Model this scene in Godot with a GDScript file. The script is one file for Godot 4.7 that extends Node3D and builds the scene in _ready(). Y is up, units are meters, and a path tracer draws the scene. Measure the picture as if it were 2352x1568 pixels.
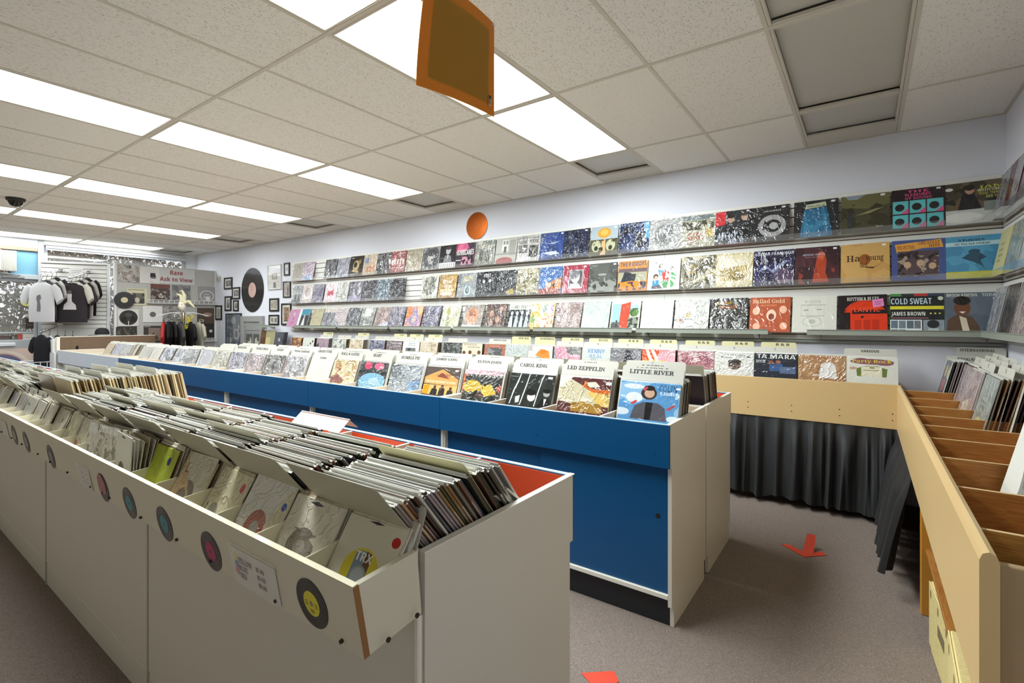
extends Node3D
# A record shop: metres, y up. The long record wall lies on z = 0, the shop window on x = -12.3, the corner on the right at x = 0.605.

class MB:
	# Collects triangles (corners given counter-clockwise as seen from outside) and commits them as one mesh.
	var v := PackedVector3Array()
	var n := PackedVector3Array()
	var t := PackedVector2Array()
	var c := PackedColorArray()
	var col := Color.WHITE
	var xf := Transform3D.IDENTITY
	var uv_at := Vector2(-1, -1)
	func tri(a: Vector3, b: Vector3, d: Vector3, ua := Vector2.ZERO, ub := Vector2.ZERO, ud := Vector2.ZERO) -> void:
		a = xf * a; b = xf * b; d = xf * d
		var nn := (b - a).cross(d - a).normalized()
		v.append_array([a, d, b]); n.append_array([nn, nn, nn]); c.append_array([col, col, col])
		if uv_at.x >= 0.0: t.append_array([uv_at, uv_at, uv_at])
		else: t.append_array([ua, ud, ub])
	func trin(a: Vector3, b: Vector3, d: Vector3, na: Vector3, nb: Vector3, nd: Vector3, ua := Vector2.ZERO, ub := Vector2.ZERO, ud := Vector2.ZERO) -> void:
		v.append_array([xf * a, xf * d, xf * b])
		n.append_array([(xf.basis * na).normalized(), (xf.basis * nd).normalized(), (xf.basis * nb).normalized()])
		c.append_array([col, col, col]); t.append_array([ua, ud, ub])
	func quad(a: Vector3, b: Vector3, d: Vector3, e: Vector3, ua := Vector2.ZERO, ub := Vector2.ZERO, ud := Vector2.ZERO, ue := Vector2.ZERO) -> void:
		tri(a, b, d, ua, ub, ud); tri(a, d, e, ua, ud, ue)
	func facing(a: Vector3, b: Vector3, d: Vector3, e: Vector3, out: Vector3) -> void:
		if (b - a).cross(d - a).dot(out) < 0.0: quad(a, e, d, b)
		else: quad(a, b, d, e)
	func box(at: Vector3, s: Vector3, bevel := 0.0) -> void:
		var h := s * 0.5
		var b := minf(bevel, minf(h.x, minf(h.y, h.z)) * 0.9)
		for ax in 3:
			var a1 := (ax + 1) % 3
			var a2 := (ax + 2) % 3
			for sg in [-1.0, 1.0]:
				var o := Vector3.ZERO; o[ax] = sg * h[ax]
				var e1 := Vector3.ZERO; e1[a1] = h[a1] - b
				var e2 := Vector3.ZERO; e2[a2] = (h[a2] - b) * sg
				var k1 := h[a1]; var k2 := h[a2] * float(sg)
				if h[a1] >= h[a2]:
					quad(at + o - e1 - e2, at + o + e1 - e2, at + o + e1 + e2, at + o - e1 + e2, Vector2(-k1, -k2), Vector2(k1, -k2), Vector2(k1, k2), Vector2(-k1, k2))
				else:
					quad(at + o - e1 - e2, at + o + e1 - e2, at + o + e1 + e2, at + o - e1 + e2, Vector2(-k2, -k1), Vector2(-k2, k1), Vector2(k2, k1), Vector2(k2, -k1))
			if b > 0.0:
				for s1 in [-1.0, 1.0]:
					for s2 in [-1.0, 1.0]:
						var p := Vector3.ZERO; p[a1] = s1 * h[a1]; p[a2] = s2 * (h[a2] - b)
						var q := Vector3.ZERO; q[a1] = s1 * (h[a1] - b); q[a2] = s2 * h[a2]
						var l := Vector3.ZERO; l[ax] = h[ax] - b
						facing(at + p - l, at + p + l, at + q + l, at + q - l, p + q)
		if b > 0.0:
			for sx in [-1.0, 1.0]:
				for sy in [-1.0, 1.0]:
					for sz in [-1.0, 1.0]:
						var k := Vector3(sx * h.x, sy * h.y, sz * h.z)
						var p0 := at + k - Vector3(0, sy * b, sz * b)
						var p1 := at + k - Vector3(sx * b, 0, sz * b)
						var p2 := at + k - Vector3(sx * b, sy * b, 0)
						if (p1 - p0).cross(p2 - p0).dot(k) < 0.0: tri(p0, p2, p1)
						else: tri(p0, p1, p2)
	func span(a: Vector3, b: Vector3, bevel := 0.0) -> void:
		box((a + b) * 0.5, (b - a).abs(), bevel)
	func grid(rows: Array, closed := false, capped := false) -> void:
		# rows of points; smooth normals; the outside is on the left of the way the points run when rows go up
		var m: int = rows.size()
		var k: int = rows[0].size()
		var nr := []
		for i in m:
			var line := PackedVector3Array()
			for j in k:
				var du: Vector3
				if closed: du = rows[i][(j + 1) % k] - rows[i][(j + k - 1) % k]
				else: du = rows[i][mini(j + 1, k - 1)] - rows[i][maxi(j - 1, 0)]
				var dv: Vector3 = rows[mini(i + 1, m - 1)][j] - rows[maxi(i - 1, 0)][j]
				var w := du.cross(dv)
				if w.length() < 1e-12:
					var i2 := 1 if i == 0 else m - 2
					w = du.cross(dv) if m < 3 else (rows[i2][(j + 1) % k] - rows[i2][(j + k - 1) % k]).cross(dv)
				line.append(w.normalized())
			nr.append(line)
		var last: int = k if closed else k - 1
		for i in m - 1:
			for j in last:
				var j2: int = (j + 1) % k
				var u0 := Vector2(float(j) / last, float(i) / (m - 1)); var u1 := Vector2(float(j + 1) / last, float(i) / (m - 1))
				var u2 := Vector2(float(j + 1) / last, float(i + 1) / (m - 1)); var u3 := Vector2(float(j) / last, float(i + 1) / (m - 1))
				trin(rows[i][j], rows[i][j2], rows[i + 1][j2], nr[i][j], nr[i][j2], nr[i + 1][j2], u0, u1, u2)
				trin(rows[i][j], rows[i + 1][j2], rows[i + 1][j], nr[i][j], nr[i + 1][j2], nr[i + 1][j], u0, u2, u3)
		if capped:
			for e in [0, m - 1]:
				var mid := Vector3.ZERO
				for p in rows[e]: mid += p / k
				for j in k:
					if e == 0: tri(mid, rows[e][(j + 1) % k], rows[e][j])
					else: tri(mid, rows[e][j], rows[e][(j + 1) % k])
	func ring(at: Vector3, r: float, seg: int, basis := Basis.IDENTITY, squash := 1.0) -> PackedVector3Array:
		var p := PackedVector3Array()
		for j in seg:
			var a := -TAU * j / seg
			p.append(at + basis * Vector3(cos(a) * r, 0, sin(a) * r * squash))
		return p
	func tube(path: Array, r: float, seg := 8, r_end := -1.0) -> void:
		var rows := []
		var m := path.size()
		var side := Vector3.ZERO
		for i in m:
			var d: Vector3 = (path[mini(i + 1, m - 1)] - path[maxi(i - 1, 0)]).normalized()
			if side == Vector3.ZERO: side = d.cross(Vector3(0.31, 0.9, 0.23)).normalized()
			side = (side - d * side.dot(d)).normalized()
			var rr := r if r_end < 0.0 else lerpf(r, r_end, float(i) / maxf(m - 1, 1))
			rows.append(ring(path[i], rr, seg, Basis(side, d, side.cross(d))))
		grid(rows, true, true)
	func lathe(profile: Array, seg := 24, at := Vector3.ZERO, basis := Basis.IDENTITY) -> void:
		# profile of (radius, height), bottom to top
		var rows := []
		for p in profile: rows.append(ring(at + basis * Vector3(0, p.y, 0), maxf(p.x, 1e-5), seg, basis))
		grid(rows, true, false)
	func cyl(a: Vector3, b: Vector3, r: float, seg := 16) -> void:
		var d := (b - a).normalized()
		var s := d.cross(Vector3(0.3, 0.8, 0.5)).normalized()
		var bs := Basis(s, d, s.cross(d))
		var r0 := ring(a, r, seg, bs)
		var r1 := ring(b, r, seg, bs)
		for j in seg:
			var j2 := (j + 1) % seg
			var n0 := (r0[j] - a).normalized(); var n1 := (r0[j2] - a).normalized()
			trin(r0[j], r0[j2], r1[j2], n0, n1, n1); trin(r0[j], r1[j2], r1[j], n0, n1, n0)
			tri(b, r1[j], r1[j2]); tri(a, r0[j2], r0[j])
	func prism(poly: PackedVector2Array, depth: float) -> void:
		# polygon in x, y standing from z = 0 to z = depth
		poly = poly.duplicate()
		if signed_area(poly) < 0.0: poly.reverse()
		var ix := Geometry2D.triangulate_polygon(poly)
		for i in range(0, ix.size(), 3):
			var a := poly[ix[i]]; var b := poly[ix[i + 1]]; var d := poly[ix[i + 2]]
			if (b - a).cross(d - a) < 0.0:
				var sw := b; b = d; d = sw
			tri(Vector3(a.x, a.y, depth), Vector3(b.x, b.y, depth), Vector3(d.x, d.y, depth), a, b, d)
			tri(Vector3(a.x, a.y, 0), Vector3(d.x, d.y, 0), Vector3(b.x, b.y, 0), a, d, b)
		for i in poly.size():
			var a := poly[i]; var b := poly[(i + 1) % poly.size()]
			quad(Vector3(a.x, a.y, 0), Vector3(b.x, b.y, 0), Vector3(b.x, b.y, depth), Vector3(a.x, a.y, depth))
	func signed_area(p: PackedVector2Array) -> float:
		var s := 0.0
		for i in p.size(): s += p[i].cross(p[(i + 1) % p.size()])
		return s
	func annulus(r0: float, r1: float, z: float, th: float, seg := 32) -> void:
		# a flat ring or disc facing +z
		for j in seg:
			var a := TAU * j / seg; var b := TAU * (j + 1) / seg
			var da := Vector3(cos(a), sin(a), 0); var db := Vector3(cos(b), sin(b), 0)
			var k := Vector3(0, 0, z); var bk := Vector3(0, 0, z - th)
			quad(da * r0 + k, da * r1 + k, db * r1 + k, db * r0 + k)
			quad(da * r0 + bk, db * r0 + bk, db * r1 + bk, da * r1 + bk)
			trin(da * r1 + bk, db * r1 + bk, db * r1 + k, da, db, db); trin(da * r1 + bk, db * r1 + k, da * r1 + k, da, db, da)
			if r0 > 0.0: quad(db * r0 + bk, da * r0 + bk, da * r0 + k, db * r0 + k)
	func mesh(mat: Material) -> ArrayMesh:
		var arr := []
		arr.resize(Mesh.ARRAY_MAX)
		arr[Mesh.ARRAY_VERTEX] = v; arr[Mesh.ARRAY_NORMAL] = n; arr[Mesh.ARRAY_TEX_UV] = t; arr[Mesh.ARRAY_COLOR] = c
		var m := ArrayMesh.new()
		m.add_surface_from_arrays(Mesh.PRIMITIVE_TRIANGLES, arr)
		m.surface_set_material(0, mat)
		return m

var taken := {}
var mats := {}
var rng := RandomNumberGenerator.new()

func numbered(called: String) -> String:
	var k: int = taken.get(called, 0)
	taken[called] = k + 1
	return called if k == 0 else "%s_%03d" % [called, k]

func tag(o: Node3D, label: String, category: String, group := "") -> Node3D:
	o.set_meta("label", label); o.set_meta("category", category)
	if group: o.set_meta("group", group)
	return o

func show_mesh(called: String, m: Mesh, parent: Node3D = null) -> MeshInstance3D:
	var o := MeshInstance3D.new()
	o.mesh = m
	if parent == null or parent == self:
		o.name = numbered(called); add_child(o)
	else:
		o.name = called; parent.add_child(o, true)
	return o

func obj(called: String, b: MB, mat: Material, parent: Node3D = null) -> MeshInstance3D:
	return show_mesh(called, b.mesh(mat), parent)

func thing(called: String, label: String, category: String, at := Vector3.ZERO, turn := 0.0, group := "") -> Node3D:
	var o := Node3D.new()
	o.name = numbered(called); add_child(o)
	o.position = at; o.rotation.y = turn
	return tag(o, label, category, group)

func struct(called: String, b: MB, mat: Material, parent: Node3D = null) -> MeshInstance3D:
	var o := obj(called, b, mat, parent)
	if parent == null: o.set_meta("kind", "structure")
	return o

func paint(hex: String, rough := 0.6, spec := 0.5) -> StandardMaterial3D:
	var key := "%s %s %s" % [hex, rough, spec]
	if not mats.has(key):
		var m := StandardMaterial3D.new()
		m.albedo_color = Color(hex); m.roughness = rough; m.metallic_specular = spec
		mats[key] = m
	return mats[key]

func metal(hex: String, rough := 0.35) -> StandardMaterial3D:
	var key := "metal %s %s" % [hex, rough]
	if not mats.has(key):
		var m := StandardMaterial3D.new()
		m.albedo_color = Color(hex); m.roughness = rough; m.metallic = 1.0
		mats[key] = m
	return mats[key]

func glass(hex: String, alpha: float, rough := 0.03) -> StandardMaterial3D:
	var m := StandardMaterial3D.new()
	m.albedo_color = Color(Color(hex), alpha); m.roughness = rough
	m.transparency = BaseMaterial3D.TRANSPARENCY_ALPHA
	m.metallic_specular = 0.6
	return m

var fonts := {}
func font_of(kind: String) -> SystemFont:
	if not fonts.has(kind):
		var f := SystemFont.new()
		f.font_names = PackedStringArray(["Droid Serif" if kind == "s" else "Droid Sans"])
		f.font_weight = 400 if kind == "l" else 700
		fonts[kind] = f
	return fonts[kind]

func lettering(parent: Node3D, text: String, w: float, h: float, at: Transform3D, mat: Material, kind := "s") -> MeshInstance3D:
	# flat letters w wide and h high, centred on a face that looks along +z
	var tm := TextMesh.new()
	tm.font = font_of(kind); tm.text = text; tm.font_size = 24; tm.pixel_size = 0.01; tm.depth = 0.002; tm.curve_step = 4.0
	tm.material = mat
	var o := show_mesh("lettering", tm, parent)
	var bb := tm.get_aabb()
	var s := Vector3(w / maxf(bb.size.x, 0.01), h / maxf(bb.size.y, 0.01), 0.3)
	o.transform = at * Transform3D(Basis.from_scale(s), Vector3.ZERO) * Transform3D(Basis.IDENTITY, -(bb.position + bb.size * 0.5) + Vector3(0, 0, 0.001))
	return o

var glyphs := {}
func glyph_triangles(text: String, kind: String) -> PackedVector2Array:
	# the triangles of a line of text, in a box from (0, 0) at the top left to (1, 1)
	var key := kind + text
	if not glyphs.has(key):
		var tm := TextMesh.new()
		tm.font = font_of(kind); tm.text = text; tm.font_size = 24; tm.pixel_size = 0.01; tm.depth = 0.01; tm.curve_step = 2.0
		var a := tm.get_mesh_arrays()
		var bb := tm.get_aabb()
		var out := PackedVector2Array()
		if a.size() > 0 and a[0] != null:
			var ix: PackedInt32Array = a[Mesh.ARRAY_INDEX]
			for k in range(0, ix.size(), 3):
				if a[1][ix[k]].z > 0.9:
					for q in 3:
						var p: Vector3 = a[0][ix[k + q]]
						out.append(Vector2((p.x - bb.position.x) / bb.size.x, 1.0 - (p.y - bb.position.y) / bb.size.y))
		glyphs[key] = out
	return glyphs[key]

func fill_polygon(im: Image, pts: PackedVector2Array, col: Color, clip: Rect2i) -> void:
	var y0 := 1e9; var y1 := -1e9
	for p in pts: y0 = minf(y0, p.y); y1 = maxf(y1, p.y)
	for y in range(maxi(int(floor(y0)), clip.position.y), mini(int(ceil(y1)) + 1, clip.end.y)):
		var yc := y + 0.5
		var xs := []
		for i in pts.size():
			var a := pts[i]; var b := pts[(i + 1) % pts.size()]
			if (a.y <= yc) != (b.y <= yc): xs.append(a.x + (yc - a.y) / (b.y - a.y) * (b.x - a.x))
		xs.sort()
		for k in range(0, xs.size() - 1, 2):
			var xa := maxi(int(round(xs[k])), clip.position.x); var xb := mini(int(round(xs[k + 1])), clip.end.x)
			if xb > xa: im.fill_rect(Rect2i(xa, y, xb - xa, 1), col)

const CELL := 256
var blot := FastNoiseLite.new()
func draw_print(im: Image, cell: int, ops: String, squeeze := 1.0) -> void:
	# flat print: b background, r rectangle, e ellipse, p polygon, n blotches, t text; places are per cent of the sheet
	var o := Vector2(cell % 8, cell / 8) * CELL
	var clip := Rect2i(int(o.x), int(o.y), CELL, CELL)
	var k := CELL / 100.0
	var kk := Vector2(k, k * squeeze)
	for op in ops.split(";"):
		var w := op.strip_edges().split(" ", false)
		if w.size() < 2: continue
		var col := Color(w[1])
		match w[0]:
			"b": im.fill_rect(clip, col)
			"r":
				im.fill_rect(Rect2i(int(o.x + float(w[2]) * k), int(o.y + float(w[3]) * kk.y), maxi(1, int(float(w[4]) * k)), maxi(1, int(ceil(float(w[5]) * kk.y)))).intersection(clip), col)
			"e":
				var pts := PackedVector2Array()
				for q in 28: pts.append(o + kk * Vector2(float(w[2]) + cos(TAU * q / 28) * float(w[4]), float(w[3]) + sin(TAU * q / 28) * float(w[5])))
				fill_polygon(im, pts, col, clip)
			"p":
				var pts := PackedVector2Array()
				for q in range(2, w.size() - 1, 2): pts.append(o + kk * Vector2(float(w[q]), float(w[q + 1])))
				fill_polygon(im, pts, col, clip)
			"t":
				var at := o + kk * Vector2(float(w[3]), float(w[4])); var sz := kk * Vector2(float(w[5]), float(w[6]))
				var g := glyph_triangles(w[7].replace("_", " "), w[2])
				for q in range(0, g.size(), 3):
					fill_polygon(im, PackedVector2Array([at + g[q] * sz, at + g[q + 1] * sz, at + g[q + 2] * sz]), col, clip)
			"n":
				# n colour share size seed [x y w h]
				var share := float(w[2]); var sc := float(w[3]); var sd := float(w[4])
				var rc := Rect2(0, 0, 100, 100) if w.size() < 9 else Rect2(float(w[5]), float(w[6]), float(w[7]), float(w[8]))
				for y in range(int(rc.position.y * kk.y / 2), int(rc.end.y * kk.y / 2) if rc.end.y < 99.0 else 128):
					for x in range(int(rc.position.x * k / 2), int(rc.end.x * k / 2)):
						var q := blot.get_noise_2d(x * sc + sd * 137.0, y * sc + sd * 71.0) * 0.5 + 0.5
						if q < share: im.fill_rect(Rect2i(int(o.x) + x * 2, int(o.y) + y * 2, 2, 2), col)

func cell_uv(cell: int, u: float, v: float) -> Vector2:
	return Vector2((cell % 8 + 0.004 + u * 0.992) / 8.0, (cell / 8 + 0.004 + v * 0.992) / 8.0)

# ---------------------------------------------------------------- materials
func speckle_image(size: int, base: Color, spots: Array, seed_: int) -> Image:
	# spots: [colour, how many, radius]
	var im := Image.create_empty(size, size, false, Image.FORMAT_RGB8)
	var r := RandomNumberGenerator.new(); r.seed = seed_
	for y in size:
		for x in size:
			var j := r.randf_range(-0.035, 0.035)
			im.set_pixel(x, y, Color(base.r + j, base.g + j, base.b + j))
	for s in spots:
		for q in s[1]:
			var x := r.randi_range(0, size - 1); var y := r.randi_range(0, size - 1)
			var f := r.randf_range(0.4, 1.0)
			for k in r.randi_range(1, s[2]):
				var px := (x + r.randi_range(-1, 1)) % size; var py := (y + r.randi_range(-1, 1)) % size
				px = absi(px); py = absi(py)
				im.set_pixel(px, py, im.get_pixel(px, py).lerp(s[0], f))
				x = px; y = py
	return im

func textured(im: Image, rough: float, spec := 0.5) -> StandardMaterial3D:
	var m := StandardMaterial3D.new()
	im.generate_mipmaps()
	m.albedo_texture = ImageTexture.create_from_image(im)
	m.roughness = rough; m.metallic_specular = spec
	return m

func normal_from(im: Image, strength: float) -> ImageTexture:
	var d: Image = im.duplicate()
	d.clear_mipmaps()
	d.convert(Image.FORMAT_RGBA8)
	d.bump_map_to_normal_map(strength)
	return ImageTexture.create_from_image(d)

func ceiling_tile_image(seed_: int, fissures: int) -> Image:
	var im := Image.create_empty(1024, 512, false, Image.FORMAT_RGB8)
	var r := RandomNumberGenerator.new(); r.seed = seed_
	var base := Color("efece5")
	for y in 512:
		for x in 1024:
			var j := r.randf_range(-0.012, 0.012)
			im.set_pixel(x, y, Color(base.r + j, base.g + j, base.b + j))
	for q in fissures:
		# short worm-like fissures, mostly along the length of the tile, and pin holes
		var x := r.randf_range(4, 1018); var y := r.randf_range(4, 506)
		var long := r.randi_range(2, 9) if r.randf() < 0.55 else 2
		var a := r.randf_range(-0.35, 0.35)
		var dark := r.randf_range(0.35, 0.85)
		for k in long:
			x += cos(a) * 1.4; y += sin(a) * 1.2; a += r.randf_range(-0.5, 0.5)
			var px := clampi(int(x), 0, 1023); var py := clampi(int(y), 0, 511)
			im.set_pixel(px, py, base.lerp(Color("6f6a5e"), dark))
			if long > 5: im.set_pixel(px, mini(py + 1, 511), base.lerp(Color("6f6a5e"), dark * 0.7))
	return im

func pine_image(seed_: int) -> Image:
	var im := Image.create_empty(512, 512, false, Image.FORMAT_RGB8)
	var nz := FastNoiseLite.new(); nz.seed = seed_; nz.frequency = 0.012; nz.fractal_octaves = 3
	var fine := FastNoiseLite.new(); fine.seed = seed_ + 9; fine.frequency = 0.25
	var r := RandomNumberGenerator.new(); r.seed = seed_
	var knots := []
	for q in 4: knots.append(Vector3(r.randf_range(20, 490), r.randf_range(20, 490), r.randf_range(7, 15)))
	for y in 512:
		for x in 512:
			var dy := 0.0; var dark := 0.0
			for kn in knots:
				var d := Vector2((x - kn.x) * 0.55, y - kn.y).length()
				dy += 26.0 * exp(-d * d / (kn.z * kn.z * 9.0)) * signf(y - kn.y)
				if d < kn.z * 1.3: dark = maxf(dark, clampf(1.5 - d / kn.z * 1.1, 0.0, 1.0))
			var g := nz.get_noise_2d(x * 0.16, (y + dy) * 3.2) * 0.5 + 0.5
			var l := sin(g * 42.0) * 0.5 + 0.5
			var f := fine.get_noise_2d(x * 0.1, y) * 0.06
			var c := Color("b9813f").lerp(Color("965c26"), clampf(l * 0.55 + g * 0.4 + f, 0, 1))
			im.set_pixel(x, y, c.lerp(Color("3f2412"), dark * 0.85))
	return im

func wrinkle_texture(size: int, seed_: int, stretch: float, strength: float) -> ImageTexture:
	# the creases of a loose clear sleeve: sharp folds that run slantwise, over a softer swell
	var im := Image.create_empty(size, size, false, Image.FORMAT_RGBA8)
	var a := FastNoiseLite.new(); a.seed = seed_; a.noise_type = FastNoiseLite.TYPE_SIMPLEX; a.frequency = 6.0 / 256.0; a.fractal_type = FastNoiseLite.FRACTAL_RIDGED; a.fractal_octaves = 2
	var w := FastNoiseLite.new(); w.seed = seed_ + 5; w.frequency = 2.2 / 256.0
	var s := FastNoiseLite.new(); s.seed = seed_ + 7; s.frequency = 3.0 / 256.0; s.fractal_octaves = 2
	for y in size:
		for x in size:
			var t := w.get_noise_2d(x, y)
			var u := x * 0.75 + y * 0.66 + t * 60.0
			var v := -x * 0.66 + y * 0.75 + t * 35.0
			var h := pow(clampf(a.get_noise_2d(u * stretch, v * 0.55) * 0.5 + 0.5, 0, 1), 2.2) * 0.6 + (s.get_noise_2d(x, y) * 0.5 + 0.5) * 0.4
			im.set_pixel(x, y, Color(h, h, h))
	im.bump_map_to_normal_map(strength)
	return ImageTexture.create_from_image(im)

var M := {}
func make_materials() -> void:
	M.laminate = paint("d6d0c2", 0.42)          # white laminate of the bin cabinets
	M.laminate_edge = paint("ebe6d6", 0.5)
	M.cream = paint("d9d2bc", 0.5)
	M.blue = paint("004c7c", 0.4)
	M.blue_edge = paint("9cc4e2", 0.5)
	M.orange = paint("d9471b", 0.45)
	M.kick = paint("1d1d20", 0.5)
	M.tan = paint("d3b47f", 0.38)
	M.tan_edge = paint("dcc596", 0.4)
	M.beige_panel = paint("cdbba4", 0.55)
	M.black_cloth = paint("1b1b1c", 0.55)
	M.black_cloth.rim_enabled = true; M.black_cloth.rim = 0.5
	M.white_paint = paint("dcdcdc", 0.5)
	M.slat = paint("e6e6e0", 0.4)
	M.groove = paint("6a4c34", 0.8)
	M.tee = paint("cfc9bb", 0.5)
	M.wall = paint("e3e5ee", 0.75)
	M.lens_off = paint("c3c0b6", 0.35)
	M.clear = glass("f8fafa", 0.05)
	M.pane = glass("eef4f4", 0.08)
	M.grey_lip = paint("9a9f94", 0.4)
	M.wire = metal("c9c9c4", 0.4)
	M.chrome = metal("d8d8d8", 0.15)
	M.alu = metal("b4b8bb", 0.45)
	M.alu_paint = paint("a9adb0", 0.4)
	M.vinyl = paint("141415", 0.22)
	M.paper = paint("e9e6dc", 0.7)
	M.card = paint("c9c7bb", 0.55)
	M.card_grey = paint("b0ac98", 0.5)
	M.card_cream = paint("d3cda0", 0.6)
	M.ink = paint("26262a", 0.7)
	M.ink_red = paint("8c2a33", 0.7)
	M.dark = paint("141414", 0.7)
	M.screw = metal("4a4640", 0.5)
	M.red_tape = paint("dc4a30", 0.45)
	M.floor = textured(speckle_image(512, Color("84786f"), [[Color("5d5048"), 9000, 5], [Color("a69c92"), 9000, 5], [Color("8f7a74"), 5000, 6]], 11), 0.85, 0.25)
	M.floor.normal_enabled = true
	M.floor.normal_texture = normal_from(speckle_image(512, Color(0.5, 0.5, 0.5), [[Color(0, 0, 0), 9000, 6], [Color(1, 1, 1), 9000, 6]], 12), 1.2)
	M.floor.uv1_triplanar = true; M.floor.uv1_world_triplanar = true; M.floor.uv1_scale = Vector3(1.4, 1.4, 1.4)
	M.tile = []
	for k in 3:
		var im := ceiling_tile_image(40 + k, [5200, 3400, 700][k])
		var tm := textured(im, 0.9, 0.2)
		M.tile.append(tm)
	M.pine = textured(pine_image(5), 0.45)
	M.pine.uv1_scale = Vector3(1.6, 1.6, 1); M.pine.uv1_offset = Vector3(0.3, 0.2, 0)
	M.brown_board = textured(speckle_image(256, Color("6f5a45"), [[Color("5b4735"), 2500, 8], [Color("836c55"), 2500, 8]], 21), 0.7)
	M.brown_board.uv1_scale = Vector3(2, 2, 1)
	M.cardboard = textured(speckle_image(256, Color("dccb8c"), [[Color("cdb97a"), 1500, 8]], 23), 0.75)
	M.spine = StandardMaterial3D.new()           # packed sleeves: the colour of each face comes with the mesh
	M.spine.vertex_color_use_as_albedo = true; M.spine.roughness = 0.35
	M.matte = StandardMaterial3D.new()
	M.matte.vertex_color_use_as_albedo = true; M.matte.roughness = 0.8
	M.leaf = StandardMaterial3D.new()
	M.leaf.vertex_color_use_as_albedo = true; M.leaf.roughness = 0.8; M.leaf.backlight_enabled = true; M.leaf.backlight = Color(0.3, 0.3, 0.2)

func srgb(hex: String) -> Color:
	return Color(hex).srgb_to_linear()

# covers: three sheets of 64 prints each
var sheets := []
var sheet_mats := {}
var next_cell := 0
func new_cell(ops: String, squeeze := 1.0) -> int:
	var s := next_cell / 64
	if s >= sheets.size(): sheets.append(Image.create_empty(2048, 2048, false, Image.FORMAT_RGB8))
	draw_print(sheets[s], next_cell % 64, ops, squeeze)
	next_cell += 1
	return next_cell - 1

var wrinkles := {}
func cover_material(cell: int, kind: String) -> StandardMaterial3D:
	# kinds: plain card, flat plastic, loose plastic, crumpled plastic
	var key := "%d %s" % [cell / 64, kind]
	if not sheet_mats.has(key):
		var m := StandardMaterial3D.new()
		m.roughness = {"plain": 0.5, "flat": 0.16, "loose": 0.13, "crumpled": 0.14}[kind]
		m.metallic_specular = {"plain": 0.4, "flat": 0.6, "loose": 0.8, "crumpled": 0.9}[kind]
		if kind != "plain":
			if not wrinkles.has(kind):
				wrinkles[kind] = {"flat": [3, 0.6, 1.4], "loose": [4, 1.5, 4.0], "crumpled": [6, 1.0, 7.0]}[kind]
				var p: Array = wrinkles[kind]
				wrinkles[kind] = wrinkle_texture(1024, p[0], p[1], p[2])
			m.normal_enabled = true; m.normal_texture = wrinkles[kind]
		sheet_mats[key] = m
	return sheet_mats[key]

func finish_sheets() -> void:
	var tx := []
	for s in sheets: tx.append(ImageTexture.create_from_image(s))
	for key in sheet_mats: sheet_mats[key].albedo_texture = tx[int(key.split(" ")[0])]

const LP := 0.315
var sleeve_meshes := {}
func sleeve_mesh(cell: int, kind: String, side := LP, thick := 0.006) -> ArrayMesh:
	# a record sleeve standing on its bottom edge; the printed front looks along +z
	var key := "%d %s %s" % [cell, kind, side]
	if not sleeve_meshes.has(key):
		var b := MB.new()
		b.uv_at = cell_uv(cell % 64, 0.03, 0.04)
		b.box(Vector3(0, side / 2, -thick / 2), Vector3(side, side, thick), 0.0012)
		b.uv_at = Vector2(-1, -1)
		var h := side / 2 - 0.0012
		b.quad(Vector3(-h, 0.0012, 0.0003), Vector3(h, 0.0012, 0.0003), Vector3(h, side - 0.0012, 0.0003), Vector3(-h, side - 0.0012, 0.0003), cell_uv(cell % 64, 0, 1), cell_uv(cell % 64, 1, 1), cell_uv(cell % 64, 1, 0), cell_uv(cell % 64, 0, 0))
		sleeve_meshes[key] = b.mesh(cover_material(cell, kind))
	return sleeve_meshes[key]

func leaning(at: Vector3, turn: float, lean: float, roll := 0.0) -> Transform3D:
	return Transform3D(Basis(Vector3.UP, deg_to_rad(turn)) * Basis(Vector3.RIGHT, deg_to_rad(-lean)) * Basis(Vector3.BACK, deg_to_rad(roll)), at)

func sleeve(cell: int, kind: String, at: Transform3D, label: String, group := "", side := LP, called := "record_sleeve", category := "record") -> MeshInstance3D:
	var o := show_mesh(called, sleeve_mesh(cell, kind, side, 0.006 if side > 0.25 else 0.003))
	o.transform = at
	tag(o, label, category, group)
	return o

# ---------------------------------------------------------------- the room
const HC := 2.8516      # ceiling height
const XR := 0.605       # right wall
const XW := -12.3       # window wall
const ZF := 6.93        # wall behind the camera
const PITCH := 0.6096
const ROWS := [0.0, 0.83, 2.049, 3.268, 4.487, 5.706, 6.93]

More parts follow.
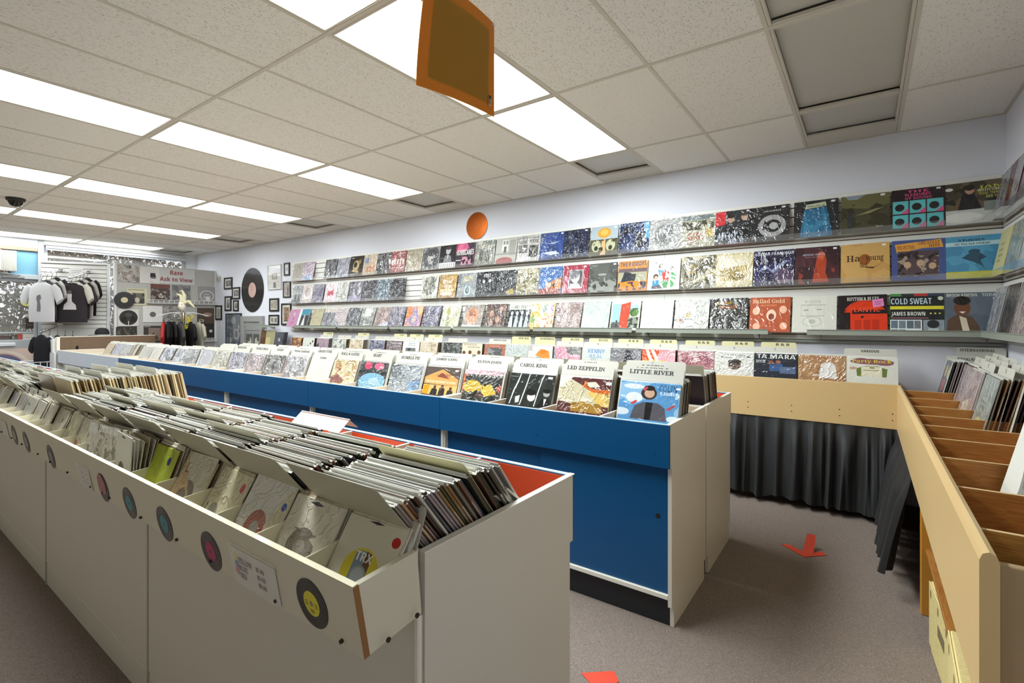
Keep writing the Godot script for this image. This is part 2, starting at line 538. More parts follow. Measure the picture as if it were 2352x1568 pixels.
func build_ceiling() -> void:
	var root := Node3D.new(); root.name = "ceiling"; root.set_meta("kind", "structure"); add_child(root)
	var slab := MB.new(); slab.span(Vector3(XW - 0.2, HC + 0.15, -0.15), Vector3(XR + 0.15, HC + 0.25, ZF + 0.15))
	obj("slab", slab, M.white_paint, root)
	# lay-in tiles: shared meshes, a few prints
	var cache := {}
	var r := RandomNumberGenerator.new(); r.seed = 3
	for k in range(-1, 21):
		var xa := -PITCH * k; var xb := xa - PITCH
		if k == -1: xa = XR; xb = 0.0
		xb = maxf(xb, XW)
		xa = minf(xa, XR)
		if xa - xb < 0.05: continue
		for j in 6:
			if lamp_at(k, j) != "": continue
			var za: float = ROWS[j]; var zb: float = ROWS[j + 1]
			var kind: int = 0 if j >= 2 and r.randf() < 0.8 else (1 if r.randf() < 0.5 else 2)
			if j == 0: kind = 2
			if j == 1 and k < 4: kind = 1 if r.randf() < 0.4 else 2
			var key := "%.2f %.2f %d" % [xa - xb, zb - za, kind]
			if not cache.has(key):
				var b := MB.new()
				var w := xa - xb - 0.006; var d := zb - za - 0.006
				b.box(Vector3(0, 0.008, 0), Vector3(w, 0.014, d), 0.003)
				var h := Vector3(w / 2 - 0.003, 0.0006, d / 2 - 0.003)
				var um := 1.0 if j > 0 else d / 1.219
				b.quad(Vector3(-h.x, h.y, -h.z), Vector3(h.x, h.y, -h.z), Vector3(h.x, h.y, h.z), Vector3(-h.x, h.y, h.z), Vector2(0, 0), Vector2(0, 1), Vector2(um, 1), Vector2(um, 0))
				cache[key] = b.mesh(M.tile[kind])
			var o := show_mesh("tile", cache[key], root)
			o.position = Vector3((xa + xb) / 2, HC, (za + zb) / 2)
			if r.randf() < 0.5: o.rotation.y = PI
	# tees
	for j in range(1, 6):
		var b := MB.new(); b.box(Vector3((XR + XW) / 2, HC - 0.001, ROWS[j]), Vector3(XR - XW, 0.006, 0.024), 0.0015)
		obj("main_tee", b, M.tee, root)
	for k in range(0, 21):
		for j in 6:
			var b := MB.new(); b.box(Vector3(0, 0, 0), Vector3(0.022, 0.005, ROWS[j + 1] - ROWS[j] - 0.024), 0.0012)
			var o := obj("cross_tee", b, M.tee, root)
			o.position = Vector3(-PITCH * k, HC - 0.0005, (ROWS[j] + ROWS[j + 1]) / 2)
	var a := MB.new()
	a.span(Vector3(XW, HC - 0.004, 0), Vector3(XR, HC + 0.004, 0.022)); a.span(Vector3(XR - 0.022, HC - 0.004, 0.022), Vector3(XR, HC + 0.004, ZF))
	obj("wall_angle", a, M.tee, root)

func lamp_at(k: int, j: int) -> String:
	if k in [0, 3, 7, 11, 15, 19]:
		if k == 0: return "off" if j <= 2 else ""
		if j == 0: return "blank"
		if j <= 3: return "on"
	return ""

var lamp_energy := 1.0
func build_lamps() -> void:
	var words := {3: "lamp row by the hanging yellow sheet", 7: "second lamp row from the hanging sheet", 11: "third lamp row from the hanging sheet", 15: "fourth lamp row from the hanging sheet", 19: "lamp row nearest the shop window"}
	var place := ["", "next to the record wall", "second from the wall", "third from the wall", "fourth from the wall"]
	for k in [0, 3, 7, 11, 15, 19]:
		for j in 5:
			var kind := lamp_at(k, j)
			if kind == "": continue
			var za: float = ROWS[j] + 0.014; var zb: float = ROWS[j + 1] - 0.014
			if j == 0: za = 0.28
			var at := Vector3(-PITCH * (k + 0.5), HC, (za + zb) / 2)
			var w := PITCH - 0.024; var d := zb - za
			var label := ""
			if kind == "on":
				label = "lit light of the %s, %s" % [words[k], place[j]]
			elif kind == "off":
				label = ["short unlit light panel over the corner, next to the record wall", "large unlit grey light panel over the corner shelves", "unlit grey light panel nearest the camera, beyond the large one"][j]
			else:
				label = "short grey blank panel between the record wall and the %s" % ["lamps by the hanging sheet", "second lamp row", "third lamp row", "fourth lamp row", "window lamp row"][[3, 7, 11, 15, 19].find(k)]
			var t := thing("ceiling_light" if kind != "blank" else "light_panel", label, "ceiling light", at, 0.0, "troffer lights in the ceiling grid")
			var f := MB.new()
			for s in [-1.0, 1.0]:
				f.box(Vector3(s * (w / 2 - 0.008), 0.006, 0), Vector3(0.016, 0.02, d), 0.003)
				f.box(Vector3(0, 0.006, s * (d / 2 - 0.008)), Vector3(w - 0.032, 0.02, 0.016), 0.003)
			f.span(Vector3(-w / 2, 0.06, -d / 2), Vector3(w / 2, 0.065, d / 2))
			obj("frame", f, M.tee, t)
			var l := MB.new()
			var lift := 0.008 if kind == "on" else 0.028
			l.box(Vector3(0, lift, 0), Vector3(w - 0.03, 0.004, d - 0.03))
			obj("diffuser", l, M.lamp if kind == "on" else M.lens_off, t)
			if kind == "on":
				var al := AreaLight3D.new()
				al.name = "light"
				al.area_size = Vector2(w - 0.034, d - 0.034); al.area_normalize_energy = true
				al.light_energy = lamp_energy * float({3: 1.0, 7: 0.68, 11: 0.52, 15: 0.42, 19: 0.3}[k]) * (0.8 if j == 4 else 1.0); al.light_color = Color(0.95, 0.985, 1.0)
				al.area_range = 20.0; al.area_attenuation = 2.0; al.shadow_enabled = true
				t.add_child(al, true)
				al.position = Vector3(0, 0.004, 0); al.rotation.x = -PI / 2
			if j == 0:
				var s := MB.new(); s.span(Vector3(-w / 2, -0.002, -za + 0.022 - d / 2 + 0.002), Vector3(w / 2, 0.01, -d / 2 - 0.004), 0.002)
				obj("filler_strip", s, M.tee, t)

func build_shell() -> void:
	var f := MB.new(); f.span(Vector3(XW - 0.2, -0.12, -0.15), Vector3(XR + 0.15, 0, ZF + 0.15)); struct("floor", f, M.floor)
	var w := MB.new(); w.span(Vector3(XW - 0.2, 0, -0.15), Vector3(XR + 0.15, HC + 0.15, 0)); struct("wall_back", w, M.wall)
	w = MB.new(); w.span(Vector3(XR, 0, 0), Vector3(XR + 0.15, HC + 0.15, ZF + 0.15)); struct("wall_right", w, M.wall)
	w = MB.new(); w.span(Vector3(XW - 0.2, 0, ZF), Vector3(XR, HC + 0.15, ZF + 0.15)); struct("wall_front", w, paint("b9b4a8", 0.8))
	# the wall of the shop window: pier, sill, mullions, head
	w = MB.new()
	var xo := XW - 0.16
	w.span(Vector3(xo, 0, 0), Vector3(XW, HC + 0.15, 0.22)); w.span(Vector3(xo, 0, 0.22), Vector3(XW, 0.45, 2.45))
	w.span(Vector3(xo, 0, 3.52), Vector3(XW, HC + 0.15, 3.7)); w.span(Vector3(xo, 0, 3.7), Vector3(XW, 0.45, 6.5))
	w.span(Vector3(xo, 0, 6.5), Vector3(XW, HC + 0.15, ZF)); w.span(Vector3(xo, 2.72, 3.7), Vector3(XW, HC + 0.15, 6.5))
	w.span(Vector3(xo, 2.8, 0.22), Vector3(XW, HC + 0.15, 2.45))
	struct("wall_left", w, M.white_paint)
	# window 1, behind the two display boards
	window(1, 0.22, 2.45, 0.45, 2.8)
	window(2, 3.7, 6.5, 0.45, 2.72)
	# roller blind rolled up at the head of window 1
	var bl := thing("roller_blind", "rolled up grey blind along the head of the shop window", "blind", Vector3(XW + 0.06, 2.735, 1.335))
	var m := MB.new(); m.cyl(Vector3(0, 0, -1.1), Vector3(0, 0, 1.1), 0.032, 14); obj("roll", m, paint("c9cacb", 0.5), bl)
	m = MB.new(); m.box(Vector3(0.0, -0.045, 0), Vector3(0.014, 0.03, 2.2), 0.004); obj("bottom_bar", m, M.alu_paint, bl)
	m = MB.new(); m.box(Vector3(0.005, 0.04, 0), Vector3(0.09, 0.02, 2.24), 0.003); obj("head_rail", m, M.white_paint, bl)

func window(k: int, za: float, zb: float, ya: float, yb: float) -> void:
	var root := Node3D.new(); root.name = "window_%d" % k; root.set_meta("kind", "structure"); add_child(root)
	var x := XW - 0.06
	var f := MB.new()
	f.span(Vector3(x - 0.04, ya, za), Vector3(x + 0.05, yb, za + 0.05), 0.004); f.span(Vector3(x - 0.04, ya, zb - 0.05), Vector3(x + 0.05, yb, zb), 0.004)
	f.span(Vector3(x - 0.04, ya, za + 0.05), Vector3(x + 0.05, ya + 0.05, zb - 0.05), 0.004); f.span(Vector3(x - 0.04, yb - 0.05, za + 0.05), Vector3(x + 0.05, yb, zb - 0.05), 0.004)
	obj("window_frame", f, M.alu_paint, root)
	var p := MB.new(); p.span(Vector3(x, ya + 0.05, za + 0.05), Vector3(x + 0.006, yb - 0.05, zb - 0.05)); obj("pane", p, M.pane, root)

func build_door() -> void:
	var root := Node3D.new(); root.name = "door_1"; root.set_meta("kind", "structure"); add_child(root)
	var x := XW - 0.05
	var za := 2.53; var zb := 3.44
	var f := MB.new()
	f.span(Vector3(x - 0.06, 0, 2.45), Vector3(x + 0.06, HC, 2.53), 0.004); f.span(Vector3(x - 0.06, 0, 3.44), Vector3(x + 0.06, HC, 3.52), 0.004)
	f.span(Vector3(x - 0.06, 2.14, 2.53), Vector3(x + 0.06, 2.22, 3.44), 0.004)
	obj("door_frame", f, M.alu_paint, root)
	var d := MB.new()
	d.span(Vector3(x - 0.022, 0.02, za + 0.005), Vector3(x + 0.022, 2.135, za + 0.05), 0.004); d.span(Vector3(x - 0.022, 0.02, zb - 0.07), Vector3(x + 0.022, 2.135, zb - 0.005), 0.004)
	d.span(Vector3(x - 0.022, 0.02, za + 0.05), Vector3(x + 0.022, 0.2, zb - 0.07), 0.004); d.span(Vector3(x - 0.022, 0.93, za + 0.05), Vector3(x + 0.022, 1.08, zb - 0.07), 0.004)
	d.span(Vector3(x - 0.022, 2.09, za + 0.05), Vector3(x + 0.022, 2.135, zb - 0.07), 0.004)
	obj("door_leaf", d, M.alu_paint, root)
	var p := MB.new(); p.span(Vector3(x - 0.003, 1.08, za + 0.05), Vector3(x + 0.003, 2.09, zb - 0.07)); obj("upper_pane", p, M.pane, root)
	p = MB.new(); p.span(Vector3(x - 0.003, 0.2, za + 0.05), Vector3(x + 0.003, 0.93, zb - 0.07)); obj("lower_pane", p, M.pane, root)
	var h := MB.new(); h.box(Vector3(x + 0.05, 1.0, 3.02), Vector3(0.03, 0.06, 0.42), 0.008); h.box(Vector3(x + 0.03, 0.985, 3.02), Vector3(0.03, 0.03, 0.36)); obj("push_bar", h, paint("d9dcdd", 0.35), root)
	h = MB.new(); h.box(Vector3(x + 0.045, 2.17, 2.84), Vector3(0.05, 0.05, 0.28), 0.01); h.tube([Vector3(x + 0.06, 2.2, 2.75), Vector3(x + 0.16, 2.22, 2.95), Vector3(x + 0.05, 2.22, 3.1)], 0.008, 6); obj("door_closer", h, paint("8e9092", 0.4), root)
	h = MB.new(); h.box(Vector3(x + 0.01, 1.2, 3.0), Vector3(0.02, 0.03, 0.84), 0.004); obj("glazing_bar", h, M.alu_paint, root)
	# transom above the door: beam, blue infill, air conditioner
	var b := MB.new(); b.span(Vector3(x - 0.05, 2.64, 2.53), Vector3(x + 0.05, 2.7, 3.44), 0.004); obj("beam", b, paint("a98d7b", 0.7), root)
	b = MB.new(); b.span(Vector3(x - 0.02, 2.22, 2.53), Vector3(x + 0.0, 2.64, 2.86), 0.003); obj("blue_infill", b, paint("6fa1b8", 0.5), root)
	b = MB.new(); b.span(Vector3(x - 0.03, 2.7, 2.53), Vector3(x + 0.05, HC, 3.44), 0.003); obj("head_panel", b, paint("dfe4ec", 0.6), root)
	var ac := thing("air_conditioner", "beige window air conditioner fixed above the glass door", "air conditioner", Vector3(x + 0.06, 2.26, 3.1))
	b = MB.new(); b.span(Vector3(-0.3, 0.0, -0.1), Vector3(0.14, 0.355, 0.34), 0.01); obj("body", b, paint("d5d3cb", 0.5), ac)
	b = MB.new(); b.span(Vector3(-0.02, 0.0, -0.29), Vector3(0.08, 0.35, -0.1), 0.006)
	obj("side_curtain", b, paint("c3c1b9", 0.5), ac)
	for k in 9:
		b = MB.new(); b.box(Vector3(0.082, 0.175, -0.275 + k * 0.02), Vector3(0.008, 0.31, 0.008), 0.002); obj("pleat", b, paint("b2b0a8", 0.5), ac)
	b = MB.new(); b.box(Vector3(0.142, 0.13, 0.12), Vector3(0.008, 0.2, 0.4), 0.003); obj("grille_back", b, paint("8c8a84", 0.6), ac)
	for k in 12:
		b = MB.new(); b.box(Vector3(0.148, 0.04 + k * 0.016, 0.12), Vector3(0.006, 0.006, 0.4), 0.002); obj("grille_slat", b, paint("b0aea6", 0.5), ac)
	for k in 6:
		b = MB.new(); b.box(Vector3(0.143, 0.3, -0.05 + k * 0.065), Vector3(0.012, 0.05, 0.05), 0.004); obj("outlet_vane", b, paint("55534e", 0.6), ac)

func build_outside() -> void:
	var g := MB.new(); g.span(Vector3(-70, -0.3, -40), Vector3(XW - 0.16, -0.16, 45)); struct("ground", g, paint("a59b8f", 0.9))
	g = MB.new(); g.span(Vector3(-70, -0.16, -40), Vector3(-34, -0.1, 45)); struct("lawn", g, paint("97935a", 0.95))
	# sidewalk canopy post and trees across the road
	var r := RandomNumberGenerator.new(); r.seed = 77
	var spots := [[-38.0, 3.5, 8.0, 0], [-36.0, -3.5, 9.0, 1], [-40.0, -9.0, 10.0, 1], [-37.0, 7.8, 9.0, 1], [-42.0, 0.0, 11.0, 0], [-39.0, -15.0, 10.0, 1], [-44.0, 5.5, 12.0, 0], [-43.0, -6.0, 12.0, 0], [-41.0, 12.0, 9.0, 1]]
	var names := ["bare brown tree straight across the road behind the glass door", "brown leafed tree seen over the rack of shirts", "brown leafed tree seen over the handwritten sign board", "brown tree at the far edge behind the door glass", "tall bare tree behind the others, over the shirts", "brown tree seen at the corner end of the shop window", "tall bare tree behind the parked car", "tall bare tree behind the sign board", "brown tree left of the door, across the road"]
	for k in spots.size():
		var s: Array = spots[k]
		var t := thing("street_tree", names[k], "tree", Vector3(s[0], -0.2, s[1]), 0.0, "trees across the road")
		var b := MB.new()
		var lf := MB.new()
		branch(b, lf, Vector3.ZERO, Vector3(r.randf_range(-0.08, 0.08), 1, r.randf_range(-0.08, 0.08)), s[2] * 0.34, 0.16, 0, r, s[3])
		obj("trunk", b, paint("6b5444", 0.9), t)
		var o := obj("crown", lf, M.leaf, t)
		o.set_meta("kind", "stuff")
	for k in 3:
		var t := thing("yellow_shrub", ["round yellow shrub behind the white car", "yellow shrub left of the white car", "low yellow shrub beyond the car"][k], "shrub", Vector3(-33.0 - k, -0.12, 3.1 + [0.2, 1.6, -1.2][k]), 0.0, "yellow shrubs across the road")
		var lf := MB.new()
		for q in 700:
			var d := Vector3(r.randfn(), absf(r.randfn()) * 0.8, r.randfn()).normalized() * Vector3(0.9, 0.8, 1.1) * pow(r.randf(), 0.3)
			leaf(lf, d, 0.12, r, [srgb("c8b02e"), srgb("9d8c2b"), srgb("dcc746")][q % 3])
		var o := obj("foliage", lf, M.leaf, t); o.set_meta("kind", "stuff")
	for k in 9:
		var t := thing("thicket", ["brown leafless thicket across the road, straight behind the door glass", "brown thicket to the left behind the door glass", "brown thicket behind the white car", "brown thicket beyond the shirts' corner", "brown thicket across the road behind the sign board", "brown thicket at the right edge of the shop window", "brown thicket far left across the road", "brown thicket farthest left across the road", "brown thicket between the car and the shirts"][k], "bushes", Vector3(-46.0 - (k % 3) * 1.5, -0.2, [3.4, 6.2, 4.6, 0.4, -4.0, -9.0, 10.0, 14.0, 1.8][k]), 0.0, "thickets across the road")
		var st := MB.new(); var lf := MB.new()
		for q in 26:
			var a := Vector3(r.randfn() * 1.1, 0, r.randfn() * 1.4)
			var e := a + Vector3(r.randfn() * 1.2, r.randf_range(2.5, 6.5), r.randfn() * 1.2)
			st.tube([a, a.lerp(e, 0.5) + Vector3(r.randfn(), 0, r.randfn()) * 0.25, e], 0.05, 4, 0.012)
		for q in 2600:
			leaf(lf, Vector3(r.randfn() * 1.2, pow(r.randf(), 1.1) * 7.0, r.randfn() * 1.7), r.randf_range(0.1, 0.26), r, [srgb("a08468"), srgb("7c6450"), srgb("b59a80"), srgb("86785a")][q % 4])
		obj("stems", st, paint("7c6350", 0.9), t)
		var o := obj("twigs", lf, M.leaf, t); o.set_meta("kind", "stuff")
	build_car()

func leaf(b: MB, at: Vector3, s: float, r: RandomNumberGenerator, c: Color) -> void:
	var u := Vector3(r.randfn(), r.randfn(), r.randfn()).normalized() * s
	var w := u.cross(Vector3(r.randfn(), r.randfn(), r.randfn())).normalized() * s * 0.5
	b.col = c
	b.quad(at - u, at + w, at + u, at - w)

func branch(b: MB, lf: MB, at: Vector3, d: Vector3, l: float, r0: float, depth: int, r: RandomNumberGenerator, leafy: int) -> void:
	d = d.normalized()
	var mid := at + d * l * 0.5 + Vector3(r.randfn(), r.randfn(), r.randfn()) * l * 0.05
	var end := at + d * l
	b.tube([at, mid, end], r0, 6 if depth < 2 else 4, r0 * 0.62)
	if depth >= 2:
		for q in [5, 16][leafy]:
			leaf(lf, end.lerp(at, r.randf() * 0.7) + Vector3(r.randfn(), r.randfn(), r.randfn()) * 0.34, r.randf_range(0.06, 0.16), r, [srgb("8d6a45"), srgb("6d6a3c"), srgb("a3845c"), srgb("7a5436")][q % 4])
	if depth < 4:
		for q in 3 if depth < 3 else 2:
			var nd := (d + Vector3(r.randfn(), r.randf_range(-0.1, 0.5), r.randfn()) * 0.55).normalized()
			branch(b, lf, at.lerp(end, r.randf_range(0.6, 1.0)), nd, l * r.randf_range(0.55, 0.8), r0 * 0.6, depth + 1, r, leafy)

func build_car() -> void:
	# a white hatchback parked across the road, side on
	var t := thing("car", "white hatchback parked across the road behind the glass door", "car", Vector3(-25.0, -0.16, 3.25), 90.0 * PI / 180.0)
	var prof := PackedVector2Array([Vector2(-2.0, 0.3), Vector2(2.05, 0.3), Vector2(2.1, 0.55), Vector2(1.95, 0.8), Vector2(1.1, 0.95), Vector2(-1.9, 0.98), Vector2(-2.08, 0.85), Vector2(-2.08, 0.45)])
	var b := MB.new(); b.xf.origin = Vector3(0, 0, -0.82); b.prism(prof, 1.64)
	obj("body", b, paint("e4e4e2", 0.25), t)
	b = MB.new(); b.xf.origin = Vector3(0, 0, -0.72)
	b.prism(PackedVector2Array([Vector2(-1.95, 0.95), Vector2(1.15, 0.93), Vector2(0.45, 1.42), Vector2(0.2, 1.48), Vector2(-1.4, 1.48), Vector2(-1.6, 1.44)]), 1.44)
	obj("cabin", b, paint("dededc", 0.25), t)
	for s in [-1.0, 1.0]:
		for w in [[Vector2(-0.2, 0.99), Vector2(0.93, 0.99), Vector2(0.36, 1.4), Vector2(-0.2, 1.42)], [Vector2(-1.55, 1.0), Vector2(-0.3, 0.99), Vector2(-0.3, 1.42), Vector2(-1.35, 1.42)]]:
			b = MB.new(); b.xf.origin = Vector3(0, 0, 0.715 if s > 0 else -0.735); b.prism(PackedVector2Array(w), 0.02)
			obj("side_window", b, paint("4b5257", 0.1), t)
		for x in [-1.3, 1.35]:
			b = MB.new(); b.cyl(Vector3(x, 0.31, s * 0.66), Vector3(x, 0.31, s * 0.84), 0.31, 20)
			var tyre := obj("wheel", b, paint("222222", 0.8), t)
			b = MB.new(); b.cyl(Vector3(x, 0.31, s * 0.83), Vector3(x, 0.31, s * 0.85), 0.18, 14); obj("hub_cap", b, metal("b5b5b5", 0.4), tyre)

# ---------------------------------------------------------------- the record wall
const SLAT := 0.0762
func slat_panel(label: String, at: Vector3, turn: float, w: float, top: float, bottom: float) -> void:
	# boards with dark slots between them; the face looks along +z before turning
	var t := thing("slatwall_panel", label, "slatwall", at, turn, "")
	var b := MB.new(); b.span(Vector3(0, bottom, 0.0), Vector3(w, top, 0.008)); obj("backing", b, M.groove, t)
	var y := top
	var mesh: ArrayMesh = null
	while y > bottom + 0.01:
		var h := minf(SLAT - 0.008, y - bottom)
		if mesh == null or h < SLAT - 0.01:
			b = MB.new(); b.span(Vector3(0.0008, -h, 0.008), Vector3(w - 0.0008, 0, 0.022), 0.002); mesh = b.mesh(M.slat)
		var o := show_mesh("slat", mesh, t); o.position.y = y
		y -= SLAT
	return

const RAIL_Y := [2.085, 1.700, 1.312]
func clear_rail(label: String, at: Vector3, turn: float, w: float) -> void:
	var t := thing("display_rail", label, "shelf rail", at, turn, "clear rails that hold the records up")
	var b := MB.new()
	b.span(Vector3(0, -0.002, 0.022), Vector3(w, 0, 0.104)); b.span(Vector3(0, 0, 0.102), Vector3(w, 0.045, 0.104))
	obj("acrylic_tray", b, M.clear, t)
	b = MB.new(); b.span(Vector3(0, -0.010, 0.018), Vector3(w, -0.004, 0.024)); obj("slot_lip", b, M.groove, t)

func wire_shelf(label: String, at: Vector3, turn: float, w: float) -> void:
	var t := thing("wire_shelf", label, "shelf", at, turn, "wire shelves under the bottom row of records")
	var b := MB.new()
	var k := 0.0
	while k < w:
		b.box(Vector3(k + 0.01, -0.01, 0.075), Vector3(0.003, 0.003, 0.13)); k += 0.03
	for q in 5: b.box(Vector3(w / 2, -0.013, 0.015 + q * 0.03), Vector3(w, 0.003, 0.003))
	obj("wire_grid", b, M.wire, t)
	b = MB.new(); b.span(Vector3(0.005, -0.022, 0.138), Vector3(w - 0.02, 0.022, 0.143), 0.002); b.span(Vector3(0.005, 0.018, 0.143), Vector3(w - 0.02, 0.022, 0.149)); b.span(Vector3(0.005, -0.022, 0.143), Vector3(w - 0.02, -0.018, 0.149))
	obj("price_channel", b, M.grey_lip, t)
	for x in [0.1, w - 0.1]:
		b = MB.new(); b.prism(PackedVector2Array([Vector2(0.022, -0.06), Vector2(0.13, -0.02), Vector2(0.13, -0.014), Vector2(0.022, -0.014)]), 0.004)
		b.xf = Transform3D.IDENTITY
		var o := obj("bracket", b, M.grey_lip, t); o.transform = Transform3D(Basis(Vector3.UP, -PI / 2), Vector3(x, 0, 0))

func build_record_wall() -> void:
	var xs := [XR, -1.817, -4.259, -6.70, -8.46]
	var nm := ["white slatwall panel at the corner, behind the records with big pictures", "white slatwall panel second from the corner, under the copper disc's right side", "white slatwall panel third from the corner, left of the copper disc", "white slatwall panel farthest from the corner, beside the small black frames"]
	for k in 4: slat_panel(nm[k], Vector3(xs[k + 1], 0, 0), 0, xs[k] - xs[k + 1], 2.43, 1.25)
	var rows := ["top", "middle"]
	for r in 2:
		for k in 4:
			clear_rail("clear acrylic rail under the %s row on the %s" % [rows[r], ["corner panel", "second panel from the corner", "third panel from the corner", "panel by the small black frames"][k]], Vector3(xs[k + 1] + 0.004, RAIL_Y[r], 0), 0, xs[k] - xs[k + 1] - 0.008)
	var sx := [0.36, -0.86, -2.08, -3.3, -4.52, -5.74, -6.96, -8.18]
	var sp := ["below the crooner's portrait record by the corner", "below the white record with the line drawing", "below the white sleeve and the red tower record", "below the record of four men in a row", "fourth from the far end of the row", "third from the far end of the row", "second from the far end of the row", "at the far end of the row, beside the frames"]
	for k in 8:
		var w := 1.205 if k > 0 else 1.2
		wire_shelf("grey lipped wire shelf " + sp[k], Vector3(sx[k] - w + (0.24 if k == 0 else 0.0), RAIL_Y[2], 0.012), 0, w if k < 7 else 0.5)
	var band := MB.new(); band.span(Vector3(-8.46, 1.222, 0), Vector3(XR - 0.02, 1.246, 0.03), 0.004)
	var tr := struct("trim_1", band, M.grey_lip)
	# the right-hand wall carries the same panels
	slat_panel("white slatwall panel on the short wall beside the corner", Vector3(XR, 0, 0.025), -PI / 2, 2.4, 2.43, 1.25)
	for r in 2: clear_rail("clear acrylic rail under the %s row on the short wall" % rows[r], Vector3(XR, RAIL_Y[r], 0.12), -PI / 2, 2.2)
	wire_shelf("grey lipped wire shelf on the short wall, turning the corner", Vector3(XR - 0.012, RAIL_Y[2], 0.15), -PI / 2, 2.2)

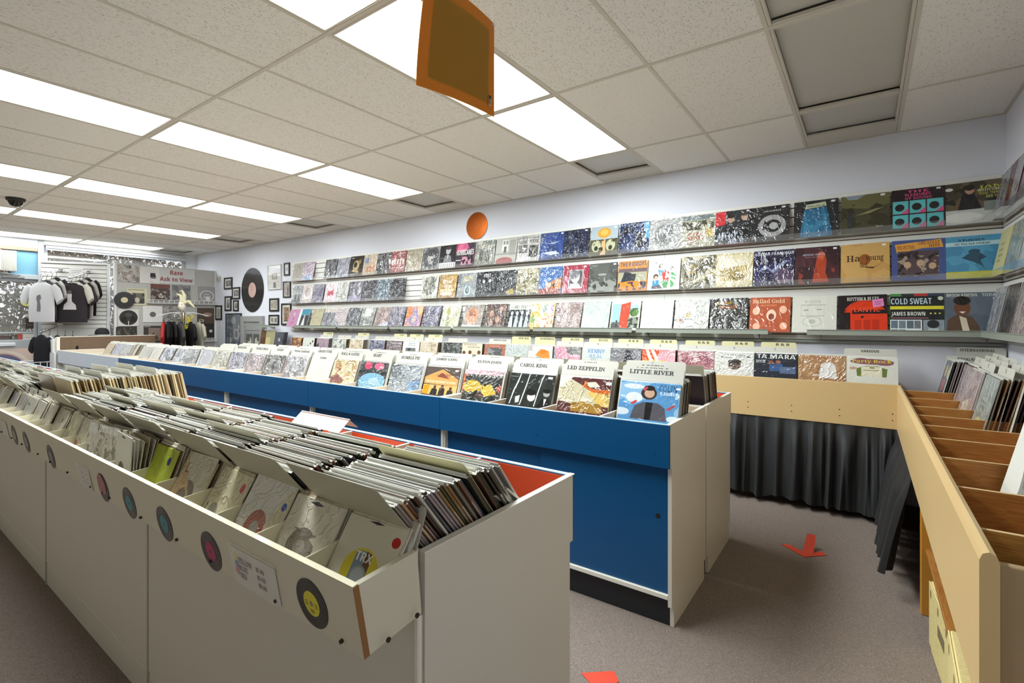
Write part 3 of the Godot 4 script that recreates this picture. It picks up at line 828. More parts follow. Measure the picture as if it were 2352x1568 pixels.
# each record of the wall: row, place along the wall, plastic, what it looks like, its print
func wall_records() -> Array:
	return [
	[0, .43, "flat", "a dark haired man in black on a white car", "b 4a4438;n 6a5a44 .5 .5 1;n 2f2c26 .4 .8 2;r c9ccc6 0 66 100 34;e e2e4de 28 84 34 12;p 26262a 22 66 30 28 50 26 62 66;e c59a7c 43 20 8 10;e 241d18 43 14 9 7;r 8d958f 66 50 30 22;t c8cc58 n 60 12 36 7 IAN;t e4e6a0 n 56 20 40 6 WHITCOMB;t c8cc58 n 58 28 38 6 YOU_TURN;t c8cc58 n 70 36 26 6 ME_ON;e e6e6e0 8 14 7 4"],
	[0, .114, "flat", "six pink and turquoise picture panels under magenta lettering", "b 2a1f24;r 64c3c9 3 30 30 32;r 64c3c9 35 30 30 32;r 64c3c9 67 30 30 32;r 64c3c9 3 65 30 33;r 64c3c9 35 65 30 33;r 64c3c9 67 65 30 33;p e0568c 18 62 33 62 33 48;p e0568c 50 62 65 62 65 48;p e0568c 82 62 97 62 97 48;p d2698f 18 98 33 98 33 82;p d2698f 50 98 65 98 65 82;p d2698f 82 98 97 98 97 82;e 22262a 16 46 9 9;e 22262a 48 46 9 9;e 22262a 80 46 9 9;e 22262a 16 82 9 9;e 22262a 48 82 9 9;e 22262a 80 82 9 9;t e44c8c n 30 4 40 6 THE;t e44c8c n 26 12 48 7 PLEASURES;t e44c8c n 26 21 50 6 OF_SOUND;r f0f0ea 84 3 8 4"],
	[0, -.207, "flat", "a lone grey figure walking in a dim green field", "b 4c4a36;p 6c6a44 0 0 100 0 100 30 55 38 0 30;p 8f9aa8 8 0 52 0 34 12 16 10;n 3d3b2b .45 .6 5 0 25 100 75;p 948c64 30 54 70 40 88 38 60 50;p 3a3d3c 14 44 24 44 26 70 22 96 16 96 13 68;e 3a3330 19 40 5 5;r f2f2ec 82 3 9 5;t d0cdb8 n 72 84 14 4 disney"],
	[0, -.54, "loose", "a bright blue wedge of water on black", "b 22262a;p 2a6f98 24 24 74 20 88 100 14 100;n 3b86ac .5 .9 7 24 40 56 60;p c6cfae 28 10 72 6 74 18 26 22;t 2c3c46 n 32 14 38 4 JAMES_STEPHENS;r f2f2ec 84 4 9 5"],
	[0, -.886, "loose", "a large pale grey swirl on black", "b 26272a;e a9a9aa 58 58 34 32;e 26272a 60 58 20 18;e b9b9ba 62 58 11 10;p 26272a 40 40 52 60 34 70;t c9c9ca n 36 12 44 6 JAN_GARBAR;r f2f2ec 82 4 9 5"],
	[0, -1.18, "loose", "two young men in dark suits beside a red corner", "b 32343a;p d8343a 0 0 30 0 30 40 0 46;e c9a58c 44 26 9 11;e c9a58c 80 22 9 11;p 1e2024 30 46 44 38 60 50 60 80 26 80;p 1e2024 66 44 80 34 98 46 98 80 62 80;e 2a211c 44 17 10 6;e 2a211c 80 13 10 6;n 8c96a2 .45 .7 4 0 64 100 36;r f2f2ec 84 3 8 4"],
	[0, -1.488, "crumpled", "grey lettering over a yellowed band photograph and red script", "b b5b29c;r 9aa4a4 4 2 92 15;t 5c6666 s 6 4 88 11 CLAYTON-THOMAS;n 55523e .55 .7 8 4 20 92 28;n d8d2a8 .4 .6 9 4 20 92 28;t a8493c n 22 54 40 9 and_the;t a8493c n 22 66 46 12 SHAYS;r c9b070 72 48 24 22;t 7a4a34 n 20 84 40 9 A_GO_GO"],
	[0, -1.80, "crumpled", "a silvery grey sketch of a bearded face in crumpled plastic", "b aeaeac;e 8e8e8c 46 54 30 36;e c2c2c0 48 46 18 20;n 6f6f6e .4 .8 6 20 20 56 60;t 66686a n 28 44 18 8 DAN;e 77777a 60 30 16 8"],
	[0, -2.112, "loose", "a night blue street scene lettered in spaced white capitals", "b 27375f;n 1a2544 .5 .6 3;p 5a9fd0 80 4 100 0 100 60 88 50;r 1a1c28 52 34 36 50;t cfd6e6 l 6 4 70 6 s_k_i_n_n_y__p_u_p;e 161a2a 24 24 14 12;r e8eef2 88 6 9 5"],
	[0, -2.447, "flat", "an orange sunburst above two mirrored pale faces", "b a9b6bd;e e09a3a 50 24 24 18;e f0b45c 50 22 14 11;r 58563f 0 46 100 54;e b4b596 24 68 17 20;e b4b596 76 68 17 20;p c9a878 44 46 56 46 60 100 40 100;e 36382e 24 76 7 8;e 36382e 76 76 7 8;n 3c3d30 .35 .9 4 0 46 100 54;r f2f2ec 84 4 9 5"],
	[0, -2.77, "loose", "a plain midnight blue sky, no lettering to be read", "b 232d48;n 1a2136 .5 .5 13;n 384a70 .28 .5 14;r e8eef2 82 5 9 5;r 5c6a88 6 26 6 3"],
	[0, -3.09, "loose", "a royal blue field with a pale wave and upright lettering", "b 2b4c94;n 24407c .5 .4 15;p 9db6d8 30 40 86 34 60 44;p c9d6e6 10 74 60 70 90 80 50 84;t bac6dc n 4 16 10 30 OJOS;r e8eef2 86 4 9 5"],
	[0, -3.40, "crumpled", "black and white newspaper headlines", "b c9c8c2;t 4c4c4a n 4 4 40 10 DAILY;t 4c4c4a n 50 6 44 8 Chuck;t 5a5a58 s 6 18 42 12 GIRL_;t 5a5a58 n 54 18 40 12 SIZE;r 8a8a86 6 36 40 30;n 5a5a58 .5 1 16 6 36 40 30;r 787874 54 40 40 46;n 3c3c3a .5 1 17 54 40 40 46;r e9e9e4 4 84 64 12"],
	[0, -3.726, "plain", "a pale grey house front over a red oval", "b b9b8b0;r e0e0da 30 8 30 44;r 8a9290 34 12 10 14;r 8a9290 48 12 10 14;r 5f615c 40 34 12 24;r a2a29a 66 10 28 60;e a4605c 46 92 40 16;r 96968e 0 60 100 6"],
	[0, -4.05, "loose", "a grey green photograph of two figures on steps", "b 9a9c90;n 7c7f74 .5 .5 18;p 53564e 20 90 26 36 40 30 46 92;p 5c5f56 56 92 58 40 70 34 80 92;e b4a898 34 26 7 8;e b4a898 66 30 7 8"],
	[0, -4.38, "flat", "slanted white capitals over pink and black figures", "b 3e3440;e d07090 30 16 34 20;n c05c80 .4 .8 19 0 0 70 40;t ece8e4 n 4 28 92 22 HURRICANES;r c08898 34 58 60 34;n 2c2830 .5 1 20 34 58 60 34;r e0d8d8 4 70 30 3"],
	[0, -4.678, "flat", "a black and white portrait with a striped white foot band", "b 2b2b2e;e b0b0b0 50 24 14 17;e 3c3c3e 50 12 16 8;p 7c7c7e 26 76 34 46 50 42 68 48 76 76;p e8e8e8 48 44 54 44 52 66;r d9d9d6 0 76 100 24;r 5c5c5c 6 80 3 20;r 5c5c5c 18 80 3 20;r 5c5c5c 30 80 3 20;r 5c5c5c 42 80 3 20;r 5c5c5c 54 80 3 20;r 5c5c5c 66 80 3 20;r 5c5c5c 78 80 3 20;r 5c5c5c 90 80 3 20"],
	[0, -4.98, "crumpled", "a grey face inside a cut corner eight sided outline", "b 8d8d8c;p 55565a 24 4 76 4 96 26 96 74 76 96 24 96 4 74 4 26;e b2b0ae 50 48 22 28;e 3c3c40 50 26 24 14;n 3c3c40 .35 .8 22 20 20 60 70"],
	[0, -5.31, "loose", "faded beige paper with brown pencil rings", "b b3aa96;n a39a86 .5 .5 23;e 8f8571 50 40 30 20;e b3aa96 50 40 26 16;r 9d937e 20 70 60 6;e c9c2ae 34 66 12 10"],
	[0, -5.64, "loose", "rows of white bottles on a brick red ground", "b a3504e;n 8c4442 .45 .6 24;r d8c6bc 8 38 12 24;r d8c6bc 26 36 12 26;r d8c6bc 44 38 12 24;r d8c6bc 62 36 12 26;r d8c6bc 80 38 12 24;t e8dcd4 n 40 8 54 9 CASCADES;r c8a89c 0 76 100 5"],
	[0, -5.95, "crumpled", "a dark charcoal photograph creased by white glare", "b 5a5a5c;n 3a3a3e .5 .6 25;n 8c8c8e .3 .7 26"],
	[0, -6.26, "loose", "a small blue and peach snapshot on tan paper", "b c4b49c;r 6888b4 14 16 24 26;e d8b89c 60 36 18 20;p c08c6c 30 60 90 54 90 84 24 84"],
	[0, -6.59, "flat", "a gold flourish on black, hung near the left end", "b 2e2a28;e b5a178 50 48 24 26;e 2e2a28 44 44 12 14;p b5a178 20 76 40 60 80 80 70 86;e 8c7c5c 74 30 10 12;r d0c8b8 6 8 24 3"],
	[0, -6.92, "crumpled", "a pale silver photograph in glaring plastic, left of the gold flourish", "b a9aab4;n 8a8b96 .5 .6 28"],
	[0, -7.25, "crumpled", "dark grey foliage in crumpled plastic next to the bare slats", "b 77787a;n 47484c .5 .8 30"],
	[0, -7.88, "loose", "a lilac sheet over pale blue, second from the far end", "b c6b6c4;n b3a2b4 .5 .6 32;p 8ea6cc 30 70 100 80 100 100 30 100"],
	[0, -8.19, "plain", "a warm grey sheet with a soft oval, at the far end", "b b4aea6;e a29c94 52 46 20 34;e b4aea6 52 50 13 26"],
	[1, .43, "flat", "a bent blue figure over a yellow strip", "b 5aa4cc;n 4c92bc .5 .3 33;r bfe0ea 0 14 100 10;r 58a0c8 0 0 100 14;t 1e3a50 n 24 8 44 5 STUDIES_;t 1e3a50 n 18 17 58 4 OF_THE_SEA_STUDIO;p 33566c 28 52 44 40 60 42 70 52 60 58 62 72 54 66 44 60;e 33566c 50 38 10 6;p 33566c 56 60 68 84 62 66;r c9c63c 0 84 100 16;n b8b62c .4 .5 34 0 84 100 16"],
	[1, .117, "flat", "a blue border, an orange scroll and a crowd under an arch", "b 4a5a94;p e8a84c 6 10 92 2 96 22 60 22 10 32;t 8c4428 s 10 14 34 9 PHIL_SPECTOR'S;t 8c4428 s 50 5 40 8 GREATEST;t 8c4428 s 70 14 20 6 HITS;r 59484c 12 28 76 62;n a89884 .4 1 35 12 40 76 50;n 2c2428 .35 1 36 12 30 76 58;e c8a888 30 62 7 8;e c8a888 54 58 7 8;e c8a888 76 66 7 8"],
	[1, -.208, "plain", "a brown dot among scrolled lettering on tan card", "b cfa562;n c79a55 .4 .4 37;t 4a3018 s 12 30 40 16 Har;e 94551f 50 42 12 14;t 4a3018 s 52 34 36 16 young;p 4a3018 40 60 70 62 84 54 66 66;t 5a3a1c s 40 50 16 12 Neil;r f0ecdc 85 4 8 5"],
	[1, -.533, "flat", "a glowing red guitarist on dark maroon", "b 4c2a30;n 3a2228 .5 .4 38;p b4482c 50 28 62 20 72 34 70 70 78 96 40 96 46 60;e c85c38 60 24 9 11;n 8c3c30 .4 .6 39 10 60 80 40;t a8b0c4 n 18 18 50 5 MISSING_HEARTS;t b89090 n 22 26 40 3 chris_spedding;r f0ece8 86 4 8 5"],
	[1, -.85, "loose", "a curling violet line on deep purple with white capitals", "b 33305a;n 24223e .5 .5 40;t dcdce4 n 2 6 96 8 GUITAR_FREAKOUT;p 8c94b4 10 60 30 40 46 56 60 44 76 30 84 34 70 46 50 66 34 52;e 5c4c64 74 74 24 22;r 7c6c7c 60 84 40 10"],
	[1, -1.172, "loose", "a cream mount round a misty yellow landscape", "b d2c494;r e0d6b0 6 6 88 88;r c2ac70 14 16 72 66;n a8945c .45 .5 41 14 40 72 42;p e8e0c0 14 16 86 16 86 36 14 44;e 8c7a48 60 70 20 8"],
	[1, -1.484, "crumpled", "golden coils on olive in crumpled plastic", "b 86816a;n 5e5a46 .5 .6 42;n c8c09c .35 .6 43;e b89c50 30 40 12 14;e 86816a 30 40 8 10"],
	[1, -1.81, "flat", "five drawn children dancing in coloured clothes on white", "b e4e6da;t 3a3a3c n 8 10 22 5 WEBSTER'S;t a0a6a2 n 48 6 42 6 Mud_Brothers;e 3a2c28 42 24 8 9;p 5a9ab4 30 36 54 34 56 54 36 56;e 3a2c28 78 34 8 9;p 4aa056 70 46 88 46 88 72 80 92 72 92;e 3a2c28 26 58 8 9;p 4a90b0 16 70 36 68 38 86 16 88;e c83c34 56 50 11 14;p c83c34 46 46 68 46 66 74 48 72;p 3c8c4c 42 74 66 70 62 94 52 94;p 4c4458 14 88 40 84 50 96 14 96;e c8a88c 42 27 5 6;e c8a88c 78 37 5 6;e c8a88c 26 61 5 6"],
	[1, -2.13, "flat", "blue block lettering on orange above a black sports scene", "b c98a4a;t 4a5274 n 6 4 88 14 THE_MOODYS;r 6c5c60 2 26 96 12;r a4a48c 2 38 96 30;p 33363c 12 70 22 36 44 40 60 60 56 74;p 3c3c40 40 44 62 44 60 64 42 64;p d88434 2 72 50 66 96 78 96 98 2 98;n 4c4450 .4 .9 44 2 70 96 28"],
	[1, -2.457, "flat", "a grey mountain landscape under a dark sky", "b 5e605c;n 50524e .5 .4 45;p 8c8e86 0 72 24 60 50 72 74 58 100 70 100 100 0 100;n 3e403c .45 .8 46 0 66 100 34;e 98988e 48 40 16 4;r f0f0ec 86 4 9 5;t 9c9c94 n 4 6 26 4 ORDINARY"],
	[1, -2.784, "flat", "a framed grey portrait on a deep red border", "b 9c3c4c;r c9c4c0 24 18 56 66;r 55555a 27 21 50 60;e c4c0bc 50 44 17 20;e 77757a 42 34 20 16;p b8b4b0 34 68 60 62 76 81 27 81;r f2f0ec 80 5 10 5"],
	[1, -3.11, "crumpled", "blue sky and a white spray over an orange rock", "b 4c74b0;p c08458 40 60 100 40 100 84 30 84;p a04c40 0 82 50 76 100 90 100 100 0 100;p 2c3c54 62 66 74 60 70 80"],
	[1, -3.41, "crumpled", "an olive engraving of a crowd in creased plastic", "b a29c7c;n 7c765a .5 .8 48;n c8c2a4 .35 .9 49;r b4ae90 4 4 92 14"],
	[1, -3.71, "crumpled", "a black grid of small people under heavy glare", "b 4a4c50;n 2a2c30 .5 .8 50;p b0a060 50 84 80 70 90 94 60 98"],
	[1, -4.03, "loose", "white chalk letters over dancers on black", "b 33353a;n 202228 .5 .5 52;t dcdcdc n 36 10 34 14 FIST;e c8c8c8 38 40 7 7;e c8c8c8 68 38 7 7"],
	[1, -4.34, "loose", "yellow letters and a small blue inset portrait on grey", "b 8e9294;t d0c060 n 26 14 50 9 THE_GREAT;t d0c060 n 26 26 40 8 LADY;r a8c8d4 40 56 30 34;e 44504c 54 72 10 14;n 7a7e80 .4 .6 53 0 40 38 60;p 74787a 0 10 20 0 14 60 0 70"],
	[1, -4.68, "loose", "white script over a golden brown bar", "b b08c4c;n 98743a .5 .5 54;t ece4d0 s 22 20 52 18 Bread;t ece4d0 s 30 40 44 14 Alive;r c8b48c 10 62 80 12;e d8ccb0 50 82 30 8"],
	[1, -5.01, "crumpled", "a crowd inside a pale round arch, right of bare slats", "b c6c6b8;e 8c8c80 50 44 36 42;n 60605a .45 .9 55 14 8 72 78"],
	[1, -5.655, "crumpled", "a black swan shape in white glare, left of the bare slats", "b 3e3e44;n 2a2a30 .5 .5 57"],
	[1, -5.955, "crumpled", "a tangle of pale blue lines on steel grey", "b 70808c;n 52626e .5 1.2 58;n a4b4bc .35 1.3 59;r 46525c 0 60 14 30"],
	[1, -6.277, "crumpled", "a dark purple scene streaked white, next to blue lines", "b 58565e;n 38363e .5 .6 60"],
	[1, -6.61, "loose", "a white glare over a purple band, middle row", "b 6e6878;n 4e4a58 .5 .5 62;r 8c86a0 0 74 100 26"],
	[1, -6.94, "crumpled", "a blank silvery sheet with vertical streaks", "b c0c0ba;n a8a8a2 .5 .7 63"],
	[1, -7.245, "loose", "a red butterfly like splash on pale pink", "b d6c6ca;p b43c50 22 34 48 46 76 32 74 66 50 60 26 72;e c25c6c 50 52 8 14;t c08c94 n 30 8 40 7 Mabel"],
	[1, -7.60, "loose", "violet blue shapes crossed by a white streak", "b 8a8694;n 66627a .5 .6 65;p 5c5870 40 60 80 30 86 70"],
	[1, -7.91, "loose", "pale pink paper with a dusky round blot", "b d2c8c4;e b2a09e 52 40 26 24;r b8aaa8 0 80 100 6"],
	[1, -8.21, "loose", "grey horsemen in mist, last at the far end", "b a4a6a6;n 888a8c .5 .6 67;p 5c5e62 20 90 30 50 44 48 50 90;p 606266 56 92 62 56 76 52 84 92;r c8c8c8 0 44 100 4"],
	[2, .42, "flat", "a smiling man in a brown suit on slate blue", "b 66707e;n 5c6674 .4 .3 68;t d8e0cc n 6 3 52 7 BROOK_BENTON;t d8e0cc n 66 3 28 7 TODAY;p 5c4434 2 100 6 66 24 52 48 58 58 78 62 100;p d9ccb4 26 56 38 62 44 100 32 100;e 73482f 32 38 14 18;e 221a18 32 20 15 11;p f2e8e0 26 46 38 46 32 51;r e4e8e4 84 13 8 4"],
	[2, .106, "flat", "a yellow stripe, big pale capitals and a strip of small photographs", "b 1e2226;r 4c8c4c 0 0 22 7;r 2e3236 22 0 24 7;r b83c3c 46 0 26 7;r 34405c 72 0 28 7;t c8dce4 n 2 12 76 15 COLD_SWEAT;r e0d838 0 32 100 8;t ecece0 n 2 46 64 12 JAMES_BROWN;r 8c5c64 2 60 70 3;r e4e8ea 0 66 60 34;r 667682 2 68 13 19;r 74848e 17 68 13 19;r 5c6a76 32 68 13 19;r 74767c 46 68 12 19;r 667682 2 90 13 10;r 74848e 17 90 13 10;r 8c98a0 62 66 38 34;e 22282c 80 76 11 10;p c0c4c4 66 100 72 86 88 86 94 100;e d8d060 76 50 2 2;e d8d060 84 50 2 2;e d8d060 92 50 2 2;e c8d4c0 94 13 5 5"],
	[2, -.222, "flat", "a red disc on black with a pink note stuck on", "b 231c20;e e03c1c 54 60 46 46;e 231c20 54 60 43.5 43.5;r e03c1c 28 52 72 48;e e03c1c 54 60 43 43;p 231c20 6 40 100 40 100 50 6 50;p 231c20 4 48 27 48 27 100 4 100;t e85438 n 24 33 62 12 TLANTIC;p e03c1c 20 40 26 28 29 28 29 96 25 96 25 46 14 46 12 43;e 231c20 50 58 3.4 3.4;r c03018 34 66 14 30;r c03018 52 66 14 30;r c03018 70 66 14 30;t e4e0d8 s 18 6 66 9 RHYTHM_&_BLUES;p e88cc0 70 14 84 12 92 10 94 30 72 34;r a85c8c 76 18 14 2;r a85c8c 76 24 12 2"],
	[2, -.55, "flat", "a faint technical line drawing on off white", "b dcdcd0;r b0b2a8 30 14 34 5;r dadace 32 15 30 3;p b6b8ae 20 24 76 24 76 26 20 26;p b6b8ae 20 54 72 54 72 56 20 56;r b6b8ae 20 24 1 32;r b6b8ae 72 24 1 32;e c2c4b8 46 70 22 14;e dcdcd0 46 70 20 12;e c0c2b6 46 70 8 6;r 98988c 26 38 12 2;r 98988c 56 36 12 2"],
	[2, -.878, "flat", "ornate cream lettering and peach silhouettes on rust orange", "b b65a3c;t ecc8a0 s 6 5 80 12 Ballad_Gold;t e8a070 s 26 21 40 5 GREATEST_HITS;e f0c0a0 16 40 9 11;e f0c0a0 82 36 9 11;e f0d0b8 54 52 12 16;e f0b898 18 84 9 10;e f0b898 84 82 9 10;e 8c4030 54 56 7 9;r e0dcd0 4 94 30 4"],
	[2, -1.21, "crumpled", "orange and yellow lettering above a dark crowd", "b 3e3e3c;n 58584e .4 .6 69;t d8a43c n 16 10 40 9 BOB_DYLAN;t c8602c n 22 22 50 9 CONCERT"],
	[2, -1.54, "crumpled", "small scattered doodles on white", "b d2d4cc;n a8aaa2 .3 1.6 71;e c8b070 40 50 7 7;e b87860 20 66 5 5;e 88a088 70 36 5 5;e 909890 78 50 9 9;e d2d4cc 78 50 7 7;n 8c8c88 .24 2 72"],
	[2, -1.87, "loose", "nothing but plain white", "b dadcd8"],
	[2, -2.2, "flat", "a red tower between a blue sky and a green tree", "b d9d6c6;r 9cc0cc 4 10 40 66;r a8c4d4 60 14 34 30;p c0503c 34 12 66 4 64 96 32 96;e 5c8048 80 40 15 14;n 406038 .45 1.2 74 66 26 30 26;r 8c9484 62 56 34 36;n 3c4440 .45 1.3 75 62 56 34 36;r 585c58 4 72 30 20;r 44484c 20 66 6 24"],
	[2, -2.53, "loose", "a misty pale green blank", "b b9c8be"],
	[2, -2.86, "crumpled", "dusty pink clouds in crumpled plastic", "b b4a4a0;n 9a8884 .5 .6 77"],
	[2, -3.2, "flat", "yellow, purple and green cartoon shapes", "b c8a85c;e b8a038 26 34 20 30;e 8c5c94 78 24 18 20;p 4c8458 40 10 70 6 60 36 44 40;p d87848 44 58 96 46 96 92 60 96;e e0d0c0 60 74 14 10;t c05848 n 46 84 36 9 BROTHERS;e 6c9a4c 12 62 10 14;p d8b0a4 20 60 42 54 44 80 24 86"],
	[2, -3.52, "flat", "four men in a dark row under green and white letters", "b d2d6c8;t 5c6c60 n 24 8 66 11 BEATLES!;t 8c9c88 n 6 12 16 6 MEET;r 2a343c 0 24 100 76;p c8ccc8 6 96 10 50 20 46 26 96;p bcc2c0 30 94 34 48 44 46 48 94;p c4c8c4 54 96 58 46 66 46 72 96;p b4babc 76 94 80 50 88 48 96 94;e d0ccc4 16 38 6 8;e d0ccc4 40 38 6 8;e d0ccc4 62 36 6 8;e d0ccc4 86 40 6 8"],
	[2, -3.87, "loose", "five brown tinted heads and slanting white glare", "b 6f5a50;n 56443e .5 .5 79;e b08c78 30 40 10 13;e a88470 74 20 9 11;e b08c78 62 62 11 13;e a07c68 32 76 9 11"],
	[2, -4.23, "loose", "a large orange tinted face on grey", "b 9a9088;e c08868 46 48 32 36;e a46c50 40 34 22 12;e 6c5850 36 44 5 3;e 6c5850 58 44 5 3;p b0705c 36 66 58 66 48 71;r c4c4c0 0 84 100 16"],
	[2, -4.61, "crumpled", "yellow green lilies on cream", "b d4d4c0;n b4b498 .4 .7 80;e a8a460 34 30 12 16;p 8c9468 30 44 40 44 50 90 34 90;e c8c4a0 66 70 18 14"],
	[2, -4.96, "crumpled", "a violet grey blur in bright plastic, right of the orange rays", "b 7c7888;n 5c5a6c .5 .5 81"],
	[2, -5.30, "loose", "orange rays round purple hair", "b b48c74;n a87c9c .5 .5 83;e 8c7ca0 54 54 30 34;p d87c3c 0 0 30 0 40 40 0 60;p d89860 80 0 100 0 100 50 70 30;e c0a8a0 54 60 14 18"],
	[2, -5.65, "crumpled", "a mauve grey crinkled sheet, left of the orange rays", "b 8c8894;n 6a6674 .5 .8 84"],
	[2, -5.96, "loose", "brown rose stripes meeting in a fan", "b a08c88;p c0a8a0 50 0 60 0 90 100 60 100;p 887470 30 0 42 0 40 100 6 100;n 8c7874 .4 .6 86;p b0b4d0 50 80 100 70 100 100 40 100"],
	[2, -6.30, "loose", "a white card inset over grey hills", "b a2a49e;n 84867f .5 .6 87;r d4d6ce 26 4 50 40;p 6c6e6a 0 66 40 56 100 70 100 100 0 100;r b8bab4 30 82 50 6"],
	[2, -6.64, "crumpled", "dark shapes under white glare beside the brown wedge", "b 66686c;n 46484c .5 .7 88"],
	[2, -6.97, "loose", "pinkish grey rows of faint lettering", "b b4a8a8;r a09494 12 22 70 5;r a09494 12 34 64 5;r a09494 12 46 72 5;p 8c9094 0 60 60 80 50 100 0 100"],
	[2, -7.28, "loose", "a slate photograph with a cream top band", "b 77787f;r b8b2a6 0 0 100 22;n 5c5d66 .5 .6 91 0 22 100 78"],
	[2, -7.60, "plain", "plain khaki paper with faint lettering", "b b0a98c;n a49d80 .4 .5 92;r 989174 20 48 50 4"],
	[2, -7.99, "plain", "a white robed figure on black beside a teal top", "b 2b2c30;r 3a86a0 0 0 100 36;r e0e0dc 0 0 22 100;p d0d0d0 40 96 50 50 60 46 72 96;e c0a898 56 40 7 8"],
	[2, -8.30, "plain", "a pink front with an oval drawing, at the far end", "b bb88a6;e a8708e 50 50 34 42;e bb88a6 50 50 31 39;e c8b0c0 50 28 8 10;e a06888 52 54 10 8;r 9c6080 34 70 32 5;r a86c90 34 80 32 4"],
	]

func build_wall_records() -> void:
	var r := RandomNumberGenerator.new(); r.seed = 9
	var row_words := ["top", "middle", "bottom"]
	for w in wall_records():
		var c := new_cell(w[4])
		var lift: float = 0.004 if w[0] < 2 else -0.004
		var front: float = 0.098 if w[0] < 2 else 0.132
		var lean := rad_to_deg(asin((front - 0.036) / LP)) + r.randf_range(-0.6, 0.4)
		sleeve(c, w[2], leaning(Vector3(w[1], RAIL_Y[w[0]] + lift, front), r.randf_range(-0.8, 0.8), lean, r.randf_range(-0.7, 0.7)), "%s row record with %s" % [row_words[w[0]], w[3]], "records on the %s row of the wall" % row_words[w[0]])
	var side := [
		[0, 0.26, "crumpled", "a grey wrinkled front, first after the corner, short wall top row", "b 9c9aa0;n 7c7a84 .5 .6 120"],
		[0, 0.60, "loose", "a dark red edge beside grey, short wall top row", "b 6c2c34;r a8a6ac 40 0 60 100;n 8c8a94 .4 .6 122 40 0 60 100"],
		[0, 0.96, "loose", "a violet grey front, short wall top row", "b 8c8894;n 6c6878 .5 .6 123"],
		[1, 0.27, "plain", "pale yellow paper and a list, short wall middle row", "b c8c490;r 9c986c 24 30 40 4;r 9c986c 24 42 36 4;r 9c986c 24 54 40 4;r 9c986c 24 66 30 4"],
		[1, 0.62, "loose", "a pale grey green front, short wall middle row", "b a4aca4;n 8c948c .5 .5 124"],
		[1, 0.97, "loose", "a whitish front, short wall middle row", "b c4c6c4"],
		[2, 0.30, "crumpled", "silver grey plastic, first after the corner, short wall bottom row", "b a8acb0;n 8c9096 .5 .6 126"],
		[2, 0.66, "loose", "black and brown edges, short wall bottom row", "b 4c443c;n 2c2824 .5 .5 128;r 8c8478 0 0 8 100"],
		[2, 1.0, "loose", "a rose grey front, short wall bottom row", "b b0a4a0;n 988c8a .5 .5 129"]]
	for w in side:
		var c := new_cell(w[4])
		var front: float = 0.098 if w[0] < 2 else 0.132
		sleeve(c, w[2], leaning(Vector3(XR - front, RAIL_Y[w[0]] + 0.003, w[1]), -90, 10.5), "record with " + w[3], "records on the short wall")
		if w[0] == 2:
			for q in 4:
				var o := sleeve(c, "plain", leaning(Vector3(XR - front + 0.009 * (q + 1), RAIL_Y[2] + 0.003, w[1] + 0.004 * q), -90, 10.5), "%s sleeve behind %s" % [ordinal(q), w[3]], "records stacked behind the fronts on the short wall")

# ---------------------------------------------------------------- bin cabinets
const TOP := 0.934
const BIN := 0.357
const UNIT := 1.428

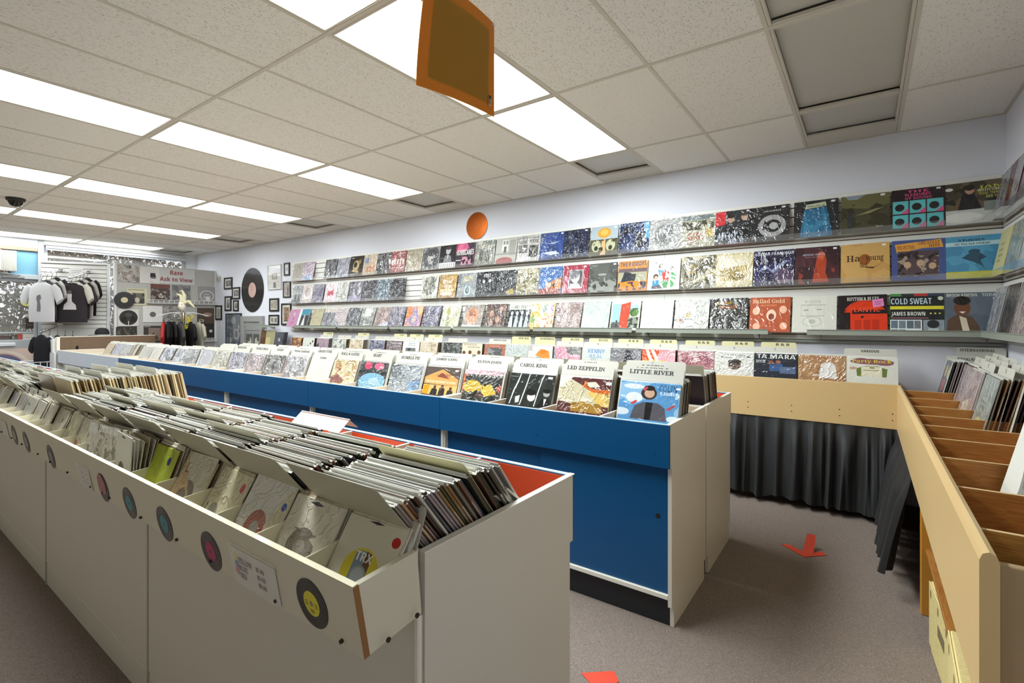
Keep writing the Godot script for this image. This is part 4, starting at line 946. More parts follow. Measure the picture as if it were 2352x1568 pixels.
func bin_cabinet(label: String, group: String, x_right: float, z_front: float, depth: float, turn_back: bool, fascia: Material, door: Material, back: Material, seps := 3) -> Node3D:
	# origin at the right front corner on the floor, front looking along +z (or -z when turned back), 1.428 wide
	var t := thing("record_bin_cabinet", label, "record bin", Vector3(x_right, 0, z_front), PI if turn_back else 0.0, group)
	var s := 1.0 if turn_back else -1.0       # which way the cabinet runs along its own x
	var w := UNIT
	for k in 2:
		var x := s * (0.009 + k * (w - 0.018))
		var b := MB.new(); b.xf = Transform3D(Basis(Vector3.UP, -PI / 2), Vector3(x + 0.009, 0, 0))
		# side panel with a notch for the kick board; profile in (z, y)
		b.prism(PackedVector2Array([Vector2(-0.03, 0.1), Vector2(-0.03, 0.735), Vector2(-0.012, 0.736), Vector2(-0.012, TOP - 0.001), Vector2(-depth, TOP - 0.001), Vector2(-depth, 0.1), Vector2(-depth + 0.03, 0.1), Vector2(-depth + 0.03, 0.0), Vector2(-0.06, 0.0), Vector2(-0.06, 0.1)]), 0.018)
		obj("side_panel", b, M.laminate, t)
		b = MB.new(); b.span(Vector3(x - 0.009, TOP - 0.001, -depth), Vector3(x + 0.009, TOP + 0.001, -0.0)); obj("edge_band", b, M.laminate_edge, t)
	var xa := s * 0.018; var xb := s * (w - 0.018)
	var b := MB.new(); b.span(Vector3(minf(0, s * w) + 0.001, 0.736, -0.018), Vector3(maxf(0, s * w) - 0.001, TOP - 0.002, 0.0), 0.0015); var fs := obj("fascia", b, fascia, t)
	b = MB.new(); b.span(Vector3(minf(0, s * w) + 0.001, TOP - 0.002, -0.018), Vector3(maxf(0, s * w) - 0.001, TOP, 0.0)); obj("edge_band", b, M.blue_edge if fascia == M.blue else M.laminate_edge, fs)
	for q in [0.05, 0.5, 0.95]:
		b = MB.new(); b.cyl(Vector3(s * w * q, 0.8, 0.0), Vector3(s * w * q, 0.8, 0.0015), 0.005, 8); obj("screw_cap", b, fascia, fs)
	# two sliding doors, one behind the other, over a white rail and a black kick board
	var mid := (xa + xb) / 2
	b = MB.new(); b.span(Vector3(minf(xa, mid) + (0.0 if s < 0 else 0.0), 0.152, -0.05), Vector3(maxf(xa, mid) + (0.01 if s > 0 else 0.0), 0.76, -0.042), 0.001); var d1 := obj("sliding_door", b, door, t)
	b = MB.new(); b.span(Vector3(minf(mid, xb) - 0.0, 0.152, -0.062), Vector3(maxf(mid, xb) + (0.02 if s < 0 else 0.0), 0.76, -0.054), 0.001); var d2 := obj("sliding_door", b, door, t)
	for q in 2:
		b = MB.new(); var px := xa + s * 0.05 if q == 0 else xb - s * 0.05
		b.cyl(Vector3(px, 0.5, -0.0422 if q == 0 else -0.0542), Vector3(px, 0.5, -0.0413 if q == 0 else -0.0533), 0.012, 16); obj("finger_hole", b, M.dark, d1 if q == 0 else d2)
	b = MB.new(); b.span(Vector3(minf(xa, xb), 0.13, -0.066), Vector3(maxf(xa, xb), 0.152, -0.03), 0.002); obj("door_rail", b, M.laminate_edge, t)
	b = MB.new(); b.span(Vector3(minf(xa, xb), 0.0, -0.075), Vector3(maxf(xa, xb), 0.13, -0.06), 0.0015); obj("kick_board", b, M.kick, t)
	b = MB.new(); b.span(Vector3(s * w - 0.008, 0.13, -0.045), Vector3(s * w + 0.008, 0.736, -0.02), 0.002); obj("stile", b, M.cream, t)
	b = MB.new(); b.span(Vector3(minf(xa, xb), 0.76, -depth + 0.012), Vector3(maxf(xa, xb), 0.785, -0.02)); obj("bin_floor", b, M.beige_panel, t)
	b = MB.new(); b.span(Vector3(minf(xa, xb), 0.04, -depth + 0.003), Vector3(maxf(xa, xb), TOP - 0.004, -depth + 0.015), 0.001); obj("back_panel", b, back, t)
	if fascia == M.blue:
		b = MB.new(); b.span(Vector3(minf(xa, xb), 0.79, -0.022), Vector3(maxf(xa, xb), TOP - 0.006, -0.0185)); obj("orange_lining", b, M.orange if turn_back else M.beige_panel, t)
	for q in range(1, seps + 1):
		var x := s * (0.0 + q * BIN)
		b = MB.new(); b.span(Vector3(x - 0.005, 0.785, -depth + 0.02), Vector3(x + 0.005, TOP - 0.004, -0.022), 0.001); var sp := obj("bin_separator", b, M.beige_panel, t)
		b = MB.new(); b.span(Vector3(x - 0.005, TOP - 0.004, -depth + 0.02), Vector3(x + 0.005, TOP - 0.002, -0.022)); obj("edge_band", b, M.laminate_edge, sp)
	return t

func build_cabinets() -> void:
	var names := ["blue fronted record bin at the aisle end facing the white counter", "blue fronted record bin second from the aisle end", "blue fronted record bin third from the aisle end", "blue fronted record bin fourth from the aisle end", "blue fronted record bin fifth from the aisle end, with silvery sleeves", "pale fronted record bin next to the last blue one", "pale fronted record bin at the far end, against the brown board"]
	for k in 7:
		bin_cabinet(names[k], "record bins of the middle island, camera side", -0.925 - UNIT * k, 2.558, 0.6, false, M.blue if k < 5 else paint("ccd4de", 0.45), M.blue if k < 5 else paint("ccd4de", 0.45), M.beige_panel)
	var rear := ["record bin back to back with the first blue one, orange inside", "record bin behind the second blue one, facing the wall", "record bin behind the third blue one, facing the wall", "record bin behind the fourth blue one, facing the wall", "record bin behind the fifth blue one, facing the wall", "record bin behind the first pale one, facing the wall", "record bin behind the last pale one, facing the wall"]
	for k in 7: bin_cabinet(rear[k], "record bins of the middle island, wall side", -0.925 - UNIT * k, 1.335, 0.6, true, M.blue, M.blue, M.laminate)
	# the brown end board of the island
	var t := thing("end_board", "tall brown board with white edges closing the far end of the middle island", "panel", Vector3(-10.96, 0, 0))
	var b := MB.new(); b.span(Vector3(-0.02, 0.02, 1.22), Vector3(0.02, 1.14, 2.52), 0.002); obj("board", b, M.brown_board, t)
	b = MB.new(); b.span(Vector3(-0.025, 0.0, 2.52), Vector3(0.025, 1.145, 2.56), 0.002); b.span(Vector3(-0.025, 1.14, 1.22), Vector3(0.025, 1.15, 2.52), 0.001); obj("white_edge", b, M.laminate_edge, t)
	b = MB.new(); b.span(Vector3(-0.2, 0.0, 2.57), Vector3(0.06, 0.9, 2.6), 0.003); b.span(Vector3(-0.2, 0.9, 2.4), Vector3(-0.03, 1.1, 2.6), 0.003); obj("white_post", b, M.white_paint, t)
	# the near counter: the same bins, their blue side turned to the island, white backs to the camera
	var near := ["white backed counter bin nearest the camera, with the fullest row of spines", "white backed counter bin second from the near end", "white backed counter bin third from the near end", "white backed counter bin fourth from the near end", "white backed counter bin fifth from the near end", "white backed counter bin farthest from the camera"]
	for k in 6:
		var x0 := -0.935 - UNIT * k
		var c := bin_cabinet(near[k], "bins of the white counter", x0, 3.411, 0.619, true, M.blue, M.blue, M.laminate)
		b = MB.new(); b.span(Vector3(0.004, 0.118, -0.631), Vector3(UNIT - 0.004, 0.81, -0.619), 0.0025); obj("face_panel", b, M.laminate, c)
		b = MB.new(); b.span(Vector3(0.004, 0.0, -0.629), Vector3(UNIT - 0.004, 0.113, -0.617), 0.002); obj("base_strip", b, M.laminate, c)
		b = MB.new(); b.span(Vector3(UNIT - 0.006, 0.0, -0.634), Vector3(UNIT + 0.006, 0.8, -0.62), 0.002); obj("joint_strip", b, paint("a8a292", 0.5), c)
	# the tray for small records screwed to the counter's face
	t = thing("singles_tray", "long cream tray of small records fixed along the white counter", "record tray", Vector3(-0.938, 0, 0))
	var len := 6.6
	b = MB.new(); b.xf = Transform3D(Basis(Vector3.UP, -PI / 2), Vector3(0, 0, 0))
	var prof := PackedVector2Array([Vector2(4.036, 0.815), Vector2(4.163, 0.80), Vector2(4.187, 0.937), Vector2(4.048, 0.944)])
	b.prism(prof, 0.013); obj("end_panel", b, M.cream, t)
	var tilt := atan2(0.024, 0.137)
	b = MB.new(); b.xf = Transform3D(Basis(Vector3.RIGHT, tilt), Vector3(-len / 2, 0.8685, 4.177)); b.box(Vector3(0, 0, 0.002), Vector3(len - 0.001, 0.141, 0.012), 0.0015); var fp := obj("front_panel", b, M.cream, t)
	b = MB.new(); b.xf = Transform3D(Basis(Vector3.RIGHT, tilt), Vector3(0, 0.8685, 4.177)); b.box(Vector3(0.0006, 0, 0.002), Vector3(0.0016, 0.139, 0.0112)); obj("raw_edge", b, paint("94673a", 0.8), fp)
	b = MB.new(); b.xf = Transform3D(Basis(Vector3.RIGHT, tilt), Vector3(-len / 2, 0.8685, 4.177)); b.box(Vector3(0, 0.0712, 0.002), Vector3(len - 0.001, 0.0012, 0.0115)); obj("edge_band", b, paint("efe6c4", 0.5), fp)
	b = MB.new(); b.span(Vector3(-len, 0.806, 4.034), Vector3(-0.013, 0.816, 4.166)); obj("tray_floor", b, M.cream, t)
	b = MB.new(); b.span(Vector3(-len, 0.81, 4.033), Vector3(-0.013, 0.94, 4.04)); obj("rear_panel", b, M.cream, t)
	for k in range(1, 33):
		b = MB.new(); b.xf = Transform3D(Basis(Vector3.UP, -PI / 2), Vector3(-0.006 - k * 0.198, 0, 0))
		b.prism(PackedVector2Array([Vector2(4.04, 0.815), Vector2(4.16, 0.812), Vector2(4.176, 0.916), Vector2(4.04, 0.93)]), 0.005); obj("compartment_separator", b, paint("ece4c6", 0.5), t)
	for p in [Vector2(4.06, 0.826), Vector2(4.13, 0.816)]:
		b = MB.new(); b.cyl(Vector3(0.012, p.y, p.x), Vector3(0.0145, p.y, p.x), 0.005, 10); obj("screw", b, M.screw, t)
	for k in 26:
		b = MB.new(); var sx := -0.06 - k * 0.25 + 0.03 * sin(k * 2.3); b.cyl(Vector3(sx, 0.812, 4.174), Vector3(sx, 0.811, 4.181), 0.004, 8); obj("screw", b, M.screw, fp)
	b = MB.new(); b.span(Vector3(-0.012, 0.6, 4.034), Vector3(0.0, 0.81, 4.046), 0.002); obj("bracket", b, M.laminate_edge, t)
	# bins along the record wall, tan laminate fascia
	var wall_names := ["tan wall bin ending at the right hand corner, with party record", "tan wall bin with the rhythm and blues cards, second from the corner", "tan wall bin with the jazz cards, third from the corner", "tan wall bin at the far end of the record wall"]
	for k in 4:
		var w := 2.15
		t = thing("record_bin", wall_names[k], "record bin", Vector3(-w * k, 0, 0), 0.0, "tan bins along the record wall")
		b = MB.new(); b.span(Vector3(-w + 0.001, 0.648, 0.452), Vector3(-0.001, 0.957, 0.474), 0.002); var f := obj("fascia", b, M.tan, t)
		for q in [0.32, 0.62, 0.93, 1.24, 1.55, 1.86]:
			if k == 0 and q > 1.3: continue
			for y in [0.71, 0.755]:
				b = MB.new(); b.cyl(Vector3(-q + 0.27 if q < 0.4 else -q + 0.26, y, 0.473), Vector3(-q + 0.27 if q < 0.4 else -q + 0.26, y, 0.4755), 0.004, 8); obj("screw", b, M.screw, f)
		b = MB.new(); b.span(Vector3(-w, 0.8, 0.002), Vector3(0, 0.82, 0.452)); obj("bin_floor", b, M.pine, t)
		for q in range(0, 7):
			if q * 0.3175 > w - 0.1: continue
			b = MB.new(); b.span(Vector3(-q * 0.3175 - 0.012, 0.82, 0.004), Vector3(-q * 0.3175 - 0.003, 0.94, 0.45), 0.001); obj("bin_separator", b, M.pine, t)
		for q in [0.12, w - 0.12]:
			b = MB.new(); b.span(Vector3(-q - 0.03, 0, 0.06), Vector3(-q + 0.03, 0.8, 0.12), 0.003); obj("leg", b, M.pine, t)
	# the long bin on the right, with pine dividers
	t = thing("record_bin", "tan right hand bin with pine dividers, running from the corner towards the camera", "record bin", Vector3.ZERO)
	b = MB.new(); b.xf = Transform3D(Basis.IDENTITY, Vector3(0, 0, 0.474))
	var fpz := PackedVector2Array([Vector2(-0.024, 0.642), Vector2(0.006, 0.642), Vector2(0.006, 0.935), Vector2(0.001, 0.948), Vector2(-0.009, 0.953), Vector2(-0.019, 0.948), Vector2(-0.024, 0.935)])
	b.prism(fpz, 2.96); obj("fascia", b, M.tan, t)
	b = MB.new(); b.span(Vector3(0.006, 0.6, 3.405), Vector3(XR - 0.004, 0.93, 3.425), 0.002); obj("end_panel", b, paint("a98e69", 0.5), t)
	b = MB.new(); b.span(Vector3(0.0, 0.8, 0.002), Vector3(XR - 0.003, 0.82, 3.405)); obj("bin_floor", b, M.pine, t)
	for z in [0.525, 0.917, 1.272, 1.59, 1.876, 2.175, 2.519, 2.886, 3.23]:
		b = MB.new(); b.xf.origin = Vector3(0.296, 0.875, z - 0.006); b.box(Vector3.ZERO, Vector3(0.578, 0.11, 0.011), 0.001); var dv := obj("bin_separator", b, M.pine, t)
		b = MB.new(); b.span(Vector3(0.008, 0.93, z - 0.0115), Vector3(0.584, 0.9315, z - 0.0005)); obj("raw_edge", b, paint("d8b684", 0.6), dv)
	b = MB.new(); b.span(Vector3(XR - 0.02, 0.82, 0.002), Vector3(XR - 0.004, 1.0, 3.405)); obj("back_board", b, M.pine, t)
	b = MB.new(); b.span(Vector3(0.012, 0.0, 1.68), Vector3(0.06, 0.8, 1.73), 0.003); obj("leg", b, paint("c98b2e", 0.5), t)
	b = MB.new(); b.span(Vector3(0.5, 0.0, 3.3), Vector3(0.56, 0.8, 3.36), 0.003); obj("leg", b, paint("c98b2e", 0.5), t)
	b = MB.new(); b.span(Vector3(0.03, 0.3, 1.38), Vector3(0.58, 0.32, 3.36), 0.002); obj("lower_shelf", b, M.pine, t)

# ---------------------------------------------------------------- black skirt under the tan bins
func build_skirt() -> void:
	var path := []       # (x, z) along the hem line
	for k in 61: path.append(Vector2(-1.9 + k * 1.85 / 60.0, 0.46))
	for k in 8: path.append(Vector2(-0.05 + 0.035 * sin(k / 7.0 * PI / 2), 0.46 + 0.035 * (1.0 - cos(k / 7.0 * PI / 2))))
	for k in 24: path.append(Vector2(-0.012, 0.5 + k * 1.14 / 23.0))
	var b := MB.new()
	var nz := FastNoiseLite.new(); nz.seed = 8; nz.frequency = 1.0
	var rows := []
	var dense := []
	for k in path.size() - 1:
		for q in 4: dense.append(path[k].lerp(path[k + 1], q / 4.0))
	dense.append(path[-1])
	for j in 15:
		var f := j / 14.0
		var line := PackedVector3Array()
		var s := 0.0
		for k in dense.size():
			if k > 0: s += dense[k].distance_to(dense[k - 1])
			var d: Vector2 = (dense[mini(k + 1, dense.size() - 1)] - dense[maxi(k - 1, 0)]).normalized()
			var out := Vector2(-d.y, d.x)
			if k > 300: pass
			var wide := smoothstep(0.0, 0.35, f)
			var ph := s * 44.0 + nz.get_noise_1d(s * 2.0) * 9.0 + 0.9 * sin(f * 2.0 + s * 3.0)
			var amp := 0.004 + wide * (0.016 + 0.014 * nz.get_noise_1d(s * 4.0 + 40.0)) + 0.014 * f
			var y := 0.66 - f * (0.60 + 0.05 * nz.get_noise_1d(s * 2.2 + 9.0) - 0.05 * smoothstep(1.95, 2.8, s))
			var p: Vector2 = dense[k] + out * (amp * (0.6 + sin(ph + f * 0.8 * nz.get_noise_1d(s * 2.0))) + 0.085 * f + 0.004 * sin(ph * 2.3 + f * 3.0) * wide)
			line.append(Vector3(p.x, y, p.y))
		rows.append(line)
	rows.reverse()
	b.grid(rows)
	var o := obj("skirt_curtain", b, M.black_cloth)
	tag(o, "pleated black cloth skirt hanging under the tan bins round the corner", "curtain")

# ---------------------------------------------------------------- what stands in the bins
const DARK_WORDS := ["charcoal", "red brown", "tan", "olive black", "taupe", "ivory", "black", "rust brown", "khaki grey", "moss green", "mauve", "slate", "sand brown", "dark brown"]
const BROWN_WORDS := ["straw", "brown", "light tan", "dark brown", "tan", "cream", "umber", "drab", "beige", "chestnut", "buff", "grey brown", "putty", "blackish"]
const PALE_WORDS := ["chalk", "stone", "off white", "dim grey", "warm grey", "cream white", "grey brown", "light grey", "mid grey", "pale", "dark", "ash", "oatmeal", "milk white"]
var pack_meshes := {}
func packed_mesh(kind: String, k: int) -> ArrayMesh:
	# one record of a tightly packed row, seen by its spine and its top edge; kinds: dark, brown, pale
	var key := kind + str(k)
	if not pack_meshes.has(key):
		var r := RandomNumberGenerator.new(); r.seed = 100 + k * 7 + kind.length() * 1000
		var pal: Array = {
			"dark": ["2c2826", "4a3028", "8c6a3c", "3a3c30", "56504a", "c9c2b4", "1f2226", "6e4030", "7a7468", "35402c", "9c8c8c", "4c4c58", "a88a60", "2a2024"],
			"brown": ["b09a6c", "8c7450", "c4b088", "6c5638", "a48a5c", "d0c09a", "7c6444", "94805c", "bca878", "5c4830", "c8b48c", "847058", "a89870", "4c4034"],
			"pale": ["c9c5b8", "b4b0a4", "d8d4c8", "8c887c", "a8a294", "e0dcd2", "6c665c", "beb8aa", "9c968a", "cfc9bb", "55504a", "c0bcb0", "b0a898", "dcd8ce"]}[kind]
		var b := MB.new()
		var c := srgb(pal[k % pal.size()])
		var th := 0.0058
		b.col = c
		b.box(Vector3(0, LP / 2, -th / 2), Vector3(LP, LP, th), 0.0008)
		b.col = srgb(["d8d5ca", "ccc7b9", "dedbd3", "c4beaf"][k % 4])
		# the open top edge of the sleeve and the lip of its clear bag
		b.box(Vector3(0, LP + 0.0004, -th / 2), Vector3(LP - 0.002, 0.0016, th - 0.0006))
		b.xf = Transform3D(Basis(Vector3.RIGHT, r.randf_range(-0.5, 0.5)) * Basis(Vector3.BACK, r.randf_range(-0.01, 0.01)), Vector3(0, LP, -th / 2))
		b.col = srgb(["d4d4cc", "dcdcd6", "c8c8c0"][k % 3])
		b.box(Vector3(r.randf_range(-0.01, 0.01), 0.005, 0), Vector3(LP - 0.012, 0.009, 0.0009))
		b.xf = Transform3D.IDENTITY
		if k % 5 == 2:
			b.col = c.lerp(Color(0.7, 0.7, 0.66), 0.6)
			b.box(Vector3(LP / 2 - 0.0002, 0.19, -th / 2), Vector3(0.001, 0.1, 0.002)); b.box(Vector3(-LP / 2 + 0.0002, 0.19, -th / 2), Vector3(0.001, 0.1, 0.002))
		pack_meshes[key] = b.mesh(M.spine)
	return pack_meshes[key]

func pack(n: int, kind: String, start: Vector3, step: Vector3, turn: float, lean: float, label: String, group: String, single: bool, r: RandomNumberGenerator, jitter := 0.004) -> void:
	if single:
		for k in n:
			var q := r.randi_range(0, 13)
			var o := show_mesh("record_sleeve", packed_mesh(kind, q))
			o.transform = leaning(start + step * k + Vector3(r.randf_range(-jitter, jitter), r.randf_range(-0.003, 0.003), 0), turn, lean + r.randf_range(-1.2, 1.2), r.randf_range(-0.5, 0.5))
			tag(o, "%s spined record, %s %s" % [{"dark": DARK_WORDS, "brown": BROWN_WORDS, "pale": PALE_WORDS}[kind][q], ordinal(k), label], "record", group)
		return
	var st := SurfaceTool.new()
	for k in n:
		st.append_from(packed_mesh(kind, r.randi_range(0, 13)), 0, leaning(start + step * k + Vector3(r.randf_range(-jitter, jitter), r.randf_range(-0.004, 0.003), 0) if absf(step.z) > absf(step.x) else start + step * k + Vector3(0, r.randf_range(-0.004, 0.003), r.randf_range(-jitter, jitter)), turn, lean + r.randf_range(-1.2, 1.2), r.randf_range(-0.5, 0.5)))
	var m := st.commit(); m.surface_set_material(0, M.spine)
	var o := show_mesh("packed_record_sleeves", m)
	tag(o, label, "records", group); o.set_meta("kind", "stuff")

var card_meshes := {}
func card_mesh(h: float, mat: Material, w := 0.322) -> ArrayMesh:
	var key := "%.3f %.3f %s" % [h, w, mat.albedo_color.to_html()]
	if not card_meshes.has(key):
		var b := MB.new(); b.xf.origin.z = -0.0012
		var c := 0.012
		b.prism(PackedVector2Array([Vector2(-w / 2, 0), Vector2(w / 2, 0), Vector2(w / 2, h - c), Vector2(w / 2 - c * 0.3, h - c * 0.3), Vector2(w / 2 - c, h), Vector2(-w / 2 + c, h), Vector2(-w / 2 + c * 0.3, h - c * 0.3), Vector2(-w / 2, h - c)]), 0.0012)
		card_meshes[key] = b.mesh(mat)
	return card_meshes[key]

func card(text: String, at: Transform3D, h: float, mat: Material, label: String, group: String, tw := 0.2, th := 0.02, kind := "s", drop := 0.024, dx := 0.0, w := 0.322) -> Node3D:
	var t := thing("divider_card", label, "divider", Vector3.ZERO, 0, group)
	t.transform = at
	show_mesh("card", card_mesh(h, mat, w), t)
	if text: lettering(t, text, tw, th, Transform3D(Basis.IDENTITY, Vector3(dx, h - drop, 0.0003)), M.ink, kind)
	return t

func build_island_records() -> void:
	var r := RandomNumberGenerator.new(); r.seed = 31
	# one entry a bin, from the aisle end: plastic, look, print, cards behind, how many records behind
	var fronts := [
	["flat", "a grey coated man under blue sky and red lobsters", "b 5a94c4;n 8cb8d8 .45 .5 201;e d8e0e4 24 14 18 7;e dde4e6 26 44 14 14;e ccd8e0 6 84 14 10;e d6e0e4 92 92 10 8;p 55545c 22 100 28 66 42 54 66 54 78 66 82 100;p 1e1e20 46 54 58 54 56 100 46 100;e 3c2e28 50 30 13 17;e c9a48c 51 30 8.5 12;e 26221f 50 16 9 7;p c8444c 20 60 30 50 32 54 24 64;p c8444c 80 68 92 54 94 58 84 70;p c8505c 38 20 46 12 48 16 42 24;t 243c5c l 66 6 28 16 COLIN;t f0f0f0 s 68 22 30 9 Linden;r f0f4f6 93 10 7 5", ["LITTLE RIVER", "LOGGINS &", "LOVIN'", "L"], 16],
	["loose", "cream beams over a brown and gold crowd", "b 59302e;p c9c0a0 0 0 12 0 100 62 100 70 60 88 0 72;p c96a34 40 22 48 22 48 10 52 10 54 26 70 32 100 30 100 42 70 44;p d8b868 56 40 100 44 100 80 80 78;e a98640 50 80 10 10;e 8c6a2c 36 84 9 10;e a07c38 64 84 9 10;e 93702e 78 82 9 10;r a07c34 28 84 60 16;p e0d8c0 52 14 70 10 80 24 60 28;t 3c3020 s 90 44 6 6 II;r f0ece0 90 8 10 8", ["LED ZEPPELIN", "", "LEON"], 14],
	["flat", "three torn black strips and two pale faces", "b 2c302e;n 3a3e3c .4 .4 202;p d8dcd8 24 0 26 0 22 30 16 56 10 100 8 100 13 56 19 28;p d8dcd8 44 0 46 0 42 40 38 70 34 100 32 100 36 66 40 36;p d8dcd8 76 0 78 0 74 24 70 60 66 100 64 100 68 56 72 22;e cfd0ca 56 72 9 14;e 1c1e1e 54 58 11 10;e 9c9e9a 88 58 7 10;e 1c1e1e 88 50 9 7;p 1c1e1e 70 100 80 74 96 74 100 100;p d4d6d0 84 74 90 74 86 98;p c8cac6 20 76 30 70 30 92 22 96;t b8bcb8 n 2 10 18 3 indistinct;r f2f2f0 86 6 10 6", ["CAROL KING", "", "K"], 15],
	["loose", "yellow wings under a pink lettered band", "b 3c3e3a;r c8a4ac 0 0 100 16;p cc5c3c 0 16 6 16 2 100 0 100;t b8b0a8 n 6 15 90 9 ELTON_JO;e c8a440 26 58 24 22;p d8b048 46 56 70 40 90 76 60 90;n 2c2e2c .42 .7 203 10 26 90 74;e 5c3830 50 84 10 6;e c8a440 28 62 14 12;p b05c40 86 56 100 46 96 76", ["ELTON JOHN", "", "JOHN"], 14],
	["flat", "an orange gable above a row of small figures", "b 5c504a;p d49c5c 0 40 8 34 50 8 100 42 100 66 0 62;p 8c4c40 36 36 50 20 74 42;t 6c4440 s 34 22 44 12 Free_School;t ece0c4 n 6 50 88 8 WENT_TO_DIFFERENT_SCHOOLS;r d8b070 0 66 100 34;p c89424 2 70 20 66 16 100 2 100;p 34302e 24 100 28 80 36 76 44 82 44 100;p 3a3430 48 100 50 76 58 72 66 78 66 100;p 3c3834 72 100 74 82 82 78 90 84 90 100;e 5c3c30 36 73 4 6;e 5c3c30 58 69 4 6;e 5c3c30 82 75 4 6;r f2f0e8 86 8 9 6", ["JAMES GANG", "JEFFERSON", ""], 16],
	["crumpled", "a grey oval and pale blue folds, crinkled", "b 9aa0a4;e 74787a 18 28 20 26;p 7c98b4 60 70 100 50 100 90 70 100;n 6c7074 .3 .8 205", ["HUMBLE PIE", "INXS", ""], 14],
	["loose", "a pink white mask above a blue globe", "b 4c4e50;e d0506c 30 16 14 16;e d86c84 70 16 18 14;r 34383a 0 36 100 14;e 84b4cc 56 84 50 40;p a8ccdc 40 70 70 60 90 90 50 96", ["HEART", "JETHRO", ""], 12],
	["crumpled", "a cream sheet with an orange brown stain", "b d8c8a0;n b08c68 .42 .5 207 0 10 60 60;n c0a478 .4 .5 208;p 8c5c54 0 74 30 64 60 86 50 100 0 100;e a06c40 30 36 8 14", ["HALL & OATES", "G. HARRISON", ""], 14],
	["card", "", "", ["GUIDO", "GRAND FUNK", "CARAVAN"], 10],
	["crumpled", "silver creases and a small label, before the blank card", "b b0aeb0;n 8c8a8e .45 .8 211;r c4c4c4 84 10 14 8;p b08c94 0 30 8 20 4 100 0 100", ["Peter Gabriel", "GENESIS", ""], 14],
	["crumpled", "dark and silver creases, second before the blank card", "b 8c8a88;n 5c5a5c .45 .8 213", ["FOGHAT", "FOREIGNER", "F"], 13],
	["crumpled", "a rosy grey crinkle and one bright vertical fold", "b b4a8a8;n 948a8c .45 .8 215", ["EVERLY BROS.", "", "E"], 12],
	["crumpled", "a bluish grey crinkle beside the one with the bright fold", "b a8a6b0;n 86848e .45 .8 217", ["BOB DYLAN", "DOOBIES", ""], 13],
	["crumpled", "a pale disc outline under clear plastic", "b c2c0b4;e 8c8a7c 22 40 12 20;e c2c0b4 22 40 9 16;n a4a294 .4 .7 219", ["", "D"], 12],
	["flat", "a large faint ring on grey plastic", "b a8a8ac;e c4c4c8 60 50 40 44;e b0b0b4 60 50 34 38;n 98989c .35 .5 220;r e8e8ea 4 0 6 100", ["", ""], 18],
	["loose", "a pale grey slope of plain plastic", "b aaaaa8;p 8c8c8e 0 70 100 30 100 50 30 100", ["", ""], 12],
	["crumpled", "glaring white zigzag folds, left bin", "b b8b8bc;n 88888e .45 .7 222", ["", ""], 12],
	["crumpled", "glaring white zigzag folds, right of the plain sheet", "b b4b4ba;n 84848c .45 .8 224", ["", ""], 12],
	["plain", "a plain pinkish grey sheet", "b c0bab2;n b4aea6 .4 .4 226", ["", ""], 12],
	["plain", "a plain grey sheet half covered by another", "b b0aea6;n a4a29a .4 .4 227;r c8c6be 0 0 10 100", ["", ""], 10],
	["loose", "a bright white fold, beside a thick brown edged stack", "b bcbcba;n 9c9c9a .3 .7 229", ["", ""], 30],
	["loose", "violet grey stripes on silver", "b b8b8c0;p 8c8a98 20 30 30 20 20 100 8 100", ["", ""], 28],
	["plain", "a bare tan front in the pale fronted bin", "b b0a48c;n a4987f .4 .4 231", ["", ""], 6]]
	for k in fronts.size():
		var f: Array = fronts[k]
		var x := -0.925 - 0.018 - 0.162 - BIN * k - (0.004 if k % 4 == 0 else 0.012)
		if k >= 20: x -= BIN
		var z := 2.42
		var lean := 17.5 + (2.5 if k > 7 else 0.0) + r.randf_range(-1.0, 1.5) + (5.0 if k >= 16 else 0.0)
		var place := "in the middle island's bins"
		var jx := r.randf_range(-0.006, 0.006)
		var n: int = f[4]
		if f[0] == "card":
			card(f[3][0], leaning(Vector3(x, 0.79, z), 0, lean + 1.0), 0.345, M.card, "blank grey white divider card lettered GUIDO at the front of its bin", "", 0.09, 0.016)
		else:
			var c := new_cell(f[2], 0.6)
			sleeve(c, f[0], leaning(Vector3(x + jx, 0.79, z), r.randf_range(-1, 1), lean, r.randf_range(-0.5, 0.5)), "island bin front record with " + f[1], "front records of the middle island")
		var step := Vector3(0, 0.0, -0.0068 / cos(deg_to_rad(lean)))
		# two or three loose sleeves, then the name cards, then the rest of the row
		var names: Array = f[3]
		var at := 2
		for q in names.size():
			if q == 0 and f[0] == "card": continue
			var p := leaning(Vector3(x + r.randf_range(-0.008, 0.012), 0.79, z) + step * (at + 0.5), 0, lean, r.randf_range(-0.6, 0.6))
			var txt: String = names[q]
			var what := "white name card lettered %s standing behind the record front" % txt if txt else "blank white card %s standing behind the front with %s" % [["", "one row back", "two rows back", "at the back"][q], f[1] if f[1] else "GUIDO"]
			if txt == "": what = "blank white card %s behind the front record of the %s island bin" % [["just", "a little way", "further", "far"][q], ordinal(k)]
			card(txt, p, 0.385 + 0.011 * q if k < 14 else 0.345 + 0.005 * q, M.card, what, "name cards of the middle island", minf(0.235, 0.0195 * txt.length()) if txt.length() > 1 else 0.014, 0.021, "s", 0.02, r.randf_range(-0.02, 0.01))
			at += [3, 4, 3, 3][q]
		if f[0] != "card": pack(3, "pale", Vector3(x, 0.79, z) + step, step * 1.1, 0, lean, "sleeve behind the front record of the %s island bin" % ordinal(k) if k < 8 else "loose sleeves behind the front record of the %s island bin" % ordinal(k), "loose sleeves of the island bins", k < 8, r)
		pack(n, "pale" if k > 7 else "dark", Vector3(x, 0.79, z) + step * 5, step * 1.35, 0, lean, "packed records behind the name cards of the %s island bin from the aisle end" % ordinal(k), "packed rows of the middle island", false, r)
